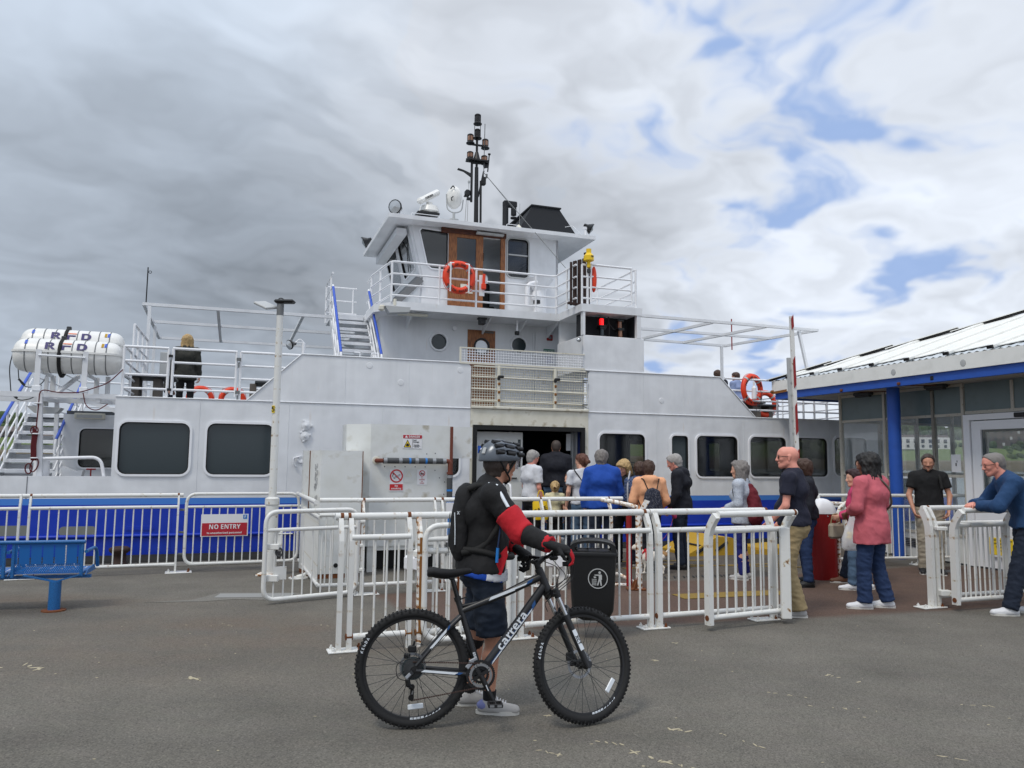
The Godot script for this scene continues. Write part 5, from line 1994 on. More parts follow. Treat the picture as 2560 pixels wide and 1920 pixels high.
	g.tube(bend([V(0,0,0),V(0,1.06,0),V(0.75,1.06,-0.3),V(0.75,0,-0.3)],0.28,8),0.03,10)
	part("hoop",g,M.rusted_white,h)
	g=G.new()
	g.rod(V(0,0.9,0),V(0.75,0.9,-0.3),0.022,8)
	g.rod(V(0,0.14,0),V(0.75,0.14,-0.3),0.022,8)
	part("cross_rail",g,M.fence_white,h)
	var ro:=thing("rusty_rail","rusty white rail behind the red barrier cabinet","rail",V(4.0,0,-11.6))
	g=G.new()
	g.rod(V(0.1,1.04,0),V(1.1,0.99,-0.2),0.03,8)
	part("rail",g,M.rusted_white,ro)
	for x in [0.15,1.05]:
		g=G.new()
		g.rod(V(x,0,-0.1),V(x,1.02,-0.1),0.025,8)
		part("post",g,M.rusted_white,ro)
	# rusted post pair at the queue entrance
	var rp2:=thing("chain_post","rusted white post beside a red one at the queue entrance","post",V(1.60,0,-9.84))
	g=G.new()
	g.rod(V(0.02,0.01,0),V(0.02,0.98,0),0.042,12)
	part("post",g,M.rusted_white,rp2)
	g=G.new()
	g.rod(V(-0.09,0.03,-0.1),V(-0.09,0.95,-0.1),0.036,12)
	part("red_post",g,M.post_red,rp2)
	g=G.new()
	g.bx(-0.02,0.012,0,0.24,0.02,0.16,0.004)
	for a in [-0.6,0.8]:
		g.prism(p2([0.03,0.0,0.12,0.0,0.03,0.16]),Transform3D(Basis(Vector3.UP,a+PI),V(0.02,0.02,0)),-0.006,0.006)
	part("base_plate",g,M.rust,rp2)
	g=G.new()
	g.tube(bend([V(-0.42,1.10,-0.28),V(-0.15,1.06,-0.1),V(0.0,1.02,0)],0.1),0.028,8)
	g.prism(p2([0.0,0.94,0.06,0.94,0.16,1.1,0.1,1.12]),T(0,0,0),-0.012,0.012)
	part("bracket",g,M.rusted_white,rp2)
	var pr:=thing("rust_bracket_rail","low rusty rail on the ground between the queue posts","rail",V(1.42,0,-10.2))
	g=G.new()
	g.rod(V(0,0.14,0),V(0.2,0.06,0.34),0.022,8)
	g.bx(0.02,0.01,0,0.24,0.018,0.14,0.004)
	part("rail",g,M.rusted_white,pr)
	for e in [[-1.06,-9.42,"white pipe stand with side box behind the saddle"],[0.66,-9.8,"white capped stand behind the handlebar"]]:
		var st:=thing("pipe_stand",e[2],"stand",V(e[0],0,e[1]))
		g=G.new()
		g.lathe(T(0,0,0),[Vector2(0.055,0),Vector2(0.055,0.42),Vector2(0.11,0.44),Vector2(0.11,0.50),Vector2(0.05,0.53),Vector2(0,0.53)],14)
		part("stand",g,M.fence_white,st)
		g=G.new()
		g.bx(-0.13,0.36,0.0,0.16,0.17,0.12,0.02)
		g.rod(V(-0.05,0.36,0.06),V(-0.05,0.36,0.12),0.07,12)
		part("valve_box",g,M.white,st)
func cabinets()->void:
	var g: G
	var b1:=thing("low_cabinet","lower white steel cabinet with scratched corner left of the fuel cabinet","cabinet",V(-2.56,0,-10.43))
	g=G.new()
	g.prism(p2([0,0,0.52,-0.20,0.30,-0.85,-0.42,-0.62,-0.22,-0.27]),Transform3D(Basis(Vector3.RIGHT,V(0,0,1),Vector3.UP),Vector3.ZERO),0.06,1.705)
	part("body",g,M.box_white,b1)
	g=G.new()
	g.prism(p2([0.01,-0.01,0.51,-0.20,0.30,-0.83,-0.41,-0.61,-0.21,-0.27]),Transform3D(Basis(Vector3.RIGHT,V(0,0,1),Vector3.UP),Vector3.ZERO),0.0,0.06)
	part("plinth",g,M.rust,b1)
	g=G.new()
	g.bar(V(-0.222,0.5,-0.268),V(-0.222,1.70,-0.268),0.012,0.012)
	g.bar(V(0.522,0.3,-0.2),V(0.522,1.70,-0.2),0.010,0.010)
	part("edge",g,M.rust,b1)
	g=G.new()
	var r:=RandomNumberGenerator.new()
	r.seed=4
	for k in 26:
		var y:=0.95+r.randf()*0.55
		g.box(Transform3D(Basis(Vector3.UP,-0.89),V(-0.08,y,-0.095))*T(r.randf_range(-0.05,0.03),0,0.002),V(r.randf_range(0.008,0.03),r.randf_range(0.02,0.10),0.004))
	part("scrape",g,M.light_grey,b1)
	g=G.new()
	g.lathe(Transform3D(Basis(Vector3.UP,0.37)*Basis(Vector3.RIGHT,PI/2),V(0.22,0.17,-0.083)),[Vector2(0.03,0),Vector2(0.03,0.006),Vector2(0,0.006)],12)
	part("plug_hole",g,M.black,b1)
	# the fuel cabinet: local x along its face
	var b2:=thing("fuel_cabinet","tall white fuel cabinet with danger sign and lagged pipe","cabinet",V(-2.02,0,-11.08),0.362)
	g=G.new()
	g.prism(p2([0,0,1.19,0,1.19,-0.7,-0.30,-0.7,-0.30,-0.30]),Transform3D(Basis(Vector3.RIGHT,V(0,0,1),Vector3.UP),Vector3.ZERO),0.36,2.10)
	part("body",g,M.box_white,b2)
	g=G.new()
	for e in [[0.04,0.08],[0.62,0.05],[1.14,0.08],[-0.24,0.06]]:
		g.bx(e[0],0.18,-0.06 if e[0]>-0.1 else -0.36,e[1],0.36,0.06)
	g.bx(0.59,0.33,-0.05,1.18,0.06,0.06)
	part("stand",g,M.box_white,b2)
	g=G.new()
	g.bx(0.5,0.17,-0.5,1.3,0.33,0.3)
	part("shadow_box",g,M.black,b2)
	g=G.new()
	g.bx(1.205,1.25,-0.01,0.045,1.68,0.05,0.004)
	part("corner_strip",g,M.pipe_rust,b2)
	g=G.new()
	g.bx(1.42,1.86,-0.25,0.36,0.48,0.04)
	part("side_panel",g,M.box_white,b2)
	g=G.new()
	for k in 5:
		g.ell(T(0.21+k*0.15,1.49,0.002),V(0.008,0.008,0.005),6,4)
	for e in [[0.83,1.68],[0.96,1.69],[0.96,1.44],[1.03,1.33],[1.11,1.27],[1.1,1.09],[1.09,0.55],[1.1,0.75]]:
		g.ell(T(e[0],e[1],0.002),V(0.008,0.008,0.005),6,4)
	part("rivet",g,M.dark_grey,b2)
	var py:=1.575
	g=G.new()
	g.lathe(Transform3D(Basis(Vector3.RIGHT,PI/2),V(0.09,py,0)),[Vector2(0.058,0),Vector2(0.055,0.012),Vector2(0.03,0.014)],16)
	part("pipe_flange",g,M.gangway_cream,b2)
	g=G.new()
	g.tube(bend([V(0.09,py,0),V(0.09,py,0.08),V(0.2,py,0.08)],0.04),0.032,10)
	g.tube(bend([V(1.08,py,0.08),V(1.165,py,0.08),V(1.165,py-0.2,0.08)],0.05),0.034,10)
	g.rod(V(1.165,py-0.19,0.08),V(1.165,py-0.16,0.08),0.046,10)
	part("pipe",g,M.pipe_rust,b2)
	g=G.new()
	g.rod(V(0.17,py,0.08),V(1.09,py,0.08),0.042,12)
	g.rod(V(1.165,py-0.2,0.08),V(1.165,0.2,0.08),0.044,12)
	part("pipe_lagging",g,M.lagging,b2)
	for x in [0.2,0.42,0.66,0.92,1.075]:
		g=G.new()
		g.rod(V(x-0.025,py,0.08),V(x+0.025,py,0.08),0.0445,12)
		part("pipe_band",g,M.tape_silver,b2)
	for x in [0.56,0.8]:
		g=G.new()
		g.rod(V(x-0.014,py,0.08),V(x+0.014,py,0.08),0.0445,12)
		part("pipe_band",g,M.sign_blue,b2)
	for y in [1.15,0.98,0.93]:
		g=G.new()
		g.rod(V(1.165,y-0.014,0.08),V(1.165,y+0.014,0.08),0.0465,12)
		part("pipe_band",g,M.sign_blue,b2)
	g=G.new()
	g.rod(V(1.165,1.33,0.08),V(1.165,1.37,0.08),0.0465,12)
	part("pipe_band",g,M.tape_silver,b2)
	# its signs
	var s1:=thing("danger_sign","red headed DANGER fuel storage sign with yellow flame triangle","sign",b2.transform*V(0.61,1.855,0.004),0.362)
	g=G.new()
	g.bx(0,0,0,0.285,0.20,0.004)
	part("board",g,M.sign_white,s1)
	g=G.new()
	g.bx(0,0.072,0.003,0.28,0.05,0.003)
	var hd:=part("header",g,M.sign_red,s1)
	text("DANGER",0.03,M.sign_white,hd,T(0.025,0.072,0.006))
	g=G.new()
	g.prism(p2([-0.115,0.057,-0.07,0.057,-0.0925,0.093]),T(0,0,0),0.004,0.006)
	part("warning_triangle",g,M.sign_white,hd)
	g=G.new()
	g.prism(p2([-0.13,-0.085,-0.015,-0.085,-0.0725,0.03]),T(0,0,0),0.002,0.004)
	var tr:=part("warning_triangle",g,M.ink,s1)
	g=G.new()
	g.prism(p2([-0.116,-0.077,-0.029,-0.077,-0.0725,0.012]),T(0,0,0),0.004,0.006)
	part("yellow_field",g,M.sign_yellow,tr)
	g=G.new()
	g.prism(p2([-0.092,-0.068,-0.053,-0.068,-0.048,-0.05,-0.058,-0.03,-0.062,-0.042,-0.07,-0.012,-0.08,-0.035,-0.084,-0.028,-0.097,-0.05]),T(0,0,0),0.006,0.008)
	part("flame",g,M.ink,tr)
	g=G.new()
	g.bx(0.0,-0.03,0.003,0.003,0.13,0.003)
	part("rule",g,M.ink,s1)
	text("Fuel",0.018,M.ink,s1,T(0.035,0.022,0.004))
	text("Storage",0.018,M.ink,s1,T(0.055,-0.004,0.004))
	text("No smoking",0.010,M.ink,s1,T(0.058,-0.045,0.004))
	text("or open flames",0.010,M.ink,s1,T(0.068,-0.06,0.004))
	text("in this area",0.010,M.ink,s1,T(0.058,-0.075,0.004))
	var s2:=thing("no_smoking_sign","red ringed No smoking sign on the fuel cabinet","sign",b2.transform*V(0.385,1.29,0.004),0.362)
	g=G.new()
	g.bx(0,0,0,0.20,0.31,0.003)
	part("board",g,M.sign_white,s2)
	g=G.new()
	g.prism(circ(0,0.065,0.096,32),T(0,0,0),0.002,0.005,[circ(0,0.065,0.077,32)])
	g.box(Transform3D(Basis(Vector3.BACK,-0.785),V(0,0.065,0.006)),V(0.165,0.014,0.003))
	part("prohibition_ring",g,M.red,s2)
	g=G.new()
	g.box(Transform3D(Basis(Vector3.BACK,0.5),V(0.008,0.058,0.0035)),V(0.105,0.02,0.003))
	g.tube(bend([V(-0.05,0.05,0.004),V(-0.06,0.075,0.004),V(-0.04,0.085,0.004),V(-0.055,0.105,0.004)],0.012),0.004,5)
	part("cigarette",g,M.ink,s2)
	g=G.new()
	g.box(Transform3D(Basis(Vector3.BACK,0.5),V(0.008,0.058,0.0045)),V(0.092,0.009,0.003))
	part("cigarette_paper",g,M.sign_white,s2)
	g=G.new()
	g.bx(0,-0.095,0.003,0.19,0.088,0.003)
	var np:=part("red_panel",g,M.red,s2)
	text("No",0.026,M.sign_white,np,T(0,-0.076,0.006))
	text("smoking",0.026,M.sign_white,np,T(0,-0.114,0.006))
	var s3:=thing("vaping_notice","small no smoking or vaping notice on the fuel cabinet","sign",b2.transform*V(0.765,1.34,0.004),0.362)
	g=G.new()
	g.bx(0,0,0,0.15,0.22,0.003)
	part("board",g,M.sign_white,s3)
	g=G.new()
	g.prism(circ(0,0.055,0.045,24),T(0,0,0),0.002,0.005,[circ(0,0.055,0.035,24)])
	g.box(Transform3D(Basis(Vector3.BACK,-0.785),V(0,0.055,0.0045)),V(0.075,0.007,0.003))
	part("prohibition_ring",g,M.sign_red,s3)
	g=G.new()
	g.bx(0,0.048,0.003,0.05,0.022,0.003)
	part("vape_mark",g,M.dark_grey,s3)
	for e in [["NO",-0.012],["SMOKING",-0.037],["OR",-0.062],["VAPING",-0.087]]:
		text(e[0],0.013,M.sign_red,s3,T(0,e[1],0.003))
	var s4:=thing("faded_notice","faded triangular notice between the two smoking signs","sign",b2.transform*V(0.57,1.36,0.004),0.362)
	g=G.new()
	g.bx(0,0,0,0.14,0.2,0.002)
	part("board",g,M.box_white,s4)
	g=G.new()
	g.prism(p2([-0.045,-0.01,0.045,-0.01,0,0.07]),T(0,0,0),0.001,0.003,[p2([-0.032,-0.003,0.032,-0.003,0,0.054])])
	part("faded_triangle",g,M.gangway_cream,s4)
	# the blue board behind the railings
	var kb:=thing("keep_clear_board","white board with a blue panel beside the fuel cabinet","sign",V(-0.62,0.83,-9.62),0.34)
	g=G.new()
	g.bx(0,0,0,0.36,0.48,0.02)
	part("board",g,M.sign_white,kb)
	g=G.new()
	g.bx(0,-0.05,0.012,0.33,0.2,0.004)
	var kp:=part("blue_panel",g,M.sign_blue,kb)
	text("KEEP",0.05,M.sign_white,kp,T(0.0,-0.01,0.015))
	text("CLEAR",0.05,M.sign_white,kp,T(0.0,-0.09,0.015))
	g=G.new()
	g.bx(0.0,-0.6,-0.02,0.04,0.8,0.03)
	part("stake",g,M.rust,kb)
func furniture()->void:
	var g: G
	# lamp post
	var lp:=thing("lamp_post","white lamp post with floodlight and number plate","lamp post",V(-3.29,0,-10.73))
	g=G.new()
	g.bx(0,0.015,0,0.3,0.03,0.26,0.006)
	part("base_plate",g,M.rusted_white,lp)
	g=G.new()
	g.lathe(T(0,0,0),[Vector2(0.098,0.02),Vector2(0.09,0.05),Vector2(0.086,0.95),Vector2(0.098,0.96),Vector2(0.098,1.04),Vector2(0.056,1.06)],18)
	part("lower_post",g,M.fence_white,lp)
	g=G.new()
	g.lathe(T(0,0,0),[Vector2(0.054,1.05),Vector2(0.047,3.62)],16)
	part("pole",g,M.fence_white,lp)
	g=G.new()
	g.rod(V(0,3.6,0),V(0,3.76,0),0.05,12)
	part("pole_cap",g,M.mid_grey,lp)
	g=G.new()
	g.bx(0.06,3.80,0.0,0.28,0.05,0.14,0.02)
	g.tube(bend([V(-0.08,3.79,0),V(0.0,3.86,0),V(0.06,3.82,0)],0.05),0.008,5)
	part("bracket",g,M.black,lp)
	g=G.new()
	var fx:=Transform3D(Basis(Vector3.UP,-0.4)*Basis(Vector3.BACK,-0.42)*Basis(Vector3.RIGHT,0.25),V(-0.2,3.74,0.03))
	g.box(fx,V(0.26,0.035,0.22),0.01)
	var fl:=part("floodlight",g,M.light_grey,lp)
	g=G.new()
	g.box(fx*T(0,-0.02,0),V(0.21,0.008,0.17))
	part("lens",g,M.dark_grey,fl)
	g=G.new()
	g.box(Transform3D(Basis(Vector3.UP,-0.25),V(-0.025,2.27,0.052)),V(0.045,0.10,0.005))
	var pl:=part("number_plate",g,M.sign_yellow,lp)
	text("5",0.07,M.ink,pl,Transform3D(Basis(Vector3.UP,-0.25),V(-0.026,2.27,0.056)))
	# mooring bollard
	var bo:=thing("mooring_bollard","dark brown mooring bollard at the quay edge","bollard",V(-5.70,0,-11.42))
	g=G.new()
	g.lathe(T(0,0,0),[Vector2(0.15,0),Vector2(0.14,0.02),Vector2(0.095,0.06),Vector2(0.09,0.18),Vector2(0.14,0.22),Vector2(0.145,0.26),Vector2(0.10,0.285),Vector2(0,0.29)],16,true)
	part("bollard",g,M.brown_slat,bo)
	# bench, seen from behind
	var be:=thing("perforated_bench","blue perforated steel bench seen from behind","bench",V(-4.70,0,-8.13),0.25)
	g=G.new()
	g.lathe(T(0,0,0),[Vector2(0.115,0),Vector2(0.115,0.012),Vector2(0.06,0.016)],18)
	part("base_plate",g,M.rust,be)
	g=G.new()
	g.rod(V(0,0.01,0),V(0,0.30,0),0.057,18)
	part("pedestal",g,M.bench_blue,be)
	g=G.new()
	g.bar(V(0,0.295,0),V(0.235,0.365,0.0),0.05,0.012)
	g.bar(V(0,0.295,0),V(-0.3,0.365,0.0),0.05,0.012)
	g.bx(-0.4,0.33,-0.12,1.4,0.03,0.05)
	part("bracket",g,M.bench_blue,be)
	var perf:=Image.create(384,192,false,Image.FORMAT_RGBA8)
	perf.fill(Color(1,1,1,1))
	for yy in 192:
		for xx in 384:
			var hole:=false
			var lx:=xx % 64
			if absi(lx-32)<5 and yy>14 and yy<150:
				hole=Vector2(lx-32,(yy % 10)-4.5).length()<4.6
			if yy>=132 and yy<184:
				var row:=(yy-132)/9
				var ox:=(xx+(row % 2)*5) % 10
				hole=Vector2(ox-5,(yy-132) % 9-4).length()<3.0
			if hole:
				perf.set_pixel(xx,yy,Color(1,1,1,0))
	var pm:=mat("perforated",rgb(20,96,168),0.35)
	pm.albedo_texture=ImageTexture.create_from_image(perf)
	pm.transparency=BaseMaterial3D.TRANSPARENCY_ALPHA_SCISSOR
	pm.cull_mode=BaseMaterial3D.CULL_DISABLED
	for e in [[-0.415,0.245],[-1.13,-0.475],[-1.85,-1.19]]:
		var w: float=e[1]-e[0]
		var cx: float=(e[0]+e[1])/2
		var q:=QuadMesh.new()
		q.size=Vector2(w,0.31)
		obj("backrest",q,pm,be,T(cx,0.535,0.0,0,0.06))
		var sq:=QuadMesh.new()
		sq.size=Vector2(w,0.42)
		obj("seat",sq,pm,be,T(cx,0.385,-0.215,0,-PI/2+0.05))
		g=G.new()
		g.bx(e[0]+0.012,0.52,0.0,0.03,0.36,0.03,0.005)
		g.bx(e[1]-0.012,0.52,0.0,0.03,0.36,0.03,0.005)
		g.bx(e[0]+0.012,0.375,-0.22,0.03,0.025,0.44,0.005)
		g.bx(e[1]-0.012,0.375,-0.22,0.03,0.025,0.44,0.005)
		part("seat_frame",g,M.bench_blue,be)
	g=G.new()
	g.rod(V(-1.9,0.70,0.01),V(0.26,0.70,0.01),0.02,10)
	part("top_rail",g,M.bench_blue,be)
	for x in [0.275,-0.445,-1.16]:
		g=G.new()
		g.tube(bend([V(x,0.60,0.02),V(x+0.02,0.62,-0.3),V(x+0.02,0.40,-0.38)],0.12,6),0.019,8)
		g.prism(p2([0.0,0.36,0.38,0.37,0.3,0.43,0.06,0.40]),across(x),-0.006,0.006)
		part("armrest",g,M.bench_blue,be)
	# litter bin
	var bi:=thing("litter_bin","black plastic litter bin with a tidy figure emblem","bin",V(0.755,0,-7.16),-0.10)
	var rings: Array=[]
	for e in [[0.17,0.10,0.09,0.0],[0.20,0.155,0.12,0.0],[0.26,0.185,0.14,0.0],[0.40,0.195,0.145,0.0],[0.755,0.212,0.155,0.0]]:
		var ring:=PackedVector3Array()
		for p in rrect(-e[1],-e[2],e[1],e[2],0.045,4):
			ring.append(V(p.x,e[0],p.y))
		rings.append(ring)
	g=G.new()
	g.loft(rings)
	part("body",g,M.bin_black,bi)
	g=G.new()
	rings=[]
	for e in [[0.745,0.222,0.165],[0.775,0.225,0.168],[0.78,0.215,0.158]]:
		var ring:=PackedVector3Array()
		for p in rrect(-e[1],-e[2],e[1],e[2],0.05,4):
			ring.append(V(p.x,e[0],p.y))
		rings.append(ring)
	g.loft(rings)
	part("rim",g,M.bin_black,bi)
	g=G.new()
	var hood:=p2([-0.212,0.775])
	for k in 13:
		var a:=PI-PI*k/12
		hood.append(Vector2(0.20*cos(a)*(1.06-0.06*sin(a)),0.79+0.092*pow(maxf(sin(a),0.0),0.55)))
	hood.append(Vector2(0.212,0.775))
	var mouth:=p2([-0.155,0.785,0.155,0.785,0.165,0.81,0.14,0.845,0.08,0.858,-0.08,0.858,-0.14,0.845,-0.165,0.81])
	g.prism(hood,T(0,0,0),0.125,0.155,[mouth])
	g.prism(hood,T(0,0,0),-0.155,-0.125,[mouth])
	for k in hood.size()-1:
		if k>0:
			g.quad(V(hood[k].x,hood[k].y,-0.15),V(hood[k+1].x,hood[k+1].y,-0.15),V(hood[k+1].x,hood[k+1].y,0.15),V(hood[k].x,hood[k].y,0.15),Vector3.UP)
	part("hood",g,M.bin_black,bi)
	g=G.new()
	var ex:=T(0.045,0.55,0.1525,0,-0.02)
	g.prism(circ(0,0,0.088,32),ex,0,0.003,[circ(0,0,0.08,32)])
	g.prism(circ(0.016,0.052,0.011,14),ex,0,0.003)
	g.prism(p2([-0.03,0.034,0.03,0.036,0.036,0.028,0.036,-0.01,0.03,-0.012,0.036,-0.062,0.026,-0.062,0.014,-0.02,0.004,-0.06,-0.008,-0.06,0.008,0.0,0.008,0.024,-0.03,0.026]),ex,0,0.003)
	g.prism(p2([-0.04,0.016,-0.02,0.018,-0.012,0.006,-0.032,0.002]),ex,0,0.003)
	for k in 5:
		g.prism(p2([-0.052+k*0.009,-0.004,-0.049+k*0.009,-0.004,-0.046+k*0.0075,-0.06,-0.049+k*0.0075,-0.06]),ex,0,0.003)
	for k in 4:
		g.prism(p2([-0.053,-0.006-k*0.016,-0.011,-0.006-k*0.016,-0.011,-0.009-k*0.016,-0.053,-0.009-k*0.016]),ex,0,0.003)
	part("tidy_emblem",g,M.bin_mark,bi)
	# barrier
	var ba:=thing("barrier_machine","red barrier cabinet with white domed cap and raised arm","barrier",V(4.38,0,-10.95),0.15)
	rings=[]
	for y in [0.0,0.9]:
		var ring:=PackedVector3Array()
		for p in rrect(-0.17,-0.15,0.17,0.15,0.09,5):
			ring.append(V(p.x,y,p.y))
		rings.append(ring)
	g=G.new()
	g.loft(rings)
	part("cabinet",g,M.post_red,ba)
	rings=[]
	for k in 6:
		var a:=PI/2*k/5
		var ring:=PackedVector3Array()
		for p in rrect(-0.175,-0.155,0.175,0.155,0.1,5):
			ring.append(V(p.x*lerpf(1.0,cos(a),0.92),0.902+0.21*sin(a),p.y*lerpf(1.0,cos(a),0.92)))
		rings.append(ring)
	g=G.new()
	g.loft(rings)
	part("cap",g,M.white,ba)
	g=G.new()
	g.ell(T(0.0,0.87,0.152),V(0.012,0.012,0.006),8,5)
	part("lock",g,M.chrome,ba)
	g=G.new()
	g.bar(V(-0.335,0.75,0.0),V(-0.385,3.70,0.0),0.035,0.055)
	part("arm",g,M.fence_white,ba)
	g=G.new()
	g.bar(V(-0.385,0.75,-0.03),V(-0.425,3.1,-0.03),0.035,0.05)
	for k in 12:
		g.bx(-0.38-k*0.003,0.95+k*0.18,-0.004,0.018,0.02,0.006)
	part("arm_channel",g,M.light_grey,ba)
	for e in [[3.50,0.22],[2.66,0.46],[2.0,0.46],[1.34,0.46],[1.0,0.2]]:
		g=G.new()
		var x0: float=-0.335-(e[0]-0.75)/2.95*0.05
		g.prism(p2([x0-0.012,e[0],x0+0.021,e[0]+0.05,x0+0.013,e[0]+e[1],x0-0.018,e[0]+e[1]-0.06]),T(0,0,0),0.02,0.0305)
		part("red_stripe",g,M.post_red,ba)
	g=G.new()
	g.rod(V(-0.36,0.78,0.0),V(-0.1,0.78,0.0),0.07,12)
	part("arm_hub",g,M.dark_grey,ba)
	# gangway with its handrails, and the striped ramp plate
	var ga:=thing("gangway","short white gangway with handrails at the ferry door","gangway",sw(0,0,0),SHIP_TURN)
	g=G.new()
	g.prism(p2([-0.02,0.2,-0.02,0.26,-1.5,0.03,-1.5,0.0]),Transform3D(Basis(Vector3(0,0,-1),Vector3.UP,Vector3.RIGHT),Vector3.ZERO),-0.55,1.3)
	part("ramp",g,M.deck_grey,ga)
	for e in [-0.5,-0.2]:
		g=G.new()
		g.tube(bend([V(e,0.1,0.75),V(e,1.18,0.55),V(e+0.05,1.2,0.1),V(e+0.05,0.2,0.1)],0.06),0.02,8)
		g.rod(V(e,0.65,0.68),V(e+0.05,0.7,0.1),0.016,6)
		part("handrail",g,M.white,ga)
	var ra:=thing("ramp_plate","raised yellow and black striped ramp plate beside the hull","ramp",sw(3.45,0,-1.15),SHIP_TURN)
	g=G.new()
	g.prism(p2([-0.75,0.0,0.75,0.0,0.75,0.04,0.5,0.10,0.1,0.30,-0.2,0.32,-0.75,0.05]),Transform3D(),-0.5,0.45)
	part("plate",g,M.warn_yellow,ra)
	for e in [[-0.62,0.07,-0.36],[-0.24,0.1,0.0],[0.22,0.1,0.4]]:
		g=G.new()
		g.bar(V(e[0],e[1]-0.02,0.456),V(e[2],e[1]+0.13 if e[0]<0.1 else e[1]-0.03,0.456),0.012,0.05)
		part("black_stripe",g,M.soot_black,ra)
	g=G.new()
	g.bar(V(-0.5,0.175,0.4),V(-0.5,0.175,-0.45),0.09,0.012)
	g.bar(V(0.3,0.205,0.4),V(0.3,0.205,-0.45),0.1,0.012)
	part("black_stripe",g,M.soot_black,ra)
	var rf:=thing("ramp_flap","lower worn yellow ramp flap right of the striped plate","ramp",sw(4.75,0,-1.35),SHIP_TURN)
	g=G.new()
	g.prism(p2([-0.6,0.0,0.6,0.0,0.6,0.02,0.0,0.13,-0.6,0.10]),Transform3D(),-0.4,0.4)
	part("plate",g,M.warn_yellow,rf)
	g=G.new()
	for k in 6:
		g.bar(V(-0.5+k*0.18,0.115+0.02*(k % 2),0.42),V(-0.42+k*0.18,0.06,0.42),0.02,0.05)
	part("worn_stripe",g,M.soot_black,rf)
	# painted lines and slots near the gangway
	g=G.new()
	for e in [[1.7,-11.75,4.4,-12.55,0.07],[2.2,-12.3,4.6,-12.1,0.06],[2.0,-9.35,3.4,-9.75,0.32],[1.2,-12.4,3.4,-12.9,0.08]]:
		g.bar(V(e[0],0.006,e[1]),V(e[2],0.006,e[3]),e[4],0.003)
	struct("road_marking",g,M.worn_yellow)
	g=G.new()
	for k in 9:
		g.bar(V(2.0+k*0.14,0.006,-10.75-k*0.04),V(2.02+k*0.14,0.006,-10.92-k*0.04),0.02,0.003)
		g.bar(V(2.05+k*0.14,0.006,-10.75-k*0.04),V(2.07+k*0.14,0.006,-10.92-k*0.04),0.02,0.003)
	struct("drain_slots",g,M.soot_black)
	var tl:=thing("timber_prop","grey steel bars lying on the ground below the far railing","bar",V(6.1,0,-11.7))
	g=G.new()
	g.bar(V(0,0.05,0),V(0.5,0.03,0.1),0.03,0.03)
	g.bar(V(0.1,0.1,-0.1),V(0.15,0.02,0.1),0.05,0.02)
	g.bar(V(0.02,0.02,0.12),V(0.4,0.02,0.02),0.03,0.02)
	part("bar",g,M.dull_steel,tl)
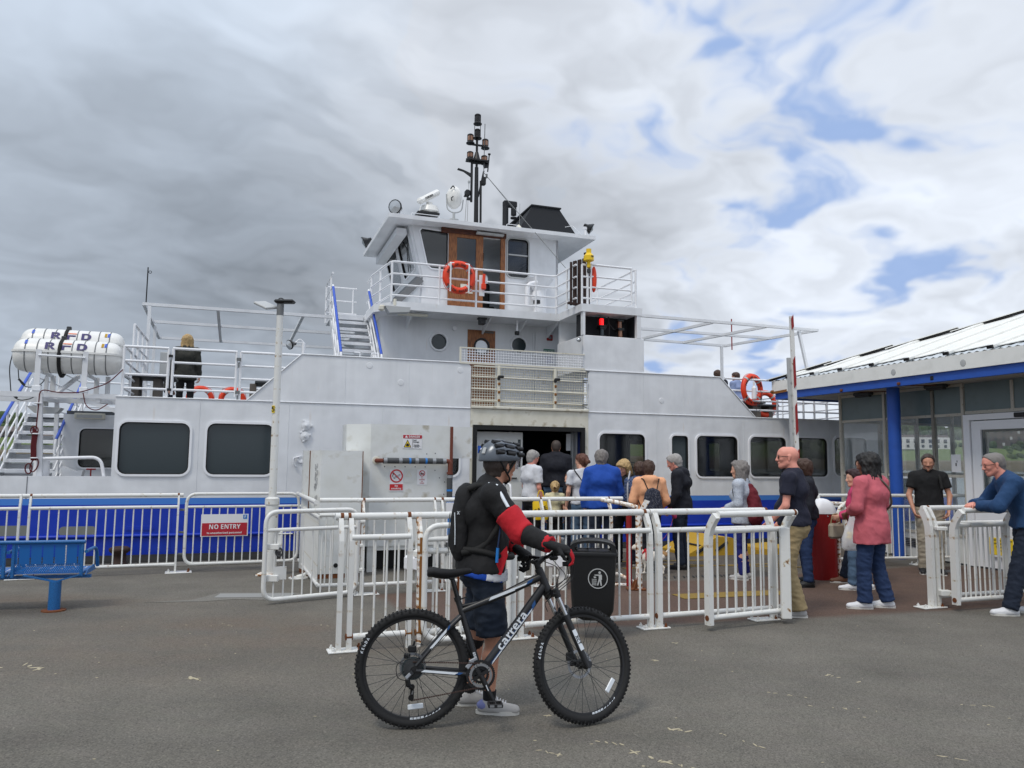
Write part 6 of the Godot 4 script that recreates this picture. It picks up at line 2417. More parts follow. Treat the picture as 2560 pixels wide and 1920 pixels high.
func shelter()->void:
	var S:=thing("glazed_shelter","glazed waiting shelter with blue column and white ribbed roof","shelter",SHIP_AT,SHIP_TURN)
	var g: G
	var s0:=6.42
	var s1:=10.2
	var w0:=-1.14
	var w1:=-9.2
	# floor, then posts and panes; the long wall faces the queue
	g=G.new()
	g.bx((s0+s1)/2,0.01,-(w0+w1)/2,s1-s0-0.06,0.02,w0-w1-0.06)
	part("shelter_floor",g,M.deck_grey,S)
	var glaze:=func(p: Vector2,q: Vector2,cols: Array,low: bool)->void:
		var u:=q-p
		for i in cols.size()-1:
			var a: Vector2=p+u*cols[i]
			var b: Vector2=p+u*cols[i+1]
			var A:=L(a.x,0,a.y)
			var B:=L(b.x,0,b.y)
			var d:=(B-A).normalized()
			var nrm:=d.cross(Vector3.UP)
			var g1:=G.new()
			g1.bar(A+V(0,0.02,0),A+V(0,2.94,0),0.07,0.05,d)
			part("mullion",g1,M.frame_worn,S)
			g1=G.new()
			for y in [0.46,1.42,2.42,2.90]:
				g1.bar(A+d*0.036+V(0,y,0),B-d*0.036+V(0,y,0),0.05,0.045)
			part("transom",g1,M.frame_worn,S)
			g1=G.new()
			g1.bar(A+d*0.03+V(0,0.24,0),B-d*0.03+V(0,0.24,0),0.03,0.42)
			part("kick_panel",g1,M.box_white,S)
			g1=G.new()
			g1.bar(A+d*0.03+V(0,2.66,0),B-d*0.03+V(0,2.66,0),0.02,0.46)
			part("upper_panel",g1,M.panel_green,S)
			for e in [[0.94,0.92],[1.92,0.96]]:
				g1=G.new()
				g1.bar(A+d*0.03+V(0,e[0],0),B-d*0.03+V(0,e[0],0),0.008,e[1])
				part("pane",g1,M.glass_clear,S)
		var E:=L(q.x,0,q.y)
		var g2:=G.new()
		g2.bar(E+V(0,0.02,0),E+V(0,2.94,0),0.07,0.05,V(u.x,0,-u.y).normalized())
		part("mullion",g2,M.frame_worn,S)
	glaze.call(Vector2(s0,w0),Vector2(s0,-3.28),[0.0,0.51,1.0],true)
	glaze.call(Vector2(s0,-3.28),Vector2(s0,-3.86),[0.0,1.0],true)
	glaze.call(Vector2(s0,-5.8),Vector2(s0,w1),[0.0,0.33,0.66,1.0],true)
	glaze.call(Vector2(s0,w0),Vector2(s1,w0),[0.0,0.25,0.5,0.75,1.0],true)
	glaze.call(Vector2(s1,w0),Vector2(s1,w1),[0.0,0.16,0.32,0.48,0.64,0.82,1.0],true)
	# white door set between
	g=G.new()
	g.bar(L(s0,0.02,-3.93),L(s0,2.32,-3.93),0.10,0.11,V(0,0,1))
	g.bar(L(s0,0.02,-5.73),L(s0,2.32,-5.73),0.10,0.11,V(0,0,1))
	g.bar(L(s0,2.36,-3.88),L(s0,2.36,-5.78),0.11,0.09)
	part("door_frame",g,M.white,S)
	g=G.new()
	g.bar(L(s0,2.66,-3.9),L(s0,2.66,-5.76),0.02,0.5)
	part("upper_panel",g,M.panel_green,S)
	g=G.new()
	g.bar(L(s0,2.44,-3.9),L(s0,2.44,-5.76),0.06,0.05)
	g.bar(L(s0,2.45,-4.72),L(s0,2.9,-4.72),0.05,0.05,V(0,0,1))
	part("transom",g,M.frame_worn,S)
	g=G.new()
	g.prism(p2([-5.66,0.03,-4.0,0.03,-4.0,2.30,-5.66,2.30]),across(s0),-0.025,0.025,[p2([-5.5,1.1,-4.16,1.1,-4.16,2.16,-5.5,2.16])])
	var dr:=part("door",g,M.white,S)
	g=G.new()
	g.prism(p2([-5.5,1.1,-4.16,1.1,-4.16,2.16,-5.5,2.16]),across(s0),-0.004,0.004)
	part("pane",g,M.glass_clear,dr)
	g=G.new()
	g.prism(p2([-5.5,1.1,-4.16,1.1,-4.16,2.16,-5.5,2.16]),across(s0),0.006,0.032,[p2([-5.46,1.14,-4.2,1.14,-4.2,2.12,-5.46,2.12])])
	part("window_frame",g,M.rubber,dr)
	g=G.new()
	g.bx(s0-0.03,1.26,4.9,0.004,0.10,0.10)
	part("blue_sticker",g,M.sign_blue,dr)
	g=G.new()
	g.bx(s0-0.05,2.36,4.9,0.08,0.07,0.25,0.01)
	part("door_sensor",g,M.black,S)
	# notices on the glass
	for e in [[1.63,-3.70,0.22,0.15,"white paper notice taped to the shelter pane above the man in black"]]:
		g=G.new()
		g.bx(s0-0.03,e[0],-e[1],0.004,e[2]*1.3,e[3]*1.2)
		var nt:=part("paper_notice",g,M.sign_white,S)
		g=G.new()
		g.bx(s0-0.034,e[0]-0.02,-e[1],0.003,0.05,0.02)
		g.bx(s0-0.034,e[0]+0.03,-e[1]+0.02,0.003,0.03,0.012)
		part("print",g,M.ink,nt)
	g=G.new()
	g.bx(s0+0.03,1.18,2.62,0.004,0.36,0.26)
	part("grey_notice",g,M.panel_green,S)
	g=G.new()
	g.bx(s0+0.03,1.08,2.30,0.02,0.22,0.14)
	part("black_box",g,M.black,S)
	g=G.new()
	for k in 5:
		g.bar(L(s0-0.026,0.33-k*0.03,-2.4),L(s0-0.026,0.33-k*0.03,-3.2),0.012,0.012)
	part("vent_grille",g,M.dark_grey,S)
	# blue columns and the roof
	for w in [-2.78,-7.6]:
		g=G.new()
		g.rod(L(6.07,0,w),L(6.07,2.93,w),0.105,22)
		part("column",g,M.blue_paint,S)
	g=G.new()
	g.prism(p2([5.72,-0.25,5.72,-9.8,11.2,-9.8,11.2,-0.25]),plan(2.93),0.0,0.05)
	part("soffit",g,M.soffit,S)
	for e in [[L(5.66,2.97,-0.2),L(5.66,2.97,-9.8)],[L(5.66,2.97,-0.22),L(11.2,2.97,-0.22)]]:
		g=G.new()
		g.bar(e[0],e[1],0.08,0.15)
		part("eaves_beam",g,M.blue_paint,S)
	for e in [[L(5.60,3.15,-0.14),L(5.60,3.15,-9.8)],[L(5.60,3.15,-0.16),L(11.2,3.15,-0.16)]]:
		g=G.new()
		g.bar(e[0],e[1],0.03,0.23)
		part("fascia",g,M.roof_white,S)
	g=G.new()
	g.bar(L(5.585,3.03,-0.13),L(5.585,3.05,-0.6),0.012,0.05)
	g.bx(5.59,3.06,0.15,0.05,0.06,0.12,0.02)
	part("rust_patch",g,M.rust_run,S)
	for w in [-3.28,-4.6,-2.0]:
		g=G.new()
		g.ell(Transform3D(Basis(),L(5.583,3.13,w)),V(0.004,0.055,0.05),12,8)
		if w<-3.0:
			part("patch_disc",g,M.light_grey,S)
	for w in [-2.05,-3.35]:
		g=G.new()
		g.bx(5.62,2.93,-w,0.05,0.05,0.06,0.01)
		g.rod(L(5.64,2.9,w),L(6.4,2.915,w-0.3),0.008,5)
		part("cable_clip",g,M.rust,S)
	for w in [-1.9,-3.5]:
		g=G.new()
		g.bx(6.25,2.90,-w,0.14,0.06,0.4,0.02)
		g.bx(6.25,2.86,-w,0.10,0.04,0.34,0.015)
		part("strip_light",g,M.dark_grey,S)
	g=G.new()
	g.bx(5.64,2.96,4.0,0.06,0.1,0.1,0.03)
	part("speaker",g,M.black,S)
	# hipped roof: corrugated sheet below, white overlay strips between ribs above
	var pitch:=0.3385
	var rp:=func(s: float,w: float,up: float)->Vector3:
		return L(s,3.27+(s-5.6)*pitch+up,w)
	g=G.new()
	var n:=150
	for k in n:
		var a:=-0.2-k*0.064
		var b:=a-0.064
		var ma:=minf(5.62+(-0.16-a),8.6)
		var mb:=minf(5.62+(-0.16-b),8.6)
		var z:=0.012 if k % 2==0 else -0.012
		g.quad(rp.call(5.62,a,z),rp.call(ma,a,z),rp.call(mb,b,-z),rp.call(5.62,b,-z),Vector3.UP)
	part("roof_sheet",g,M.roof_sheet,S)
	g=G.new()
	g.tri(rp.call(5.62,-0.16,0.0),rp.call(8.6,-3.14,0.0),L(11.2,3.27,-0.16),Vector3.UP)
	g.tri(rp.call(8.6,-3.14,0.0),L(11.2,3.27+0.4,-3.14),L(11.2,3.27,-0.16),Vector3.UP)
	part("roof_end",g,M.roof_white,S)
	var r:=RandomNumberGenerator.new()
	r.seed=3
	var ribs:=[-0.62,-1.32,-2.05,-2.8,-3.55,-4.3,-5.05,-5.8,-6.6,-7.4,-8.2,-9.0]
	for i in ribs.size():
		var w: float=ribs[i]
		var top: float=minf(5.62+(-0.16-w),8.6)
		g=G.new()
		g.bar(rp.call(5.60,w,0.05),rp.call(top,w,0.05),0.10,0.05,Vector3.UP,0.012)
		part("roof_rib",g,M.roof_white,S)
		g=G.new()
		g.bar(rp.call(5.575,w,0.045),rp.call(5.605,w,0.045),0.09,0.05)
		part("rib_end",g,M.black,S)
		if i==ribs.size()-1:
			break
		var w2: float=ribs[i+1]
		g=G.new()
		var m:=14
		for k in m:
			var t0:=float(k)/m
			var t1:=float(k+1)/m
			var a:=lerpf(w,w2,t0)
			var b:=lerpf(w,w2,t1)
			var curve:=func(t: float)->float: return 5.66+0.05+0.62*pow(t,1.7)*(0.75+0.25*sin(i*2.1))*(1.0 if t<0.93 else (1.0-t)/0.07)
			var la: float=curve.call(t0)
			var lb: float=curve.call(t1)
			var ta:=minf(5.62+(-0.16-a),8.6)
			var tb:=minf(5.62+(-0.16-b),8.6)
			g.quad(rp.call(minf(la,ta),a,0.036),rp.call(ta,a,0.036),rp.call(tb,b,0.036),rp.call(minf(lb,tb),b,0.036),Vector3.UP)
			g.quad(rp.call(minf(la,ta),a,0.036),rp.call(minf(lb,tb),b,0.036),rp.call(minf(lb,tb),b,0.024),rp.call(minf(la,ta),a,0.024),V(-1,0,0))
		part("roof_panel",g,M.roof_white,S)
	# hip capping lifted off in places
	for i in 4:
		var a:=-0.1-i*0.78
		var b:=-0.16-(i+1)*0.78
		g=G.new()
		g.bar(rp.call(5.55+(-0.16-a),a,0.06),rp.call(5.62+(-0.16-b),b,0.10),0.16,0.014)
		part("hip_capping",g,M.roof_white,S)
		g=G.new()
		g.bar(rp.call(5.60+(-0.16-a),a-0.02,0.035),rp.call(5.62+(-0.16-b),b-0.02,0.07),0.12,0.03)
		part("hip_seal",g,M.rubber,S)
	# signs at the shelter foot
	var cs:=thing("camera_sign","yellow closed circuit television sign at the shelter foot","sign",sw(6.36,0.43,-4.45),SHIP_TURN-PI/2)
	g=G.new()
	g.bx(0,0.0,0,0.40,0.44,0.008)
	part("board",g,M.sign_white,cs)
	g=G.new()
	g.bx(0,-0.06,0.006,0.39,0.26,0.004)
	var cp:=part("yellow_panel",g,M.sign_yellow,cs)
	for e in [["Closed circuit television",0.035,0.03],["is now operating on",-0.015,0.03],["this landing",-0.065,0.03],["for your safety",-0.12,0.018]]:
		text(e[0],e[2],M.ink,cp,T(0,e[1],0.008),true,"Droid Sans",0.003,0.75)
	var cs2:=thing("side_sign","white and yellow notice with a blue F square behind the leaning man","sign",sw(6.36,0.5,-5.05),SHIP_TURN-PI/2)
	g=G.new()
	g.bx(0,0,0,0.3,0.5,0.008)
	part("board",g,M.sign_white,cs2)
	g=G.new()
	g.bx(-0.02,0.14,0.006,0.11,0.12,0.004)
	var fq:=part("blue_square",g,M.sign_blue,cs2)
	text("F",0.07,M.sign_white,fq,T(-0.02,0.14,0.009))
	g=G.new()
	g.bx(0.02,-0.1,0.006,0.24,0.2,0.004)
	part("yellow_panel",g,M.sign_yellow,cs2)
	for w in [-2.2,-5.4,-7.2]:
		var bn:=thing("shelter_seat","grey bench inside the shelter, " + ("behind the blue column" if w>-3.0 else ("behind the white door" if w>-6.0 else "beyond the white door")),"bench",sw(9.6,0,w),SHIP_TURN,"benches inside the shelter")
		g=G.new()
		g.bx(0,0.44,0,0.4,0.04,1.2,0.01)
		part("seat",g,M.mid_grey,bn)
		g=G.new()
		g.bx(0,0.22,0.4,0.3,0.44,0.05)
		g.bx(0,0.22,-0.4,0.3,0.44,0.05)
		part("leg",g,M.dark_grey,bn)
# ---------------------------------------------------------------- people
# joints of a 1.75 m figure that faces +z, x is its own left
func rest_pose()->Dictionary:
	return {
		"hips": V(0,0.94,0),"waist": V(0,1.10,0),"chest": V(0,1.30,0.0),"neck": V(0,1.475,-0.02),"head": V(0,1.63,0.025),
		"shl": V(0.185,1.42,-0.01),"ell": V(0.235,1.13,-0.02),"wrl": V(0.25,0.885,0.06),"shr": V(-0.185,1.42,-0.01),"elr": V(-0.235,1.13,-0.02),"wrr": V(-0.25,0.885,0.06),
		"hpl": V(0.09,0.92,0),"knl": V(0.105,0.50,0.02),"anl": V(0.11,0.085,-0.03),"hpr": V(-0.09,0.92,0),"knr": V(-0.105,0.50,0.02),"anr": V(-0.11,0.085,-0.03),
		"footl": V(0.2,0,1),"footr": V(-0.2,0,1),"face": V(0,0,1),"front": V(0,0,1),
	}
func limb(f: Field,a: Vector3,b: Vector3,ra: float,rb: float,k: float,cutfrac:=2.0)->void:
	if cutfrac>=1.0:
		f.bone(a,b,ra,rb,k)
	elif cutfrac>0.0:
		var e:=a.lerp(b,cutfrac)
		f.bone(a,a.lerp(b,minf(1.0,cutfrac+0.25)),ra,lerpf(ra,rb,cutfrac),k,Vector3.ZERO,1.0,e,(b-a).normalized())
func span(pts: Array,pad: float)->Array:
	var lo: Vector3=pts[0]
	var hi: Vector3=pts[0]
	for p in pts:
		lo=lo.min(p)
		hi=hi.max(p)
	return [lo-Vector3.ONE*pad,hi+Vector3.ONE*pad]
func head_basis(J: Dictionary)->Transform3D:
	var z: Vector3=J.face.normalized()
	var up: Vector3=(J.head-J.neck).normalized().lerp(Vector3.UP,0.6)
	if J.has("crown"):
		up=J.crown
	var x:=up.cross(z).normalized()
	return Transform3D(Basis(x,z.cross(x),z),J.head)
# the fingers: one chain each, curled by c (0 straight, 1 fist)
func hand(g: G,wrist: Vector3,dir: Vector3,palm: Vector3,left: bool,c: float,h: float,s:=1.0)->void:
	var d:=dir.normalized()
	var pn:=(palm-d*palm.dot(d)).normalized()
	var thumb:=d.cross(pn)*(1.0 if left else -1.0)
	var f:=Field.new(wrist-Vector3.ONE*0.13*s+d*0.08*s,wrist+Vector3.ONE*0.13*s+d*0.08*s,h)
	f.bone(wrist-d*0.02*s,wrist+d*0.03*s,0.025*s,0.027*s,0.01,pn,0.75)
	for i in 4:
		var lat:=(1.5-i)*0.019*s
		var base:=wrist+d*(0.085-0.004*absf(i-1.2))*s+thumb*lat
		f.bone(wrist+d*0.02*s+thumb*lat*0.6,base,0.014*s,0.0115*s,0.012)
		var ln: float=[0.038,0.043,0.040,0.031][i]*s
		var p:=base
		var a:=0.25+c*0.9
		for j in 3:
			var v:=d*cos(a)+pn*sin(a)+thumb*lat*1.5
			var q: Vector3=p+v.normalized()*(ln*float([1.0,0.75,0.6][j]))
			f.bone(p,q,(0.0092-0.0008*j)*s,(0.0086-0.0009*j)*s,0.004)
			p=q
			a+=0.25+c*0.95
	var tb:=wrist+d*0.025*s+thumb*0.024*s
	var t1:=tb+(d*0.55+thumb*0.75+pn*0.35).normalized()*0.042*s
	f.bone(tb,t1,0.014*s,0.0105*s,0.01)
	f.bone(t1,t1+(d*0.85+thumb*(0.25-0.5*c)+pn*(0.2+0.6*c)).normalized()*0.032*s,0.0105*s,0.0085*s,0.005)
	f.into(g)
func person(label: String,at: Vector3,turn: float,o: Dictionary)->Node3D:
	var J:=rest_pose()
	var pose: Dictionary=o.get("pose",{})
	for k in pose:
		J[k]=pose[k]
	var sc: float=o.get("h",1.75)/1.75
	var t:=thing("person",label,o.get("cat","person"),at,turn)
	var root:=t
	t.scale=Vector3.ONE
	var bulk: float=o.get("bulk",1.0)
	var cell: float=o.get("cell",0.017)
	for k in J:
		if not (k in ["face","front","footl","footr","crown"]):
			J[k]*=sc
	var fr: Vector3=J.front.normalized()
	var skin: Material=M[o.get("skin","skin_light")]
	var hs: float=o.get("head_scale",1.0)*lerpf(1.0,sc,0.6)
	var joints:=[J.hips,J.waist,J.chest,J.neck,J.shl,J.shr,J.ell,J.elr,J.wrl,J.wrr,J.knl,J.knr,J.anl,J.anr]
	# body
	var g:=G.new()
	var bb:=span(joints,0.2)
	var f:=Field.new(bb[0],bb[1],maxf(cell,0.016))
	f.bone(J.chest,J.waist,0.15*sc*bulk,0.135*sc*bulk,0.04,fr,0.64)
	f.bone(J.waist,J.hips,0.135*sc*bulk,0.15*sc*bulk,0.04,fr,0.68)
	f.bone(J.shl,J.shr,0.05*sc,0.05*sc,0.05)
	f.bone(J.chest,J.neck,0.09*sc,0.055*sc,0.05)
	for s in ["l","r"]:
		f.bone(J["sh" + s],J["el" + s],0.044*sc*bulk,0.036*sc,0.02)
		f.bone(J["el" + s],J["wr" + s],0.038*sc,0.026*sc,0.02)
		f.bone(J["hp" + s],J["kn" + s],0.08*sc*bulk,0.052*sc,0.03)
		f.bone(J["kn" + s],J["an" + s],0.050*sc,0.036*sc,0.02)
		var calf: Vector3=J["kn" + s].lerp(J["an" + s],0.32)
		f.bone(calf-fr*0.012*sc,calf.lerp(J["an" + s],0.4)-fr*0.008*sc,0.052*sc,0.042*sc,0.03)
	f.into(g)
	# head and neck on a finer grid
	var hx:=head_basis(J)
	var hc:=func(x: float,y: float,z: float)->Vector3: return hx*(V(x,y,z)*hs)
	var hcell: float=o.get("head_cell",0.0085)
	bb=span([J.neck,J.head,hc.call(0,0.13,0),hc.call(0,0,0.13),hc.call(0.09,0,-0.1),hc.call(-0.09,0,-0.1),hc.call(0,-0.13,0.08)],0.055)
	f=Field.new(bb[0],bb[1],hcell)
	var bx: Vector3=hx.basis.x
	f.bone(J.neck-(J.head-J.neck)*0.25,hc.call(0,-0.02,-0.02),0.066*hs,0.058*hs,0.03)
	f.bone(hc.call(0,0.03,-0.032),hc.call(0,0.035,0.022),0.088*hs,0.082*hs,0.03,bx,0.90)
	f.bone(hc.call(0,-0.01,0.03),hc.call(0,-0.072,0.048),0.064*hs,0.042*hs,0.03,bx,0.92)
	f.bone(hc.call(0.04,-0.055,0.0),hc.call(0,-0.092,0.066),0.028*hs,0.022*hs,0.02)
	f.bone(hc.call(-0.04,-0.055,0.0),hc.call(0,-0.092,0.066),0.028*hs,0.022*hs,0.02)
	f.bone(hc.call(0.035,0.028,0.083),hc.call(-0.035,0.028,0.083),0.013*hs,0.013*hs,0.018)
	f.bone(hc.call(0.036,-0.022,0.070),hc.call(0.03,-0.03,0.068),0.022*hs,0.02*hs,0.02)
	f.bone(hc.call(-0.036,-0.022,0.070),hc.call(-0.03,-0.03,0.068),0.022*hs,0.02*hs,0.02)
	f.bone(hc.call(0,0.018,0.094),hc.call(0,-0.028,0.112),0.010*hs,0.014*hs,0.012)
	f.bone(hc.call(0.013,-0.032,0.10),hc.call(-0.013,-0.032,0.10),0.010*hs,0.010*hs,0.008)
	f.bone(hc.call(0.018,-0.060,0.092),hc.call(-0.018,-0.060,0.092),0.009*hs,0.009*hs,0.010)
	f.bone(hc.call(0.078,0.012,-0.008),hc.call(0.076,-0.028,-0.002),0.019*hs,0.012*hs,0.006,bx,0.45)
	f.bone(hc.call(-0.078,0.012,-0.008),hc.call(-0.076,-0.028,-0.002),0.019*hs,0.012*hs,0.006,bx,0.45)
	f.into(g)
	var gloves: String=o.get("gloves","")
	if gloves=="":
		for s in ["l","r"]:
			var dv: Vector3=J.get("hd" + s,(J["wr" + s]-J["el" + s]).normalized())
			hand(g,J["wr" + s],dv,J.get("pm" + s,V(-1.0 if s=="l" else 1.0,0,0.1)),s=="l",o.get("curl",0.35),o.get("hand_cell",0.0065),sc)
	part("body",g,skin,t)
	# face details
	for x in [0.032,-0.032]:
		g=G.new()
		g.ell(Transform3D(hx.basis,hc.call(x,0.008,0.0815)),V(0.012,0.006,0.006)*hs,8,5)
		part("eye",g,M.eye_dark,t)
		if o.get("brows",true):
			g=G.new()
			g.rod(hc.call(x-0.016,0.027,0.094-0.3*absf(x-0.016)),hc.call(x+0.016,0.028,0.094-0.3*absf(x+0.016)),0.004*hs,5)
			part("eyebrow",g,M[o.get("brow_mat","hair_brown")],t)
	g=G.new()
	g.ell(Transform3D(hx.basis,hc.call(0,-0.060,0.0975)),V(0.022,0.005,0.005)*hs,8,5)
	part("mouth",g,M.lip,t)
	if o.get("glasses",false):
		g=G.new()
		for x in [0.033,-0.033]:
			g.tube(ring3(hc.call(x,0.004,0.102),bx*0.026*hs,hx.basis.y*0.018*hs,14),0.0022,5,true)
			g.rod(hc.call(x*1.75,0.01,0.098),hc.call(x*2.5,0.008,0.0),0.0022,5)
		g.rod(hc.call(0.008,0.006,0.104),hc.call(-0.008,0.006,0.104),0.002,5)
		var gp:=part("glasses",g,M.black,t)
		if o.glasses is String:
			g=G.new()
			for x in [0.033,-0.033]:
				g.ell(Transform3D(hx.basis,hc.call(x,0.003,0.101)),V(0.026,0.019,0.003)*hs,12,6)
			part("dark_lens",g,M.gloss_black,gp)
	if o.has("beard"):
		g=G.new()
		bb=span([hc.call(0.07,-0.02,0.11),hc.call(-0.07,-0.12,-0.01)],0.03)
		f=Field.new(bb[0],bb[1],hcell)
		for s in [-1.0,1.0]:
			f.bone(hc.call(0.062*s,-0.03,0.012),hc.call(0.02*s,-0.094,0.072),0.009*hs,0.013*hs,0.01)
			f.bone(hc.call(0.024*s,-0.052,0.090),hc.call(0.0,-0.046,0.099),0.006*hs,0.006*hs,0.006)
		f.bone(hc.call(0.016,-0.094,0.074),hc.call(-0.016,-0.094,0.074),0.017*hs,0.017*hs,0.01)
		f.into(g,strands,0.004)
		part("beard",g,M[o.beard],t)
	hair(o.get("hair",""),o.get("hair_mat","hair_brown"),hx,hs,hcell,t,o)
	clothes(J,sc,bulk,fr,cell,t,o)
	return t
func hair(style: String,m: String,hx: Transform3D,hs: float,cell: float,t: Node3D,o: Dictionary)->void:
	if style=="":
		return
	var hc:=func(x: float,y: float,z: float)->Vector3: return hx*(V(x,y,z)*hs)
	var B:=hx.basis
	var g:=G.new()
	var bb:=span([hc.call(0.13,0.16,0.13),hc.call(-0.13,0.16,-0.16),hc.call(0.13,-0.12,-0.16),hc.call(-0.13,-0.12,0.1),hc.call(0,-0.25 if style in ["bob","long","curly"] else -0.1,-0.1)],0.03)
	var f:=Field.new(bb[0],bb[1],cell)
	var line:=(B*V(0,-0.62,0.78)).normalized()
	var th: float = {"short": 0.012,"thin": 0.006,"bob": 0.026,"long": 0.03,"curly": 0.042,"bun": 0.013,"thick": 0.022,"hood": 0.03}[style]
	var front: float = {"short": 0.066,"thin": 0.05,"bob": 0.085,"long": 0.08,"curly": 0.085,"bun": 0.066,"thick": 0.078,"hood": 0.1}[style]
	f.bone(hc.call(0,0.034,-0.034),hc.call(0,0.040,0.022),(0.088+th)*hs,(0.082+th)*hs,0.02,B.x,0.92,hc.call(0,0.06,front),line)
	match style:
		"short","thin":
			f.bone(hc.call(0,-0.02,-0.055),hc.call(0,-0.055,-0.05),(0.062+th)*hs,(0.05+th)*hs,0.02,B.x,1.0,hc.call(0,-0.03,-0.012),B.z)
		"thick":
			f.bone(hc.call(0,-0.02,-0.055),hc.call(0,-0.07,-0.05),(0.066+th)*hs,(0.054+th)*hs,0.02,B.x,1.0,hc.call(0,-0.03,0.012),B.z)
			f.bone(hc.call(0.05,0.09,0.07),hc.call(-0.05,0.085,0.075),0.028*hs,0.028*hs,0.02)
		"bob","long","curly":
			var low:=-0.13 if style=="bob" else (-0.19 if style=="long" else -0.15)
			for k in 5:
				var a:=-1.75+k*0.875
				var p: Vector3=hc.call(sin(a)*0.075,0.02,-cos(a)*0.065-0.02)
				var q: Vector3=hc.call(sin(a)*0.092,low,-cos(a)*0.075-0.02)
				f.bone(p,q,(0.034+th*0.5)*hs,(0.026+th*0.55)*hs,0.025)
			if o.get("fringe",false):
				f.bone(hc.call(0.05,0.07,0.075),hc.call(0.03,0.045,0.093),0.022*hs,0.015*hs,0.02)
				f.bone(hc.call(-0.05,0.07,0.075),hc.call(-0.03,0.045,0.093),0.022*hs,0.015*hs,0.02)
		"bun":
			f.bone(hc.call(0,-0.02,-0.055),hc.call(0,-0.05,-0.05),0.074*hs,0.06*hs,0.02,B.x,1.0,hc.call(0,-0.03,-0.005),B.z)
			f.bone(hc.call(0,0.035,-0.12),hc.call(0,0.0,-0.155),0.03*hs,0.04*hs,0.015)
			f.bone(hc.call(0.01,0.0,-0.15),hc.call(0.03,-0.04,-0.17),0.03*hs,0.016*hs,0.015)
		"hood":
			f.bone(hc.call(0,-0.02,-0.05),hc.call(0,-0.1,-0.04),0.1*hs,0.09*hs,0.03)
	var amp: float = {"short": 0.006,"thin": 0.003,"bob": 0.012,"long": 0.014,"curly": 0.026,"bun": 0.010,"thick": 0.012,"hood": 0.008}[style]
	f.into(g,strands,amp,V(1,0.45,1) if style != "curly" else Vector3.ONE)
	part("hair" if style != "hood" else "hood",g,M[m],t)
func clothes(J: Dictionary,sc: float,bulk: float,fr: Vector3,cell: float,t: Node3D,o: Dictionary)->void:
	var g: G
	var f: Field
	var bb: Array
	var lat:=fr.cross(Vector3.UP).normalized()
	# trousers or shorts
	var bt: String=o.get("bottom","trousers")
	var loose: float=o.get("loose",1.0)
	if bt != "":
		bb=span([J.hips,J.waist,J.knl,J.knr,J.anl,J.anr],0.19)
		f=Field.new(bb[0],bb[1],cell)
		var top: Vector3=J.hips.lerp(J.waist,0.75)
		f.bone(J.hips,top,0.168*sc*bulk,0.152*sc*bulk,0.04,fr,0.72)
		f.bone(J.hips-fr*0.05*sc-V(0,0.04,0)*sc,J.hips-fr*0.05*sc,0.105*sc*bulk,0.1*sc*bulk,0.05)
		for s in ["l","r"]:
			var kn: Vector3=J["kn" + s]
			var an: Vector3=J["an" + s]
			if bt=="shorts":
				var e: Vector3=kn+(J["hp" + s]-kn)*0.04
				f.bone(J["hp" + s],kn-(J["hp" + s]-kn)*0.2,0.098*sc*bulk,0.098*sc*loose,0.03,Vector3.ZERO,1.0,e,(kn-J["hp" + s]).normalized())
			else:
				f.bone(J["hp" + s],kn,0.096*sc*bulk,0.072*sc*loose,0.03)
				var hem: Vector3=an.lerp(kn,-0.03)
				f.bone(kn,an-(kn-an)*0.15,0.070*sc*loose,0.062*sc*loose*o.get("flare",1.0),0.02,Vector3.ZERO,1.0,hem,(an-kn).normalized())
		g=G.new()
		f.into(g,folds,0.011*o.get("wrinkle",1.0),V(0.7,1.6,0.7))
		part(bt,g,M[o.get("bottom_mat","denim")],t)
	# upper garment
	var tp: String=o.get("top","tee")
	var th:=0.014 if tp in ["tee","shirt"] else 0.026
	var sleeve: float = {"tee": 0.62,"shirt": 0.75,"jumper": 3.0,"jacket": 3.0,"hoodie": 3.0,"coat": 3.0}[tp]
	bb=span([J.hips,J.chest,J.neck,J.shl,J.shr,J.ell,J.elr,J.wrl,J.wrr],0.21)
	f=Field.new(bb[0],bb[1],cell)
	var hem: Vector3=J.hips+(J.waist-J.hips).normalized()*(o.get("hem",0.0)*sc)
	var down: Vector3=(J.hips-J.waist).normalized()
	var low:=hem+down*0.14
	f.bone(J.chest+(J.neck-J.chest)*0.25,J.waist,(0.158*bulk+th)*sc,(0.146*bulk+th)*sc,0.05,fr,0.68)
	f.bone(J.waist,low,(0.146*bulk+th)*sc,(0.172*bulk+th)*sc*o.get("skirt",1.0),0.04,fr,0.72,hem,down)
	f.bone(J.hips-fr*0.05*sc-V(0,0.05,0)*sc,J.hips-fr*0.05*sc+V(0,0.08,0)*sc,(0.112*bulk+th)*sc,(0.10*bulk+th)*sc,0.05,Vector3.ZERO,1.0,hem,down)
	for s in ["l","r"]:
		f.bone(J["hp" + s],J["hp" + s].lerp(J["kn" + s],0.4),(0.098*bulk+th)*sc,(0.094*bulk+th)*sc,0.05,Vector3.ZERO,1.0,hem,down)
	if o.has("belly"):
		f.bone(J.waist+fr*0.07*sc,J.waist+fr*0.06*sc-V(0,0.08,0),o.belly*sc,o.belly*sc*0.9,0.06)
	f.bone(J.shl,J.shr,(0.056+th)*sc,(0.056+th)*sc,0.05)
	f.bone(J.chest-fr*0.05*sc+lat*0.06*sc,J.chest-fr*0.05*sc-lat*0.06*sc,(0.09+th)*sc*bulk,(0.09+th)*sc*bulk,0.05)
	if o.get("bust",false):
		for s in [-1.0,1.0]:
			f.bone(J.chest+fr*0.085*sc+lat*0.07*s*sc-V(0,0.03,0),J.chest+fr*0.09*sc+lat*0.07*s*sc-V(0,0.05,0),0.07*sc,0.07*sc,0.05)
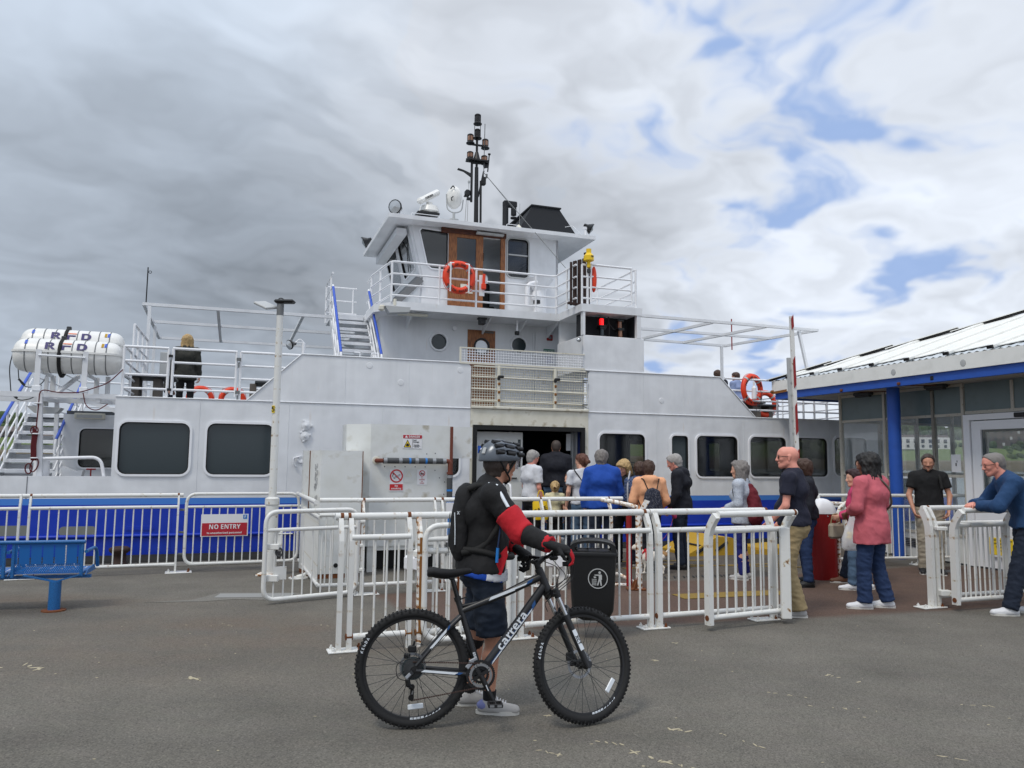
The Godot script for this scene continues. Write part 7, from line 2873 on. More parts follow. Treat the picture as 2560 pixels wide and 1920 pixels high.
	f.bone(J.chest+(J.neck-J.chest)*0.5,J.neck-fr*0.005,0.10*sc,(0.062+th)*sc,0.05,Vector3.ZERO,1.0,J.neck+(J.head-J.neck)*(0.02 if tp in ["tee","shirt"] else 0.14),(J.head-J.neck+fr*0.07).normalized())
	for s in ["l","r"]:
		var a: Vector3=J["sh" + s]
		var b: Vector3=J["el" + s]
		var c: Vector3=J["wr" + s]
		if sleeve<1.0:
			limb(f,a,b,(0.054*bulk+th)*sc,(0.050+th*1.5)*sc,0.03,sleeve)
		else:
			var sl: float=o.get("cuff",0.96)
			f.bone(a,b,(0.052*bulk+th)*sc,(0.042+th)*sc,0.03)
			var e: Vector3=b.lerp(c,sl)
			f.bone(b,c+(c-b)*0.2,(0.042+th)*sc,(0.030+th*0.8)*sc,0.02,Vector3.ZERO,1.0,e,(c-b).normalized())
	if tp=="hoodie":
		f.bone(J.neck-fr*0.075*sc+lat*0.06-V(0,0.0,0),J.neck-fr*0.075*sc-lat*0.06,0.05,0.05,0.03)
		f.bone(J.neck-fr*0.10*sc-V(0,0.02,0),J.neck-fr*0.11*sc-V(0,0.11,0),0.06,0.03,0.04)
	g=G.new()
	f.into(g,folds,0.008*o.get("wrinkle",1.0),V(1.0,0.75,1.0))
	part({"tee": "t_shirt","shirt": "shirt","jumper": "jumper","jacket": "jacket","hoodie": "hooded_top","coat": "coat"}[tp],g,M[o.get("top_mat","cloth_navy")],t)
	if o.has("collar"):
		g=G.new()
		f=Field.new(J.neck-Vector3.ONE*0.16,J.neck+Vector3.ONE*0.16,minf(cell,0.012))
		f.bone(J.neck-(J.head-J.neck)*0.12,J.neck+(J.head-J.neck)*0.42,0.088*sc,0.080*sc,0.01,Vector3.ZERO,1.0,J.neck+(J.head-J.neck)*0.34-fr*0.02,(J.head-J.neck+fr*0.09).normalized())
		f.bone(J.neck-(J.head-J.neck)*0.1,J.neck+(J.head-J.neck)*0.6,0.064*sc,0.068*sc,0.004,Vector3.ZERO,1.0,Vector3.ZERO,Vector3.ZERO,true)
		f.into(g)
		part("collar",g,M[o.collar],t)
	# shoes
	var sm: String=o.get("shoe","shoe_black")
	for s in ["l","r"]:
		var an: Vector3=J["an" + s]
		var fd: Vector3=J["foot" + s]
		fd.y=0
		fd=fd.normalized()
		var fl:=J.get("lift" + s,0.0) as float
		var gy:=an.y-0.085*sc
		var heel:=V(an.x,gy,an.z)-fd*0.045*sc
		var toe:=heel+fd*0.215*sc
		var sd:=fd.cross(Vector3.UP)
		f=Field.new(heel.min(toe)-Vector3.ONE*0.08,heel.max(toe)+V(0.08,0.17,0.08),minf(cell,0.011))
		f.bone(heel+V(0,0.042,0)*sc,heel.lerp(toe,0.5)+V(0,0.040,0)*sc,0.040*sc,0.044*sc,0.02)
		f.bone(heel.lerp(toe,0.45)+V(0,0.036,0)*sc,toe+V(0,0.026,0)*sc,0.045*sc,0.036*sc,0.02)
		f.bone(heel+fd*0.04+V(0,0.05,0)*sc,an+V(0,0.02,0)*sc,0.044*sc,0.042*sc,0.03)
		f.cut(heel+V(0,0.014,0),Vector3.DOWN)
		f.cut(an+V(0,0.012,0)*sc,(Vector3.UP-fd*0.1).normalized())
		g=G.new()
		f.into(g)
		var sh:=part("shoe",g,M[sm],t)
		g=G.new()
		var outl:=PackedVector2Array()
		for k in 18:
			var a:=TAU*k/18
			var u:=0.5-0.5*cos(a)
			var wd:=sin(a)*(0.043 if u<0.5 else 0.050)*sc*(1.0-0.15*exp(-pow((u-0.42)/0.14,2)))
			outl.append(Vector2(u*0.292*sc-0.045*sc,wd))
		g.prism(outl,Transform3D(Basis(fd,sd,Vector3.UP if fd.cross(sd).y>0 else Vector3.DOWN),heel),0.0 if fd.cross(sd).y>0 else -0.024,0.024 if fd.cross(sd).y>0 else 0.0)
		part("sole",g,M[o.get("sole","sole_white")],sh)
		if o.has("sock"):
			g=G.new()
			g.tube(pv([an+V(0,-0.02,0),an.lerp(J["kn" + s],0.16)]),0.043*sc,14,false,PackedFloat32Array([0.042*sc,0.045*sc]))
			part("sock",g,M[o.sock],t)
# turn t so that local directions come out in the world
func to_world(t: Node3D,p: Vector3)->Vector3:
	return t.transform*p
# straps run over the jacket
func strap(t: Node,pts: Array,w: float,m: Material,called:="strap",th:=0.006)->void:
	var g:=G.new()
	g.tube(bend(pts,0.06),w,8,false,PackedFloat32Array())
	part(called,g,m,t)
func deg(a: float)->float:
	return deg_to_rad(a)
func crowd()->void:
	var p: Node3D
	var g: G
	var A := {"wrl": V(0.26,0.90,0.03),"wrr": V(-0.26,0.90,0.03)}
	# boarding
	p=person("white haired man in white officer shirt and black trousers at the ferry door",V(0.36,0,-13.45),deg(125),{"h": 1.77,"top": "shirt","top_mat": "cloth_white","bottom_mat": "cloth_black","hair": "short","hair_mat": "hair_white","skin": "skin_pink","bulk": 1.1,"hem": 0.03,"glasses": true,"pose": {"face": V(0.1,-0.35,1),"wrl": V(0.2,0.95,0.22),"ell": V(0.25,1.14,0.02)}})
	g=G.new()
	g.bx(0.16,1.465,-0.0,0.10,0.012,0.05)
	part("epaulette",g,M.cloth_black,p)
	person("broad man in dark navy jumper stepping through the ferry door",V(0.81,0.17,-14.0),deg(178),{"h": 1.80,"top": "jumper","top_mat": "cloth_midnight","bottom_mat": "denim_pale","hair": "thin","hair_mat": "hair_stubble","skin": "skin_tan","bulk": 1.24,"hem": 0.02,"shoe": "shoe_white"})
	person("small girl with fair bun and cream top behind the boarding man",V(0.75,0.03,-13.2),deg(175),{"h": 1.20,"head_scale": 1.05,"top": "tee","top_mat": "cloth_cream","bottom_mat": "cloth_black","bottom": "shorts","hair": "bun","hair_mat": "hair_blonde","shoe": "shoe_black","bulk": 0.92})
	person("girl in navy coat half hidden beside the woman in white",V(1.02,0,-13.15),deg(-60),{"h": 1.38,"top": "coat","top_mat": "cloth_midnight","bottom_mat": "cloth_navy","hair": "bun","hair_mat": "hair_auburn","collar": "cloth_pink","bulk": 0.95})
	p=person("woman in white t-shirt with thin black bag strap and auburn bun",V(1.15,0,-12.6),deg(192),{"h": 1.71,"top": "tee","top_mat": "cloth_white","bottom_mat": "denim_pale","hair": "bun","hair_mat": "hair_auburn","bulk": 0.9,"hem": 0.0,"shoe": "shoe_white","pose": {"face": V(0.5,0.0,1)}})
	strap(p,[V(0.15,1.46,-0.07),V(0.05,1.3,-0.145),V(-0.12,1.0,-0.125)],0.009,M.strap,"bag_strap")
	person("grey haired man in royal blue fleece with dark sleeves",V(1.38,0,-11.75),deg(182),{"h": 1.76,"top": "jumper","top_mat": "cloth_royal","bottom_mat": "denim_dark","hair": "thick","hair_mat": "hair_grey","bulk": 1.25,"hem": -0.04,"collar": "cloth_midnight","shoe": "shoe_white","pose": {"face": V(-0.35,0,1),"ell": V(0.27,1.13,0.02),"elr": V(-0.27,1.13,0.02)}})
	p=person("blonde girl in black coat looking down, facing the quay",V(1.80,0,-12.3),deg(-25),{"h": 1.62,"top": "coat","top_mat": "cloth_black","bottom_mat": "cloth_black","hair": "bob","fringe": true,"hair_mat": "hair_blonde","pose": {"face": V(-0.35,-0.45,1),"head": V(0,1.615,0.05)}})
	g=G.new()
	g.tube(bend([V(0.12,1.45,0.09),V(0.10,1.25,0.165),V(0.10,0.95,0.15)],0.1),0.014,6)
	part("white_trim",g,M.cloth_white,p)
	person("dark haired person in blue plaid shirt beside the orange hoodie",V(2.02,0,-12.15),deg(165),{"h": 1.58,"top": "jumper","top_mat": "cloth_plaid","bottom_mat": "cloth_navy","hair": "thick","hair_mat": "hair_brown"})
	person("brown haired youth in pale orange hoodie with drawstring bag",V(2.03,0,-11.4),deg(185),{"h": 1.60,"top": "hoodie","top_mat": "cloth_orange","bottom_mat": "cloth_midnight","hair": "thick","hair_mat": "hair_brown","bulk": 1.02,"hem": -0.02,"pose": {"face": V(-0.3,-0.1,1),"ell": V(0.27,1.13,-0.02),"wrl": V(0.2,1.0,0.17),"elr": V(-0.27,1.13,-0.02),"wrr": V(-0.2,1.0,0.17)}})
	p=person("grey haired man in navy hooded jacket and jeans holding a dog lead",V(2.58,0,-11.82),deg(-118),{"h": 1.74,"top": "hoodie","top_mat": "cloth_midnight","bottom_mat": "denim_dark","hair": "short","hair_mat": "hair_white","skin": "skin_pink","hem": -0.05,"collar": "cloth_grey","shoe": "shoe_black","sole": "shoe_black","pose": {"face": V(0.0,-0.35,1),"head": V(0,1.60,0.09),"neck": V(0,1.465,0.02),"wrl": V(0.25,0.92,0.1),"footl": V(0.1,0,1),"footr": V(-0.3,0,1)}})
	person("woman with loose grey hair in marbled grey top and bright blue trousers",V(3.22,0,-10.85),deg(-122),{"h": 1.60,"top": "jumper","top_mat": "cloth_marbled","bottom_mat": "cloth_indigo","hair": "long","hair_mat": "hair_grey","hem": -0.10,"bulk": 0.95,"bust": true,"shoe": "shoe_grey","loose": 0.8,"pose": {"face": V(0.1,0.0,1),"footl": V(0.0,0,1),"footr": V(-0.1,0,1),"wrl": V(0.14,1.05,0.2),"wrr": V(-0.16,1.05,0.2)}})
	# right hand side
	person("bald man in dark navy t-shirt and khaki trousers wearing dark glasses",V(3.02,0,-8.33),deg(-118),{"h": 1.77,"cell": 0.012,"head_cell": 0.006,"top": "tee","top_mat": "cloth_navy","bottom_mat": "cloth_khaki","skin": "skin_pink","bulk": 1.12,"hem": 0.0,"belly": 0.115,"loose": 1.12,"flare": 1.22,"glasses": "dark","brows": false,"shoe": "shoe_grey","pose": {"face": V(0.35,0.02,1),"head": V(0,1.635,0.04),"shl": V(0.205,1.42,0.0),"shr": V(-0.205,1.42,0),"ell": V(0.26,1.14,0.03),"wrl": V(0.21,0.96,0.20),"elr": V(-0.27,1.14,0.0),"wrr": V(-0.24,0.93,0.17),"knl": V(0.115,0.5,0.05),"anl": V(0.12,0.085,-0.05),"knr": V(-0.12,0.5,0.09),"anr": V(-0.13,0.085,0.06),"footl": V(0.25,0,1),"footr": V(-0.15,0,1)}})
	person("dark haired person in jeans hidden behind the bald man",V(3.92,0,-10.35),deg(-100),{"h": 1.64,"top": "jacket","top_mat": "cloth_midnight","bottom_mat": "denim","hair": "thick","hair_mat": "hair_brown","shoe": "shoe_black","sole": "shoe_black","pose": {"anl": V(0.2,0.085,0.02),"knl": V(0.16,0.5,0.03),"anr": V(-0.24,0.085,-0.06),"knr": V(-0.18,0.5,0.0)}})
	person("short woman with plum hair in magenta jacket and pale jeans",V(4.48,0,-10.05),deg(-112),{"h": 1.51,"cell": 0.014,"top": "jacket","top_mat": "cloth_magenta","bottom_mat": "denim_pale","hair": "thick","hair_mat": "hair_plum","bust": true,"bulk": 1.06,"hem": 0.0,"shoe": "shoe_white","collar": "cloth_magenta","pose": {"face": V(0.3,0,1),"elr": V(-0.24,1.15,0.0),"wrr": V(-0.14,1.06,0.24),"ell": V(0.23,1.15,0.0),"wrl": V(0.13,1.07,0.25),"anl": V(0.1,0.085,0.1),"anr": V(-0.1,0.085,-0.12),"knl": V(0.1,0.5,0.08)}})
	person("man with cropped dark hair and brown shoes behind the woman in magenta",V(4.82,0,-10.55),deg(-80),{"h": 1.68,"top": "jacket","top_mat": "cloth_midnight","bottom_mat": "denim_dark","hair": "short","hair_mat": "hair_stubble","skin": "skin_tan","shoe": "shoe_brown","glasses": true,"pose": {"face": V(0.7,-0.1,1),"anr": V(-0.11,0.085,0.30),"knr": V(-0.1,0.49,0.18),"anl": V(0.11,0.085,-0.16)}})
	p=person("woman with black hair in pink blazer, blue jeans and white shoes",V(4.07,0,-8.78),deg(-148),{"h": 1.70,"cell": 0.012,"top": "jacket","top_mat": "cloth_pink","bottom_mat": "denim","hair": "long","hair_mat": "hair_black","skin": "skin_brown","bulk": 1.08,"bust": true,"hem": -0.20,"skirt": 1.2,"cuff": 0.55,"shoe": "shoe_white","loose": 1.08,"flare": 1.2,"pose": {"face": V(0.25,-0.1,1),"elr": V(-0.26,1.16,0.02),"wrr": V(-0.12,1.08,0.22),"ell": V(0.27,1.15,0.0),"wrl": V(0.14,1.05,0.23),"anl": V(0.15,0.085,0.02),"knl": V(0.13,0.5,0.03),"anr": V(-0.15,0.085,-0.06),"footl": V(0.9,0,0.8),"footr": V(0.7,0,0.8)}})
	strap(p,[V(0.03,1.47,-0.10),V(-0.08,1.34,-0.17),V(-0.2,1.15,-0.13),V(-0.25,1.05,0.0)],0.011,M.old_timber,"bag_strap")
	p=person("stern bearded man in black polo shirt standing behind the far railing",V(6.22,0,-11.55),deg(-18),{"h": 1.76,"cell": 0.014,"head_cell": 0.007,"top": "tee","top_mat": "cloth_black","bottom_mat": "cloth_beige","skin": "skin_tan","hair": "short","hair_mat": "hair_stubble","beard": "hair_stubble","brow_mat": "hair_black","bulk": 1.12,"collar": "cloth_black","shoe": "shoe_black","hem": 0.05,"pose": {"face": V(-0.15,-0.12,1),"head": V(0,1.62,0.04),"elr": V(-0.27,1.14,0.02),"wrr": V(-0.23,0.93,0.12),"ell": V(0.27,1.14,0.02),"wrl": V(0.23,0.93,0.12)}})
	strap(p,[V(0.12,1.49,-0.02),V(0.135,1.42,0.11),V(0.15,1.25,0.15)],0.02,M.strap,"bag_strap")
	person("grey haired man in blue jumper leaning his forearms on the right railing",V(5.60,0,-8.46),deg(-106),{"h": 1.78,"cell": 0.012,"head_cell": 0.006,"top": "jumper","top_mat": "cloth_blue","bottom_mat": "denim_dark","hair": "thin","hair_mat": "hair_grey","skin": "skin_pink","bulk": 1.05,"glasses": true,"shoe": "shoe_white","hem": -0.01,"loose": 1.1,"flare": 1.1,"pose": {
		"hips": V(0,0.95,-0.03),"waist": V(0,1.10,0.0),"chest": V(0,1.27,0.09),"neck": V(0,1.43,0.20),"head": V(0.0,1.575,0.28),"face": V(0.1,-0.2,1),"front": V(0,-0.3,0.95),"crown": V(0,1,0.1),
		"shl": V(0.195,1.385,0.15),"shr": V(-0.195,1.385,0.15),"ell": V(0.27,1.14,0.33),"elr": V(-0.28,1.14,0.33),"wrl": V(0.05,1.13,0.46),"wrr": V(-0.05,1.145,0.48),
		"anl": V(0.11,0.085,0.22),"knl": V(0.1,0.52,0.12),"anr": V(-0.11,0.085,-0.10),"knr": V(-0.1,0.5,0.0),"footl": V(0.15,0,1),"footr": V(-0.1,0,1),"pml": V(0,-1,0),"pmr": V(0,-1,0)}})
	# on the ferry
	person("woman in dark patterned jacket with teal scarf on the upper deck",sw(-5.75,2.36,3.4),SHIP_TURN+PI,{"h": 1.68,"top": "jacket","top_mat": "cloth_camo","bottom_mat": "cloth_black","hair": "bob","hair_mat": "hair_blonde","collar": "cloth_teal","hem": -0.12,"loose": 0.85,"pose": A})
	person("child in dark coat seated beside the woman on the upper deck",sw(-6.05,2.36,3.5),SHIP_TURN+deg(80),{"h": 1.12,"head_scale": 1.06,"top": "coat","top_mat": "cloth_camo","bottom_mat": "denim_dark","hair": "short","hair_mat": "hair_brown"})
	person("passenger in pale blue and white clothes on the far upper deck",sw(8.1,2.36,4.6),SHIP_TURN+deg(200),{"h": 1.72,"top": "jumper","top_mat": "cloth_sky","bottom_mat": "cloth_white","hair": "short","hair_mat": "hair_brown"})
	person("passenger in dark coat on the far upper deck beside the pale one",sw(7.3,2.36,4.3),SHIP_TURN+deg(160),{"h": 1.70,"top": "coat","top_mat": "cloth_midnight","bottom_mat": "cloth_black","hair": "thick","hair_mat": "hair_brown"})
func cyclist()->void:
	var t:=person("cyclist in black and red jacket with helmet holding the mountain bike",V(-0.16,0,-5.10),PI/2+0.06,{"h": 1.66,"cell": 0.010,"head_cell": 0.006,"top": "jacket","top_mat": "cloth_black","bottom": "shorts","bottom_mat": "cloth_shorts","skin": "skin_tan","hair": "short","hair_mat": "hair_stubble","collar": "cloth_black","gloves": "yes","bulk": 1.02,"hem": -0.02,"loose": 1.12,"belly": 0.10,"shoe": "shoe_grey","sock": "cloth_black","cuff": 0.88,"wrinkle": 0.9,"pose": {
		"hips": V(0.0,0.95,-0.02),"waist": V(0.0,1.12,-0.015),"chest": V(0,1.32,0.0),"neck": V(0,1.505,0.045),"head": V(0.02,1.645,0.10),"face": V(0.75,-0.10,1),
		"shl": V(0.195,1.44,0.03),"shr": V(-0.185,1.44,0.04),"ell": V(0.27,1.19,0.12),"wrl": V(0.05,1.045,0.235),"elr": V(-0.285,1.21,0.22),"wrr": V(-0.46,1.135,0.42),
		"hpl": V(0.09,0.93,-0.01),"knl": V(0.10,0.50,-0.04),"anl": V(0.11,0.085,-0.10),"hpr": V(-0.09,0.93,0.0),"knr": V(-0.085,0.50,0.05),"anr": V(-0.075,0.085,0.035),"footl": V(0.12,0,1),"footr": V(-0.12,0,1)}})
	var sc:=1.66/1.75
	var g: G
	var f: Field
	# red bands and cuffs on the sleeves
	var shr:=V(-0.185,1.44,0.04)*sc
	var elr:=V(-0.285,1.21,0.22)*sc
	var wrr:=V(-0.46,1.135,0.42)*sc
	var shl:=V(0.195,1.44,0.03)*sc
	var ell_:=V(0.27,1.19,0.12)*sc
	var wrl:=V(0.05,1.045,0.235)*sc
	var band:=func(a: Vector3,b: Vector3,c: Vector3,m: Material,r0: float,r1: float)->void:
		var bb:=span([a,b,c],0.12)
		var fd:=Field.new(bb[0],bb[1],0.008)
		fd.bone(a,b,r0,r1,0.02)
		if c != b:
			fd.bone(b,c,r1,r1*0.94,0.02)
		fd.cut(a,(a-b).normalized())
		fd.cut(c,(c-b).normalized() if c != b else (b-a).normalized())
		var gg:=G.new()
		fd.into(gg,folds,0.005)
		part("sleeve_band",gg,m,t)
	band.call(shr.lerp(elr,0.50),elr,elr.lerp(wrr,0.20),M.cloth_red,0.084,0.074)
	band.call(elr.lerp(wrr,0.78),elr.lerp(wrr,0.90),elr.lerp(wrr,0.90),M.cloth_red,0.056,0.052)
	band.call(ell_.lerp(wrl,0.70),ell_.lerp(wrl,0.9),ell_.lerp(wrl,0.9),M.cloth_red,0.058,0.052)
	# reflective flash on the shoulder
	g=G.new()
	g.tube(pv([shr+V(0.02,0.078,-0.028),shr+V(-0.035,0.068,0.02),shr.lerp(elr,0.28)+V(-0.062,0.045,0.012),shr.lerp(elr,0.44)+V(-0.07,0.03,0.014)]),0.012,8,false,PackedFloat32Array([0.008,0.010,0.013,0.012]),0.5,V(0,1,0))
	part("reflective_flash",g,M.silver_decal,t)
	# shirt tail below the jacket
	f=Field.new(V(-0.3,0.76,-0.3),V(0.3,1.02,0.3),0.010)
	f.bone(V(0,1.0,-0.015),V(0,0.8,-0.02),0.196,0.212,0.02,V(0,0,1),0.77,V(0,0.845,-0.05),V(0,-1,-0.18).normalized())
	f.cut(V(0,0.885,0),Vector3.UP)
	g=G.new()
	f.into(g,folds,0.004)
	part("shirt_tail",g,M.cloth_blue_band,t)
	f=Field.new(V(-0.3,0.76,-0.3),V(0.3,1.02,0.3),0.010)
	f.bone(V(0,1.0,-0.015),V(0,0.8,-0.02),0.199,0.215,0.02,V(0,0,1),0.77,V(0,0.847,-0.05),V(0,-1,-0.18).normalized())
	f.cut(V(0,0,-0.002),V(0,0,-1))
	f.cut(V(0,0.886,0),Vector3.UP)
	g=G.new()
	f.into(g,folds,0.004)
	part("shirt_panel",g,M.cloth_white,t)
	g=G.new()
	g.prism(p2([0.0,0.88,0.05,0.87,0.09,0.99,0.085,1.05,0.04,1.0]),Transform3D(Basis(V(0,0,1),Vector3.UP,V(-1,0,0)),V(-0.165,0,0.045)),0.0,0.012)
	part("red_panel",g,M.cloth_red,t)
	# gloves: the right hand closes on the grip, the left on the other
	for s in ["r","l"]:
		g=G.new()
		var w: Vector3=wrr if s=="r" else wrl
		var d: Vector3=V(-0.06,-0.32,0.9) if s=="r" else V(-0.35,-0.5,0.55)
		var pn: Vector3=V(0.15,-1.0,-0.25) if s=="r" else V(-0.5,-0.9,-0.3)
		hand(g,w,d,pn,s=="l",0.72,0.0045,1.12)
		f=Field.new(w-Vector3.ONE*0.1,w+Vector3.ONE*0.12,0.006)
		f.bone(w-d.normalized()*0.045,w+d.normalized()*0.06,0.034,0.042,0.02,pn.normalized(),0.75)
		f.into(g)
		var gl:=part("glove",g,M.cloth_black,t)
		if s=="r":
			g=G.new()
			var dd:=d.normalized()
			var pp:=(pn-dd*pn.dot(dd)).normalized()
			var th:=dd.cross(pp)*-1.0
			for i in 4:
				var lt:=(1.5-i)*0.0213
				var b0: Vector3=w+dd*0.097+th*lt-pp*0.006
				g.tube(pv([b0,b0+dd*0.028+pp*0.026,b0+dd*0.034+pp*0.054,b0+dd*0.016+pp*0.074]),0.0115,7)
			part("glove_fingers",g,M.cloth_red,gl)
	# helmet
	var hx:=Transform3D(Basis(),V(0.02,1.645,0.10)*sc)
	var z:=V(0.75,-0.10,1).normalized()
	var x:=Vector3.UP.cross(z).normalized()
	hx.basis=Basis(x,z.cross(x),z)
	var H:=func(a: float,b: float,c: float)->Vector3: return hx*V(a,b,c)
	f=Field.new(hx.origin-Vector3.ONE*0.2,hx.origin+Vector3.ONE*0.22,0.006)
	f.bone(H.call(0,0.052,-0.045),H.call(0,0.055,0.04),0.112,0.104,0.03,x,0.92)
	f.bone(H.call(0,0.03,-0.07),H.call(0,0.02,-0.085),0.09,0.085,0.03,x,0.95)
	f.cut(H.call(0,0.022,0.0),(hx.basis*V(0,-1,0.10)).normalized())
	f.bone(H.call(0,0.0,-0.03),H.call(0,0.01,0.03),0.096,0.092,0.004,x,0.92,Vector3.ZERO,Vector3.ZERO,true)
	# vents, in rows along the shell
	var vents: Array=[]
	for k in 3:
		for s in [-1.0,1.0]:
			var a: float=0.42+k*0.46
			for e in [[-0.125,-0.062],[-0.03,0.04],[0.068,0.122]]:
				var rr:=0.104
				var pa: Vector3=H.call(sin(a)*rr*s*0.94,0.052+cos(a)*rr,e[0])
				var pb: Vector3=H.call(sin(a)*rr*s*0.94,0.052+cos(a)*rr,e[1])
				vents.append([H.call(sin(a)*0.095*s*0.94,0.050+cos(a)*0.097,e[0]*0.93),H.call(sin(a)*0.095*s*0.94,0.050+cos(a)*0.097,e[1]*0.93)])
				f.bone(pa,pb,0.0165,0.014,0.003,Vector3.ZERO,1.0,Vector3.ZERO,Vector3.ZERO,true)
	g=G.new()
	f.into(g)
	var hel:=part("helmet",g,M.helmet_grey,t)
	g=G.new()
	g.ell(Transform3D(hx.basis,H.call(0,0.042,-0.01)),V(0.091,0.099,0.118),18,10)
	for e in vents:
		g.rod(e[0],e[1],0.0155,8)
	part("helmet_liner",g,M.black,hel)
	g=G.new()
	g.box(Transform3D(hx.basis*Basis(Vector3.RIGHT,0.3),H.call(-0.015,0.075,-0.163)),V(0.03,0.045,0.012),0.004)
	part("helmet_badge",g,M.light_grey,hel)
	g=G.new()
	for s in [-1.0,1.0]:
		g.tube(bend([H.call(0.083*s,0.03,-0.085),H.call(0.082*s,-0.05,-0.02),H.call(0.06*s,-0.095,0.04),H.call(0.0,-0.122,0.055)],0.03),0.0062,6)
		g.tube(bend([H.call(0.086*s,0.03,0.05),H.call(0.082*s,-0.05,0.0),H.call(0.078*s,-0.06,-0.005)],0.02),0.0062,6)
	part("chin_strap",g,M.strap,hel)
	g=G.new()
	var vis: Array=[]
	for k in 11:
		var a:=-1.25+k*0.25
		vis.append(pv([H.call(sin(a)*0.096,0.035,cos(a)*0.118+0.012),H.call(sin(a)*0.092,-0.022,cos(a)*0.116+0.010)]))
	g.loft(vis,false,true)
	part("visor",g,M.visor,hel)
	# rucksack
	var bp:=thing("rucksack","slim black rucksack with elastic cord on the cyclist's back","rucksack",t.position,t.rotation.y)
	f=Field.new(V(-0.22,0.85,-0.38),V(0.22,1.5,0.1),0.009)
	f.bone(V(0,1.31,-0.15),V(0,1.04,-0.17),0.115,0.12,0.04,V(0,0,1),0.5)
	f.bone(V(0,1.24,-0.185),V(0,1.07,-0.20),0.08,0.095,0.03,V(0,0,1),0.5)
	f.bone(V(0,1.34,-0.12),V(0,1.28,-0.13),0.095,0.105,0.04,V(0,0,1),0.5)
	g=G.new()
	f.into(g,folds,0.006)
	part("pack",g,M.cloth_black,bp)
	g=G.new()
	var zig:=[V(-0.06,1.24,-0.236),V(0.05,1.18,-0.240),V(-0.075,1.10,-0.243),V(0.06,1.03,-0.246),V(-0.07,0.98,-0.238)]
	g.tube(pv(zig),0.0028,5)
	zig=[V(0.06,1.24,-0.236),V(-0.05,1.18,-0.240),V(0.075,1.10,-0.243),V(-0.06,1.03,-0.246),V(0.07,0.98,-0.238)]
	g.tube(pv(zig),0.0028,5)
	part("elastic_cord",g,M.mid_grey,bp)
	g=G.new()
	g.tube(bend([V(-0.085,1.25,-0.205),V(-0.112,1.14,-0.20),V(-0.114,1.05,-0.20)],0.06),0.0036,5)
	part("reflective_piping",g,M.silver_decal,bp)
	text("XTR",0.02,M.silver_decal,bp,Transform3D(Basis(V(0,0,1),Vector3.UP,V(-1,0,0)),V(-0.112,1.25,-0.165)),true)
	g=G.new()
	g.tube(bend([V(-0.10,1.40,-0.12),V(-0.115,1.435,-0.03),V(-0.13,1.36,0.10),V(-0.165,1.18,0.09),V(-0.175,1.03,-0.03),V(-0.12,1.0,-0.15)],0.06),0.022,8,false,PackedFloat32Array(),0.45,V(1,0,0))
	g.tube(bend([V(0.10,1.40,-0.12),V(0.115,1.435,-0.03),V(0.13,1.36,0.10),V(0.165,1.18,0.09),V(0.175,1.03,-0.03),V(0.12,1.0,-0.15)],0.06),0.022,8,false,PackedFloat32Array(),0.45,V(1,0,0))
	g.tube(bend([V(-0.12,1.02,-0.14),V(-0.185,1.02,-0.04),V(-0.185,0.985,0.08),V(-0.1,0.97,0.17),V(0.1,0.97,0.17)],0.06),0.02,8,false,PackedFloat32Array(),0.4,V(1,0,0))
	part("shoulder_strap",g,M.strap,bp)
	g=G.new()
	g.tube(bend([V(-0.06,1.405,-0.11),V(-0.12,1.43,0.0),V(-0.155,1.36,0.10),V(-0.19,1.2,0.09),V(-0.197,1.04,0.07)],0.08),0.0055,6)
	part("drinking_hose",g,M.denim,bp)
	g=G.new()
	g.rod(V(-0.197,1.04,0.07),V(-0.197,0.95,0.065),0.010,8)
	part("hose_valve",g,M.sign_blue,bp)
	# lilac heels and laces on the trainers
	for e in [V(-0.075,0.0,0.035),V(0.11,0.0,-0.10)]:
		g=G.new()
		var b: Vector3=e*sc
		g.ell(T(b.x,0.052,b.z-0.028),V(0.043,0.036,0.052),12,8)
		part("heel_panel",g,M.shoe_lilac,t)
		g=G.new()
		for k in 4:
			g.rod(V(b.x-0.026,0.088-k*0.007,b.z+0.05+k*0.017),V(b.x+0.022,0.090-k*0.007,b.z+0.055+k*0.017),0.0035,5)
		part("laces",g,M.cloth_white,t)
	g=G.new()
	g.tube(pv([V(0.11,0.33,-0.085)*sc,V(0.10,0.45,-0.06)*sc]),0.06,14,false,PackedFloat32Array([0.056,0.06]))
	part("knee_support",g,M.cloth_black,t)
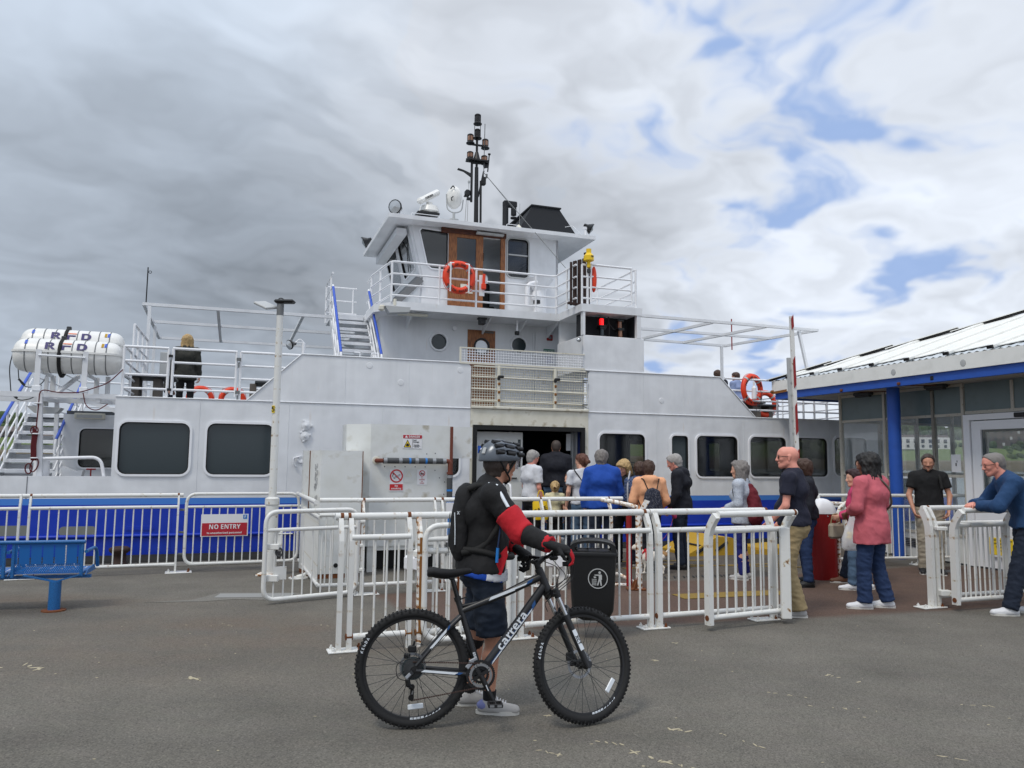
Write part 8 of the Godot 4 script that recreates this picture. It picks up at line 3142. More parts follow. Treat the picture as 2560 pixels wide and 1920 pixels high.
func wheel(parent: Node3D,called: String,at: Transform3D,tyre: Mesh,rim: Mesh,spokes: Mesh,rotor_r: float,refl: float)->Node3D:
	var w:=Node3D.new()
	w.name=called
	parent.add_child(w)
	w.transform=at
	obj("tyre",tyre,M.rubber,w)
	obj("rim",rim,M.black,w)
	var sp:=obj("spokes",spokes,M.dark_grey,w)
	sp.set_meta("kind","stuff")
	var g:=G.new()
	var side_:=Transform3D(Basis(Vector3.RIGHT,PI/2),Vector3.ZERO)
	g.lathe(side_,[Vector2(0.008,-0.055),Vector2(0.012,-0.05),Vector2(0.03,-0.036),Vector2(0.03,-0.030),Vector2(0.018,-0.026),Vector2(0.018,0.026),Vector2(0.03,0.030),Vector2(0.03,0.036),Vector2(0.012,0.05),Vector2(0.008,0.055)],16)
	part("hub",g,M.black,w)
	g=G.new()
	g.prism(circ(0,0,rotor_r,36),T(0,0,-0.046),0.0,0.002,[circ(0,0,rotor_r-0.016,36)])
	for k in 6:
		var a:=TAU*k/6
		g.bar(V(cos(a)*0.028,sin(a)*0.028,-0.045),V(cos(a+0.5)*(rotor_r-0.012),sin(a+0.5)*(rotor_r-0.012),-0.045),0.006,0.002)
	part("brake_disc",g,M.steel,w)
	g=G.new()
	g.box(Transform3D(Basis(Vector3.BACK,refl+PI/2),V(cos(refl)*0.218,sin(refl)*0.218,0.016)),V(0.092,0.03,0.008),0.004)
	part("reflector",g,M.silver_decal,w)
	var letters:="KENDA"
	for k in 5:
		var a:=2.68-k*0.065
		text(letters[k],0.016,M.silver_decal,w,Transform3D(Basis(Vector3.BACK,a-PI/2),V(cos(a)*0.318,sin(a)*0.318,0.0255)),true)
	g=G.new()
	for k in 9:
		var a:=-1.75+k*0.075
		var b:=a+0.06
		g.tri(V(cos(a)*0.290,sin(a)*0.290,0.0145),V(cos(b)*0.290,sin(b)*0.290,0.0145),V(cos(b)*(0.281+0.004*(k % 2)),sin(b)*(0.281+0.004*(k % 2)),0.0145),V(0,0,1))
		if k<4:
			g.quad(V(cos(a)*0.291,sin(a)*0.291,0.0145),V(cos(b)*0.291,sin(b)*0.291,0.0145),V(cos(b)*0.280,sin(b)*0.280,0.0145),V(cos(a)*0.280,sin(a)*0.280,0.0145),V(0,0,1))
	part("rim_decal",g,M.silver_decal,w)
	return w
func bicycle()->void:
	var t:=thing("mountain_bike","black mountain bike with white and blue decals held by the cyclist","bicycle",V(-0.575,0,-4.738),0.116)
	t.rotation=Vector3.ZERO
	t.basis=Basis(Vector3.UP,0.116)*Basis(Vector3.RIGHT,-0.075)
	var R:=0.345
	var g:=G.new()
	var side_:=Transform3D(Basis(Vector3.RIGHT,PI/2),Vector3.ZERO)
	# tyre with knobs
	g.tube(ring3(Vector3.ZERO,V(R-0.031,0,0),V(0,R-0.031,0),72),0.0262,12,true)
	for k in 84:
		var a:=TAU*k/84
		var bs:=Basis(Vector3.BACK,a)
		var off:=0.5*(k % 2)
		for e in [[-0.008+off*0.016,R-0.0035,0.010,0.011],[0.019,R-0.011,0.011,0.008],[-0.019,R-0.011,0.011,0.008]]:
			var x:=Transform3D(bs,bs*V(e[1],0,e[0]))
			g.box(x,V(0.007,e[2],e[3]))
		if k % 2==0:
			g.box(Transform3D(bs,bs*V(R-0.019,0,0.0255)),V(0.008,0.010,0.006))
			g.box(Transform3D(bs,bs*V(R-0.019,0,-0.0255)),V(0.008,0.010,0.006))
	var tyre:=g.mesh()
	g=G.new()
	g.lathe(side_,[Vector2(0.277,-0.004),Vector2(0.279,-0.013),Vector2(0.293,-0.0145),Vector2(0.293,0.0145),Vector2(0.279,0.013),Vector2(0.277,0.004)],64)
	g.lathe(side_,[Vector2(0.277,0.004),Vector2(0.277,-0.004)],64)
	var rim:=g.mesh()
	g=G.new()
	for k in 32:
		var a:=TAU*k/32
		var b:=a+(0.9 if (k/2) % 2==0 else -0.9)
		var z:=0.032 if k % 2==0 else -0.032
		g.rod(V(cos(b)*0.028,sin(b)*0.028,z),V(cos(a)*0.278,sin(a)*0.278,0.0),0.0015,4)
		g.rod(V(cos(a)*0.268,sin(a)*0.268,0.0),V(cos(a)*0.279,sin(a)*0.279,0.0),0.0028,4)
	var spokes:=g.mesh()
	wheel(t,"rear_wheel",T(0,R,0,0,0,0.15),tyre,rim,spokes,0.08,-1.62)
	# frame
	var fr:=Node3D.new()
	fr.name="frame"
	t.add_child(fr)
	var bbk:=V(0.405,0.305,0)
	var ht:=V(0.768,0.915,0)
	var hb:=V(0.822,0.790,0)
	var ax:=(ht-hb).normalized()
	var stp:=V(0.264,0.742,0)
	g=G.new()
	g.tube(pv([hb-ax*0.005,ht+ax*0.005]),0.025,14)
	part("head_tube",g,M.frame_black,fr)
	g=G.new()
	g.tube(pv([ht-ax*0.045+V(-0.005,0,0),V(0.56,0.772,0),V(0.285,0.668,0)]),0.02,14,false,PackedFloat32Array([0.024,0.021,0.018]))
	g.tube(bend([V(0.29,0.70,0),V(0.32,0.705,0),V(0.40,0.722,0)],0.02),0.009,8)
	part("top_tube",g,M.frame_black,fr)
	g=G.new()
	g.tube(pv([hb+ax*0.028+V(-0.01,0,0),V(0.60,0.545,0),bbk]),0.026,14,false,PackedFloat32Array([0.027,0.031,0.027]),0.82,V(0,0,1))
	part("down_tube",g,M.frame_black,fr)
	g=G.new()
	g.tube(pv([bbk,stp]),0.0185,14,false,PackedFloat32Array([0.021,0.018]))
	part("seat_tube",g,M.frame_black,fr)
	g=G.new()
	g.rod(bbk+V(0,0,-0.037),bbk+V(0,0,0.037),0.025,16)
	part("bottom_bracket",g,M.frame_black,fr)
	for z in [-1.0,1.0]:
		g=G.new()
		g.tube(pv([V(0.285,0.64,0.022*z),V(0.20,0.565,0.045*z),V(0.02,0.365,0.062*z)]),0.011,10,false,PackedFloat32Array([0.014,0.012,0.010]))
		part("seat_stay",g,M.frame_black,fr)
		g=G.new()
		g.tube(pv([bbk+V(-0.02,0,0.03*z),V(0.28,0.315,0.05*z),V(0.02,0.338,0.062*z)]),0.012,10,false,PackedFloat32Array([0.015,0.013,0.011]))
		part("chain_stay",g,M.frame_black,fr)
		g=G.new()
		g.prism(p2([-0.018,0.33,0.0,0.318,0.035,0.33,0.04,0.35,0.03,0.372,0.0,0.36]),T(0,0,0.058*z),-0.003,0.003)
		part("dropout",g,M.black,fr)
	# decals
	var dt:=(hb+ax*0.028+V(-0.01,0,0)-bbk).normalized()
	var du:=V(-dt.y,dt.x,0)
	var decal:=func(p: Vector3,q: Vector3,w: float,z: float,m: Material,sl:=0.02)->void:
		var d:=(q-p).normalized()
		var u:=V(-d.y,d.x,0)
		var gg:=G.new()
		gg.prism(PackedVector2Array([Vector2(p.x-d.x*sl-u.x*w,p.y-d.y*sl-u.y*w),Vector2(q.x-d.x*sl-u.x*w,q.y-d.y*sl-u.y*w),Vector2(q.x+u.x*w,q.y+u.y*w),Vector2(p.x+u.x*w,p.y+u.y*w)]),T(0,0,z),0.0,0.0015)
		part("decal",gg,m,fr)
	var zt:=0.0255
	text("carrera",0.046,M.silver_decal,fr,Transform3D(Basis(dt,du,Vector3.BACK),bbk+dt*0.315+du*0.0+V(0,0,zt+0.0005)),true,"Droid Sans",0.004,1.18)
	decal.call(bbk+dt*0.10-du*0.020,bbk+dt*0.50-du*0.022,0.0035,0.0215,M.silver_decal)
	decal.call(bbk+dt*0.09-du*0.013,bbk+dt*0.50-du*0.0155,0.0015,0.0235,M.blue_decal)
	decal.call(bbk+dt*0.505-du*0.015,bbk+dt*0.545-du*0.010,0.009,0.024,M.blue_decal)
	decal.call(V(0.47,0.745,0),V(0.63,0.805,0),0.008,0.0205,M.silver_decal)
	decal.call(V(0.63,0.808,0),V(0.70,0.836,0),0.005,0.0215,M.silver_decal)
	decal.call(V(0.70,0.840,0),V(0.735,0.856,0),0.008,0.022,M.blue_decal)
	decal.call(V(0.105,0.463,0),V(0.205,0.574,0),0.0065,0.0625,M.silver_decal)
	decal.call(V(0.21,0.58,0),V(0.225,0.596,0),0.0065,0.056,M.blue_decal)
	decal.call(V(0.07,0.337,0),V(0.27,0.318,0),0.0065,0.0725,M.silver_decal)
	decal.call(V(0.272,0.318,0),V(0.30,0.315,0),0.0065,0.066,M.blue_decal)
	text("650B",0.015,M.silver_decal,fr,Transform3D(Basis(Vector3.BACK,PI/2+0.31)*Basis(Vector3.BACK,PI),V(0.372,0.408,0.0205)),true)
	# seat
	g=G.new()
	g.tube(pv([stp-V(0.33,-1,0).normalized()*-0.02,V(0.228,0.868,0)]),0.0145,12)
	part("seat_post",g,M.gloss_black,t)
	g=G.new()
	g.rod(stp+V(0.004,-0.012,0),stp+V(-0.003,0.012,0),0.0225,14)
	g.bar(stp+V(0.02,0,0.01),stp+V(0.055,0.012,0.02),0.012,0.008)
	part("seat_clamp",g,M.black,t)
	g=G.new()
	var rings: Array=[]
	for e in [[0.075,0.900,0.045,0.020],[0.085,0.905,0.072,0.032],[0.115,0.907,0.080,0.036],[0.160,0.899,0.070,0.034],[0.215,0.897,0.042,0.030],[0.270,0.902,0.027,0.026],[0.325,0.910,0.022,0.022],[0.350,0.909,0.014,0.014]]:
		var ring:=PackedVector3Array()
		for k in 16:
			var a:=TAU*k/16
			ring.append(V(e[0],e[1]+sin(a)*e[3]*(0.75 if sin(a)>0 else 1.0),cos(a)*e[2]))
		rings.append(ring)
	g.loft(rings)
	part("saddle",g,M.cloth_black,t)
	g=G.new()
	for z in [-0.022,0.022]:
		g.tube(bend([V(0.12,0.872,z),V(0.2,0.862,z),V(0.30,0.885,z*0.6)],0.03),0.0035,6)
	g.bx(0.225,0.866,0,0.035,0.02,0.05,0.005)
	part("saddle_rail",g,M.black,t)
	# drive
	var cr:=Node3D.new()
	cr.name="crankset"
	t.add_child(cr)
	for e in [[0.085,0.056],[0.066,0.064],[0.048,0.050]]:
		g=G.new()
		var tooth:=PackedVector2Array()
		var n:=int(e[0]*520)
		for k in n*2:
			var a:=TAU*k/(n*2)
			var rr: float=e[0]+(0.004 if k % 2==0 else 0.0)
			tooth.append(Vector2(bbk.x+cos(a)*rr,bbk.y+sin(a)*rr))
		g.prism(tooth,T(0,0,e[1]),-0.0012,0.0012,[circ(bbk.x,bbk.y,e[0]-0.013,32)])
		part("chainring",g,M.black if e[0] != 0.066 else M.steel,cr)
	g=G.new()
	for k in 4:
		var a:=0.55+TAU*k/4
		g.bar(bbk+V(0,0,0.066),bbk+V(cos(a)*0.062,sin(a)*0.062,0.062),0.02,0.008,V(0,0,1))
	part("spider",g,M.black,cr)
	for k in 4:
		g=G.new()
		var a:=0.55+TAU*k/4
		g.rod(bbk+V(cos(a)*0.058,sin(a)*0.058,0.062),bbk+V(cos(a)*0.058,sin(a)*0.058,0.070),0.006,8)
		part("chainring_bolt",g,M.chrome,cr)
	g=G.new()
	var pe:=bbk+V(0.080,-0.150,0.082)
	g.tube(pv([bbk+V(0,0,0.07),pe]),0.014,10,false,PackedFloat32Array([0.017,0.013]),0.6,V(0,0,1))
	g.tube(pv([bbk+V(0,0,-0.06),bbk+V(-0.080,0.150,-0.082)]),0.014,10,false,PackedFloat32Array([0.017,0.013]),0.6,V(0,0,1))
	part("crank_arm",g,M.black,cr)
	g=G.new()
	g.bar(bbk+V(0.030,-0.052,0.083),bbk+V(0.045,-0.085,0.085),0.004,0.002,V(0,0,1))
	part("decal",g,M.silver_decal,cr)
	for q in [pe+V(0,0,0.055),bbk+V(-0.080,0.150,-0.137)]:
		g=G.new()
		g.rod(q-V(0,0,0.05),q+V(0,0,0.05),0.009,8)
		g.bx(q.x,q.y,q.z+0.042,0.085,0.022,0.010,0.003)
		g.bx(q.x,q.y,q.z-0.042,0.085,0.022,0.010,0.003)
		g.bx(q.x+0.038,q.y,q.z,0.010,0.022,0.09,0.003)
		g.bx(q.x-0.038,q.y,q.z,0.010,0.022,0.09,0.003)
		var pd:=part("pedal",g,M.black,cr)
		for s in [-0.022,0.022]:
			g=G.new()
			g.bx(q.x+s,q.y,q.z+0.049,0.026,0.012,0.003)
			part("reflector",g,M.steel,pd)
	g=G.new()
	for k in 8:
		var rr:=0.055-k*0.005
		g.lathe(Transform3D(Basis(Vector3.RIGHT,PI/2),V(0,R,0.024+k*0.0045)),[Vector2(0.012,0.0),Vector2(rr,0.0),Vector2(rr,0.002),Vector2(0.012,0.002)],22)
	part("cassette",g,M.dark_grey,t)
	g=G.new()
	g.prism(circ(0,R,0.066,30),T(0,0,0.020),0.0,0.002,[circ(0,R,0.05,30)])
	part("spoke_guard",g,M.pane_opaque,t)
	# chain as links
	g=G.new()
	var jw:=V(-0.005,0.185,0.045)
	for e in [[V(0.0,R+0.040,0.045),bbk+V(-0.005,0.068,0.062)],[jw+V(0,-0.018,0),bbk+V(0.0,-0.068,0.062)]]:
		var n:=int(e[0].distance_to(e[1])/0.0127)
		for k in n:
			var p: Vector3=e[0].lerp(e[1],(k+0.08)/n)
			var q: Vector3=e[0].lerp(e[1],(k+0.92)/n)
			g.bar(p,q,0.009 if k % 2==0 else 0.006,0.007,V(0,1,0))
	part("chain",g,M.brown_slat,t)
	# rear derailleur
	g=G.new()
	g.bar(V(0.005,0.335,0.066),V(-0.03,0.30,0.075),0.026,0.012,V(0,0,1),0.004)
	g.bar(V(-0.03,0.30,0.075),V(-0.02,0.25,0.075),0.03,0.026,V(0,0,1),0.008)
	g.bar(V(-0.02,0.25,0.07),V(0.005,0.24,0.06),0.02,0.02,V(0,0,1),0.005)
	g.bar(V(0.0,0.245,0.052),jw+V(0.005,0,0.006),0.022,0.004,V(0,0,1))
	g.rod(V(0.0,0.245,0.04),V(0.0,0.245,0.056),0.016,12)
	g.rod(jw+V(0,0,-0.006),jw+V(0,0,0.009),0.017,12)
	var rd:=part("rear_derailleur",g,M.gloss_black,t)
	g=G.new()
	g.bar(V(-0.012,0.325,0.074),V(-0.038,0.300,0.083),0.018,0.006,V(0,0,1),0.002)
	g.bar(V(0.005,0.225,0.058),V(0.0,0.205,0.056),0.008,0.003,V(0,0,1))
	part("derailleur_plate",g,M.steel,rd)
	g=G.new()
	g.bar(bbk+V(-0.045,0.085,0.05),bbk+V(-0.085,0.04,0.06),0.026,0.012,V(0,0,1),0.004)
	g.bar(bbk+V(-0.02,0.095,0.045),bbk+V(-0.07,0.075,0.055),0.02,0.016,V(0,0,1),0.004)
	part("front_derailleur",g,M.steel,t)
	g=G.new()
	g.tube(bend([V(-0.035,0.285,0.08),V(-0.09,0.30,0.075),V(-0.10,0.38,0.07),V(-0.03,0.41,0.066),V(0.05,0.40,0.066)],0.06,6),0.0026,6)
	g.tube(bend([V(0.06,0.47,-0.05),V(0.0,0.475,-0.05),V(-0.03,0.44,-0.05)],0.03),0.0026,6)
	part("cable",g,M.black,t)
	g=G.new()
	g.bx(-0.005,0.445,-0.05,0.05,0.04,0.03,0.006)
	g.bx(-0.035,0.405,-0.05,0.04,0.03,0.03,0.006)
	g.bar(V(0.0,0.46,-0.05),V(0.01,0.49,-0.05),0.012,0.012)
	part("rear_caliper",g,M.black,t)
	# everything that turns with the bars
	var st:=Node3D.new()
	st.name="steering"
	t.add_child(st)
	var rot:=Basis(ax,0.36)
	st.transform=Transform3D(rot,ht-rot*ht)
	var hub:=V(1.045,R,0)
	g=G.new()
	g.tube(pv([ht,ht+ax*0.05]),0.018,12)
	g.bar(ht+ax*0.035,ht+ax*0.055+V(0.062,0.022,0),0.034,0.03,Vector3.UP,0.006)
	g.rod(ht+ax*0.055,ht+ax*0.062,0.02,12)
	part("stem",g,M.black,st)
	var bc:=ht+ax*0.055+V(0.065,0.022,0)
	g=G.new()
	var path: Array=[]
	for s in [[-0.29,-0.030,0.022],[-0.14,-0.010,0.018],[-0.06,0.0,0.0],[0.06,0.0,0.0],[0.14,-0.010,0.018],[0.29,-0.030,0.022]]:
		path.append(bc+V(s[1],s[2],s[0]))
	g.tube(bend(path,0.05),0.0125,10)
	part("handlebar",g,M.gloss_black,st)
	for z in [-1.0,1.0]:
		var a:=bc+V(-0.014,0.019,0.165*z)
		var b:=bc+V(-0.031,0.022,0.295*z)
		g=G.new()
		var gp: Array=[]
		var gr:=PackedFloat32Array()
		for k in 13:
			gp.append(a.lerp(b,k/12.0))
			gr.append(0.0165 if k % 2==0 else 0.0178)
		gr[12]=0.019
		g.tube(pv(gp),0.017,14,false,gr)
		part("grip",g,M.rubber,st)
		g=G.new()
		var lv:=bc+V(0.0,0.012,0.13*z)
		g.bx(lv.x+0.012,lv.y,lv.z,0.035,0.024,0.03,0.006)
		g.tube(bend([lv+V(0.02,-0.004,0.0),lv+V(0.055,-0.012,0.02*z),lv+V(0.055,-0.02,0.13*z)],0.02),0.006,8)
		g.bx(lv.x-0.002,lv.y-0.026,lv.z-0.005*z,0.05,0.028,0.045,0.01)
		part("brake_lever",g,M.black,st)
	g=G.new()
	for e in [[0.13,0.10,0.16,0.86],[0.12,0.13,0.19,0.80],[-0.13,0.09,0.15,0.84],[0.10,0.15,0.21,0.74]]:
		g.tube(bend([bc+V(0.02,0.0,e[0]),bc+V(e[1],0.015,e[0]*0.7),bc+V(e[2],-0.12,0.02),V(0.84+(e[3]-0.8),e[3]-0.03,0.025),V(0.80,e[3]-0.08,0.03)],0.09,7),0.0028,6)
	g.tube(bend([bc+V(0.02,0.0,-0.12),bc+V(0.15,-0.06,-0.05),V(0.90,0.80,-0.05),V(0.93,0.62,-0.062),V(1.02,0.42,-0.066)],0.1,7),0.0028,6)
	part("cable",g,M.black,st)
	var fk:=Node3D.new()
	fk.name="fork"
	st.add_child(fk)
	var fo:=hub-(ht-ax*((ht-hub).dot(ax)))
	g=G.new()
	var cw:=hb-ax*0.03+fo*0.6
	g.bx(cw.x,cw.y,0,0.05,0.045,0.16,0.014)
	g.rod(hb,hb-ax*0.03,0.02,12)
	part("crown",g,M.black,fk)
	for z in [-0.062,0.062]:
		var p0:=cw+V(0,0,z)
		var p1:=hub+V(-0.012,0,z)
		g=G.new()
		g.tube(pv([p0+ax*0.025,p0-ax*0.03]),0.021,12)
		part("crown_clamp",g,M.black,fk)
		g=G.new()
		g.tube(pv([p0,p0.lerp(p1,0.36)]),0.0145,12)
		part("stanchion",g,M.chrome,fk)
		g=G.new()
		g.tube(pv([p0.lerp(p1,0.31),p0.lerp(p1,0.37),p0.lerp(p1,0.96),p1+V(0.004,-0.01,0)]),0.02,12,false,PackedFloat32Array([0.0225,0.0205,0.019,0.014]))
		g.rod(p1+V(0.012,0,-0.012),p1+V(0.012,0,0.012),0.021,12)
		part("lower_leg",g,M.frame_black,fk)
	g=G.new()
	var q0:=cw.lerp(hub,0.33)
	g.tube(bend([q0+V(0.0,0,-0.062),q0+V(0.02,0.06,-0.05),q0+V(0.02,0.06,0.05),q0+V(0.0,0,0.062)],0.03),0.010,8)
	part("fork_arch",g,M.frame_black,fk)
	var fd:=(cw-hub).normalized()
	var fdc:=cw.lerp(hub,0.66)+V(-0.005,0,0.0815)
	g=G.new()
	g.box(Transform3D(Basis(fd,V(-fd.y,fd.x,0),Vector3.BACK),fdc),V(0.13,0.026,0.002))
	part("decal",g,M.silver_decal,fk)
	text("XCT",0.022,M.ink,fk,Transform3D(Basis(-fd,V(fd.y,-fd.x,0),Vector3.BACK),fdc+V(0,0,0.0015)),true)
	g=G.new()
	g.bx(hub.x-0.06,hub.y+0.045,-0.055,0.05,0.055,0.03,0.008)
	g.bx(hub.x-0.045,hub.y+0.01,-0.055,0.035,0.04,0.035,0.006)
	part("front_caliper",g,M.black,fk)
	g=G.new()
	g.bar(hub+V(-0.03,0.06,0.072),hub+V(-0.022,0.02,0.076),0.012,0.004,V(0,0,1))
	part("yellow_tag",g,M.yellow,fk)
	wheel(st,"front_wheel",Transform3D(Basis(Vector3.BACK,0.3),hub),tyre,rim,spokes,0.085,-0.95)
func lifebuoy(label: String,at: Vector3,b: Basis,top: String,bottom: String,R:=0.265,r:=0.062)->void:
	var t:=thing("lifebuoy",label,"lifebuoy",at,0.0,"orange lifebuoys on the ferry rails")
	t.basis=b
	var g:=G.new()
	g.tube(ring3(Vector3.ZERO,V(R,0,0),V(0,R,0),40),r,14,true,PackedFloat32Array(),0.8,V(0,0,1))
	part("ring",g,M.orange,t)
	for k in 4:
		var a:=TAU*k/4+0.75
		g=G.new()
		var ps:=PackedVector3Array()
		for j in 4:
			var e:=a+(j-1.5)*0.05
			ps.append(V(cos(e)*R,sin(e)*R,0))
		g.tube(ps,r+0.004,14,false,PackedFloat32Array(),0.8,V(0,0,1))
		part("reflective_band",g,M.light_grey,t)
	g=G.new()
	var rp: Array=[]
	for k in 40:
		var a:=TAU*k/40
		rp.append(V(cos(a),sin(a),0)*(R+r+0.012+0.012*cos(a*4-3.0)))
	g.tube(pv(rp),0.006,5,true)
	part("grab_line",g,M.orange,t)
	for e in [[top,1],[bottom,-1]]:
		var s: String=e[0]
		for i in s.length():
			if s[i]==" ":
				continue
			var a: float=(PI/2-(i-(s.length()-1)/2.0)*0.155) if e[1]>0 else (-PI/2+(i-(s.length()-1)/2.0)*0.155)
			var rr:=R+(-0.018 if e[1]>0 else 0.02)
			text(s[i],0.046,M.ink,t,Transform3D(Basis(Vector3.BACK,a-PI/2 if e[1]>0 else a+PI/2),V(cos(a)*rr-(0.0 if e[1]>0 else 0.0),sin(a)*rr,r*0.8)),true,"Droid Sans",0.004)
func raft(label: String,at: Vector3)->void:
	var t:=thing("life_raft",label,"life raft",at,SHIP_TURN,"life raft canisters on the rack")
	var g:=G.new()
	var lay:=Transform3D(Basis(V(0,1,0),V(1,0,0),V(0,0,-1)),Vector3.ZERO)
	var r:=0.27
	var prof: Array=[Vector2(0.0,-0.76)]
	for k in 5:
		var a:=PI/2*(k+1)/6
		prof.append(Vector2(0.10+0.16*sin(a),-0.60-0.155*cos(a)))
	prof.append(Vector2(r,-0.56))
	prof.append(Vector2(r,0.56))
	for k in 5:
		var a:=PI/2*(5-k)/6
		prof.append(Vector2(0.10+0.16*sin(a),0.60+0.155*cos(a)))
	prof.append(Vector2(0.0,0.76))
	g.lathe(lay,prof,32,true)
	part("canister",g,M.raft_white,t)
	g=G.new()
	g.prism(rrect(-0.775,-0.285,0.775,0.285,0.2,6),Transform3D(Basis(Vector3.RIGHT,PI/2),V(0,0.045,0)),-0.016,0.016)
	part("seam_flange",g,M.raft_white,t)
	for k in 8:
		g=G.new()
		var x:=-0.56+k*0.16
		g.tube(ring3(V(x,0,0),V(0,r+0.0015,0),V(0,0,r+0.0015),30),0.0085,5,true,PackedFloat32Array(),0.3,V(0,1,0))
		part("band",g,M.mid_grey,t)
	g=G.new()
	g.tube(ring3(V(-0.09,-0.02,0),V(0,r+0.022,0),V(0,0,r+0.012),26),0.028,6,true,PackedFloat32Array(),1.0,V(0,1,0))
	part("strap",g,M.strap,t)
	g=G.new()
	g.bx(-0.09,r+0.03,0,0.07,0.06,0.06,0.01)
	part("buckle",g,M.dark_grey,t)
	var face:=func(x: float,a: float)->Transform3D: return Transform3D(Basis(Vector3.RIGHT,-a),V(x,sin(a)*(r+0.003),cos(a)*(r+0.003)))
	text("R",0.125,M.navy_ink,t,face.call(-0.235,0.52),true,"Droid Sans",0.008,1.5)
	text("D",0.125,M.navy_ink,t,face.call(0.215,0.52),true,"Droid Sans",0.008,1.5)
	g=G.new()
	g.box(face.call(0.005,0.74),V(0.12,0.022,0.006))
	part("print",g,M.salmon_ink,t)
	g=G.new()
	g.box(face.call(0.0,0.55),V(0.12,0.026,0.006))
	g.box(face.call(-0.045,0.4),V(0.034,0.06,0.006))
	part("print",g,M.navy_ink,t)
	for e in [[-0.56,M.rail_blue],[0.50,M.warn_yellow],[0.545,M.rail_blue]]:
		g=G.new()
		g.box(face.call(e[0],0.75),V(0.035,0.09,0.004))
		part("print",g,e[1],t)
	g=G.new()
	g.tube(bend([V(-0.75,0.02,0.1),V(-0.80,-0.2,0.05),V(-0.76,-0.62,0.0),V(-0.66,-0.72,-0.05),V(-0.45,-0.66,-0.1),V(-0.38,-0.45,-0.1)],0.15,6),0.008,6)
	g.bar(V(-0.77,-0.58,0.0),V(-0.68,-0.68,-0.03),0.03,0.03)
	part("painter_line",g,M.dark_grey,t)
func things()->void:
	var g: G
	var t: Node3D
	var sb:=Basis(Vector3.UP,SHIP_TURN)
	raft("white life raft canister nearest the quay, RFD lettering and black strap",sw(-7.27,3.16,0.55))
	raft("white life raft canister behind the nearer one, higher on the rack",sw(-7.34,3.42,1.22))
	t=thing("rope","dark red rope bundled down the raft rack post","rope",SHIP_AT,SHIP_TURN)
	g=G.new()
	g.tube(bend([L(-6.42,2.95,0.06),L(-6.62,2.72,0.05),L(-7.0,2.56,0.04),L(-7.3,2.55,0.04),L(-7.53,2.6,0.04),L(-7.53,2.3,0.02),L(-7.54,1.9,0.02)],0.1,6),0.009,6)
	g.tube(bend([L(-6.95,2.56,0.04),L(-6.9,2.35,0.03),L(-6.75,2.28,0.02),L(-6.6,2.4,0.04)],0.12,6),0.008,6)
	for k in 5:
		var x:=-7.545+0.014*(k-2)
		g.tube(bend([L(x,2.02-0.02*k,0.02),L(x-0.012,1.75,0.02),L(x+0.004,1.52,0.02)],0.05),0.011,6)
	g.tube(ring3(L(-7.56,1.97,0.02),V(0.05,0,0),V(0,0.06,0),12),0.009,5,true)
	g.tube(ring3(L(-7.53,1.45,0.02),V(0.05,0.0,0),V(0.02,0.10,0),12),0.010,5,true)
	g.tube(ring3(L(-7.60,1.40,0.02),V(0.04,0.03,0),V(-0.02,0.07,0),12),0.010,5,true)
	part("rope",g,M.dark_rope,t)
	g=G.new()
	for y in [1.92,1.56,2.38]:
		g.tube(ring3(L(-7.54,y,0.03),V(0.045,0,0),V(0,0,0.03),10),0.010,5,true)
	part("cable_tie",g,M.white,t)
	# lifebuoys
	lifebuoy("orange lifebuoy in the holder before the wheelhouse door",sw(-0.745,5.16,1.09),sb,"PRIDE OF THE TYNE","NORTH SHIELDS")
	lifebuoy("orange lifebuoy on the right deck rail behind the white cylinder",sw(5.31,3.12,0.14),sb*Basis(Vector3.UP,0.25),"PRIDE OF THE TYNE","NORTH SHIELDS")
	lifebuoy("orange lifebuoy low on the far rail beside the hooded woman",sw(-5.62,2.98,6.4),sb,"","",0.25)
	lifebuoy("orange lifebuoy low on the far rail beside the timber table",sw(-4.9,2.98,6.4),sb,"","",0.25)
	lifebuoy("orange lifebuoy on the far right rail, mostly behind the shelter roof",sw(7.2,3.02,2.2),sb,"","")
	t=thing("smoke_canister","white smoke float canister hung inside the right lifebuoy","canister",sw(5.30,2.92,0.06),SHIP_TURN)
	g=G.new()
	g.lathe(T(0,0,0),[Vector2(0.0,-0.02),Vector2(0.05,0.0),Vector2(0.05,0.22),Vector2(0.02,0.27),Vector2(0.02,0.36),Vector2(0.0,0.36)],14)
	part("canister",g,M.white,t)
	g=G.new()
	g.tube(bend([V(0.05,0.3,0),V(0.2,0.15,0.0),V(0.12,-0.25,0.02),V(0.02,-0.28,0.03),V(0.06,-0.1,0.03)],0.1,6),0.005,5)
	part("lanyard",g,M.dark_grey,t)
	# beacon and the rolled ladder by the bridge
	t=thing("buoy_light","yellow buoy light hung on the bridge rail","light",sw(1.56,5.33,0.05),SHIP_TURN)
	g=G.new()
	g.lathe(T(0,0,0),[Vector2(0.0,-0.02),Vector2(0.035,0.0),Vector2(0.035,0.1),Vector2(0.10,0.13),Vector2(0.10,0.22),Vector2(0.05,0.28),Vector2(0.05,0.36),Vector2(0.0,0.37)],16)
	part("body",g,M.yellow,t)
	g=G.new()
	g.bx(0,-0.07,0,0.06,0.08,0.06,0.01)
	g.bx(0.03,0.2,0.095,0.05,0.02,0.02)
	part("bracket",g,M.dark_grey,t)
	t=thing("rolled_ladder","brown slatted boarding ladder standing on the bridge wing","ladder",sw(1.5,4.62,0.35),SHIP_TURN+0.25)
	for k in 8:
		g=G.new()
		g.bx(-0.21+k*0.058,0.42+0.012*k,0.02*(k % 2),0.045,0.86+0.02*k,0.035,0.006)
		part("slat",g,M.brown_slat,t)
	g=G.new()
	g.bx(0.0,0.03,0,0.55,0.04,0.06)
	g.bx(0.24,0.55,-0.02,0.04,1.05,0.05)
	g.bx(0.2,1.08,-0.02,0.12,0.04,0.05)
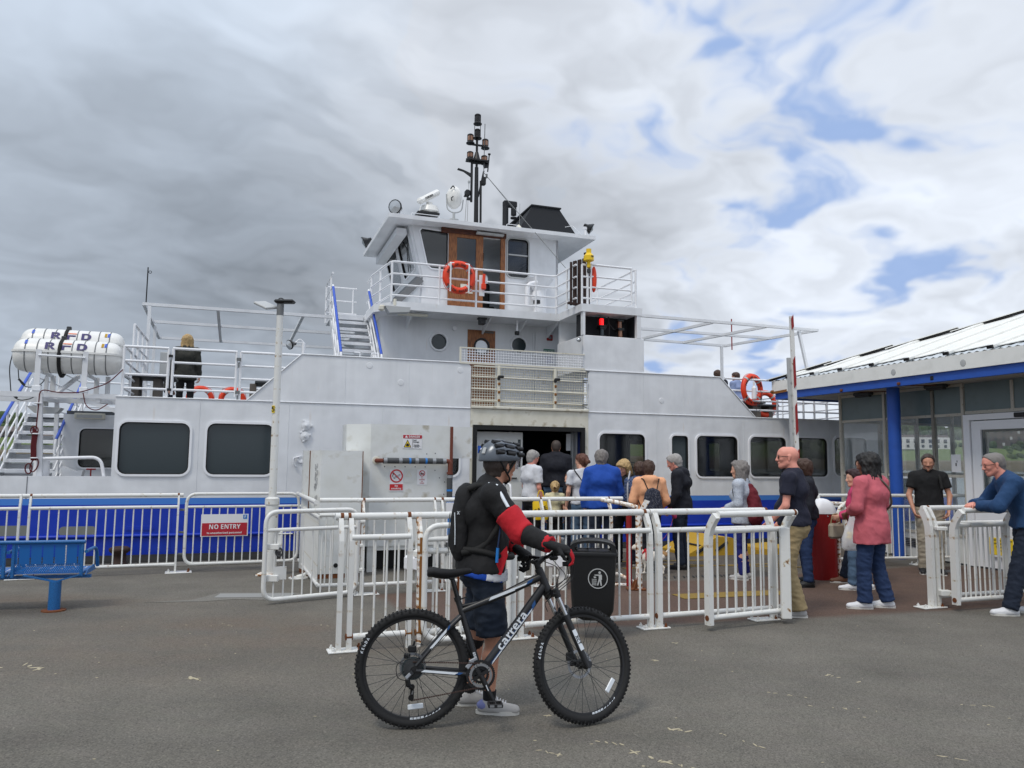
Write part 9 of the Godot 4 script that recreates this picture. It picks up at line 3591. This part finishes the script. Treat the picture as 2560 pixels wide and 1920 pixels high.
	part("ladder_frame",g,M.brown_slat,t)
	t=thing("orange_float","narrow orange float beside the brown slatted ladder","float",sw(1.70,5.02,0.12),SHIP_TURN)
	g=G.new()
	g.ell(T(0,0.1,0),V(0.055,0.26,0.07),12,10)
	part("float",g,M.orange,t)
	t=thing("rescue_light","small orange and white rescue light on the wheelhouse rail","light",sw(-0.26,4.85,1.12),SHIP_TURN)
	g=G.new()
	g.bx(0,0.2,-0.03,0.11,0.42,0.02,0.004)
	part("board",g,M.white,t)
	g=G.new()
	g.rod(V(0.02,0.2,0.03),V(0.03,0.42,0.03),0.03,10)
	g.bx(0.02,0.17,0.03,0.09,0.12,0.07,0.015)
	part("light",g,M.orange,t)
	# tables on the open deck
	for e in [[-6.28,1.6,1.5,"timber table inside the left end rail of the upper deck"],[-4.35,1.9,0.7,"timber table half hidden by the left sloping bulwark"],[6.2,1.8,1.2,"timber table on the right deck behind the lifebuoy"],[7.1,2.4,1.0,"second timber table further along the right deck"]]:
		t=thing("deck_table",e[3],"table",sw(e[0],2.36,e[1]),SHIP_TURN)
		g=G.new()
		g.bx(0.1,0.62,0,e[2]*0.55,0.045,0.75,0.008)
		part("table_top",g,M.dark_grey,t)
		for x in [-0.12,0.22]:
			g=G.new()
			g.bx(x,0.3,0.0,0.12,0.6,0.5,0.01)
			part("leg",g,M.old_timber,t)
	# fan behind the window
	t=thing("desk_fan","pale blue fan inside the saloon window beside the boarding door","fan",sw(2.75,1.0,0.55),SHIP_TURN-0.9)
	g=G.new()
	g.tube(ring3(V(0,0.42,0),V(0.17,0,0),V(0,0.17,0),26),0.012,6,true)
	for k in 12:
		var a:=TAU*k/12
		g.rod(V(0,0.42,0.03),V(cos(a)*0.17,0.42+sin(a)*0.17,0),0.003,4)
	part("guard",g,M.light_grey,t)
	g=G.new()
	for k in 3:
		var a:=TAU*k/3
		g.ell(Transform3D(Basis(Vector3.BACK,a)*Basis(Vector3.RIGHT,0.4),V(cos(a)*0.08,0.42+sin(a)*0.08,0)),V(0.08,0.05,0.006),10,5)
	g.rod(V(0,0.42,-0.1),V(0,0.42,0.03),0.04,10)
	part("blades",g,M.cloth_sky,t)
	g=G.new()
	g.rod(V(0,0.0,-0.06),V(0,0.4,-0.06),0.015,8)
	g.lathe(T(0,0,-0.06),[Vector2(0.12,0),Vector2(0.1,0.02),Vector2(0,0.03)],14)
	part("stand",g,M.light_grey,t)
	# bags
	t=thing("carrier_bag","bright yellow carrier bag beside the officer","bag",V(0.50,0.62,-13.0))
	g=G.new()
	var rings: Array=[]
	for e in [[0.0,0.12,0.05],[0.08,0.14,0.07],[0.28,0.13,0.05],[0.36,0.10,0.02]]:
		rings.append(ring3(V(0.01*sin(e[0]*20.0),e[0],0),V(e[1],0,0),V(0,0,e[2]),14))
	g.loft(rings)
	part("bag",g,M.yellow,t)
	g=G.new()
	g.tube(bend([V(-0.06,0.35,0),V(-0.03,0.48,0),V(0.03,0.48,0),V(0.06,0.35,0)],0.04),0.01,6)
	part("handle",g,M.yellow,t)
	text("SALE",0.07,M.ink,t,T(0,0.17,0.075,0,0,0.35),true)
	t=thing("shopping_bag","translucent white shopping bag held beside the pink blazer","bag",V(4.13,0.56,-9.42))
	g=G.new()
	rings=[]
	for e in [[0.0,0.10,0.05],[0.03,0.135,0.085],[0.14,0.13,0.085],[0.26,0.085,0.055],[0.36,0.04,0.03],[0.46,0.018,0.014]]:
		rings.append(ring3(V(0,e[0],0),V(e[1],0,0),V(0,0,e[2]),16))
	g.loft(rings)
	part("bag",g,M.plastic_bag,t)
	var r:=RandomNumberGenerator.new()
	r.seed=12
	for k in 7:
		g=G.new()
		g.ell(T(r.randf_range(-0.06,0.06),0.13+r.randf()*0.08,r.randf_range(-0.02,0.05)),V(0.035,0.028,0.03),9,6)
		part("food_packet",g,M.cloth_cream if k % 3 else M.sign_yellow,t)
	for k in 7:
		g=G.new()
		g.ell(T(r.randf_range(-0.07,0.07),0.05+r.randf()*0.04,r.randf_range(-0.02,0.05)),V(0.04,0.025,0.03),9,6)
		part("dark_packet",g,M.denim_dark if k % 2 else M.cloth_grey,t)
	t=thing("drawstring_bag","dark drawstring bag printed with small white dogs on the orange hoodie","bag",V(2.03,0,-11.4),deg(185))
	var f:=Field.new(V(-0.25,0.75,-0.4),V(0.25,1.3,0.0),0.014)
	f.bone(V(0,1.1,-0.19),V(0,0.95,-0.20),0.12,0.15,0.03,V(0,0,1),0.5)
	g=G.new()
	f.into(g,folds,0.012)
	part("bag",g,M.cloth_print,t)
	g=G.new()
	for s in [-1.0,1.0]:
		g.tube(bend([V(0.06*s,1.18,-0.19),V(0.12*s,1.36,-0.12),V(0.15*s,1.34,0.02),V(0.19*s,1.1,0.0),V(0.13*s,0.86,-0.18)],0.05),0.008,6)
	part("cord",g,M.strap,t)
	t=thing("red_backpack","dark red backpack on the woman with loose grey hair","rucksack",V(3.22,0,-10.85),deg(-122))
	f=Field.new(V(-0.3,0.7,-0.42),V(0.3,1.4,0.1),0.014)
	f.bone(V(0.02,1.16,-0.17),V(0.02,0.90,-0.22),0.09,0.17,0.03,V(0,0,1),0.62)
	f.bone(V(0.02,1.26,-0.13),V(0.02,1.1,-0.16),0.05,0.1,0.03)
	g=G.new()
	f.into(g,folds,0.012)
	part("pack",g,M.cloth_maroon,t)
	g=G.new()
	g.tube(bend([V(0.03,1.22,-0.13),V(0.12,1.335,-0.03),V(0.15,1.25,0.08),V(0.18,1.0,0.02),V(0.1,0.85,-0.14)],0.06),0.014,6)
	part("shoulder_strap",g,M.strap,t)
	t=thing("shoulder_bag","black shoulder bag hanging behind the khaki trousers","bag",V(3.62,0.62,-10.2),deg(-100))
	g=G.new()
	g.bx(0,0.16,0,0.10,0.32,0.30,0.04)
	part("bag",g,M.cloth_black,t)
	g=G.new()
	g.tube(bend([V(0,0.3,-0.12),V(0.02,0.75,-0.03),V(0,0.3,0.12)],0.06),0.012,6)
	part("strap",g,M.strap,t)
	t=thing("tan_handbag","small tan handbag hanging below the woman in magenta","bag",V(4.28,0.62,-10.25),0.3)
	g=G.new()
	g.bx(0,0.1,0,0.22,0.2,0.09,0.03)
	part("bag",g,M.cloth_beige,t)
	g=G.new()
	g.tube(bend([V(-0.08,0.19,0),V(-0.05,0.32,0),V(0.05,0.32,0),V(0.08,0.19,0)],0.05),0.009,6)
	part("handle",g,M.cloth_khaki,t)
	# dog on its lead
	t=thing("dog","small white terrier with tan patches in a red harness","dog",V(2.05,0,-11.30),deg(-96))
	f=Field.new(V(-0.14,-0.01,-0.34),V(0.14,0.50,0.36),0.009)
	f.bone(V(0,0.235,0.11),V(0,0.255,-0.10),0.075,0.058,0.03)
	f.bone(V(0,0.225,0.12),V(0,0.24,0.02),0.078,0.07,0.03)
	f.bone(V(0,0.255,-0.10),V(0,0.25,-0.15),0.06,0.058,0.03)
	f.bone(V(0,0.27,0.14),V(0,0.355,0.21),0.052,0.042,0.03)
	f.bone(V(0,0.375,0.215),V(0,0.365,0.245),0.046,0.038,0.02)
	f.bone(V(0,0.358,0.25),V(0,0.345,0.305),0.026,0.017,0.015)
	for s in [-1.0,1.0]:
		f.bone(V(0.034*s,0.41,0.205),V(0.05*s,0.385,0.225),0.016,0.009,0.01)
		f.bone(V(0.045*s,0.21,0.12),V(0.047*s,0.115,0.105),0.034,0.017,0.02)
		f.bone(V(0.047*s,0.115,0.105),V(0.047*s,0.025,0.115),0.016,0.013,0.01)
		f.bone(V(0.047*s,0.015,0.115),V(0.047*s,0.012,0.14),0.016,0.013,0.01)
		f.bone(V(0.045*s,0.235,-0.13),V(0.05*s,0.15,-0.09),0.048,0.026,0.02)
		f.bone(V(0.05*s,0.15,-0.09),V(0.05*s,0.09,-0.165),0.025,0.014,0.015)
		f.bone(V(0.05*s,0.09,-0.165),V(0.05*s,0.02,-0.15),0.014,0.012,0.01)
		f.bone(V(0.05*s,0.014,-0.15),V(0.05*s,0.012,-0.122),0.016,0.012,0.01)
	f.bone(V(0,0.285,-0.19),V(0,0.39,-0.27),0.017,0.008,0.02)
	g=G.new()
	f.into(g,strands,0.004)
	part("body",g,M.dog_white,t)
	f=Field.new(V(-0.14,0.1,-0.34),V(0.14,0.45,0.36),0.009)
	f.bone(V(0,0.268,-0.13),V(0,0.258,-0.17),0.064,0.060,0.02,Vector3.ZERO,1.0,V(0,0.25,0),V(0,-1,0))
	f.bone(V(0.0,0.385,0.20),V(0,0.37,0.225),0.049,0.043,0.02,Vector3.ZERO,1.0,V(0,0.36,0.2),V(0,-1,0.4))
	g=G.new()
	f.into(g,strands,0.003)
	part("tan_patch",g,M.dog_tan,t)
	g=G.new()
	g.tube(ring3(V(0,0.25,0.09),V(0.088,0,0),V(0,0.09,0.0),20),0.012,6,true)
	g.tube(ring3(V(0,0.28,0.15),V(0.07,0,0),V(0,0.055,-0.05),20),0.012,6,true)
	part("harness",g,M.cloth_red,t)
	g=G.new()
	g.ell(T(0,0.348,0.318),V(0.011,0.009,0.008),8,5)
	g.ell(T(0.022,0.378,0.262),V(0.007,0.007,0.005),8,5)
	g.ell(T(-0.022,0.378,0.262),V(0.007,0.007,0.005),8,5)
	part("nose_and_eyes",g,M.eye_dark,t)
	t=thing("dog_lead","pink retractable dog lead in the navy jacketed man's hand","lead",V(2.42,0.0,-11.58))
	g=G.new()
	g.ell(T(0,0.84,0,0,0,0.5),V(0.04,0.085,0.03),12,8)
	part("lead_handle",g,M.cloth_magenta,t)
	g=G.new()
	g.tube(bend([V(0,0.78,0),V(-0.1,0.55,0.12),V(-0.36,0.34,0.27)],0.2),0.004,5)
	part("line",g,M.cloth_pink,t)
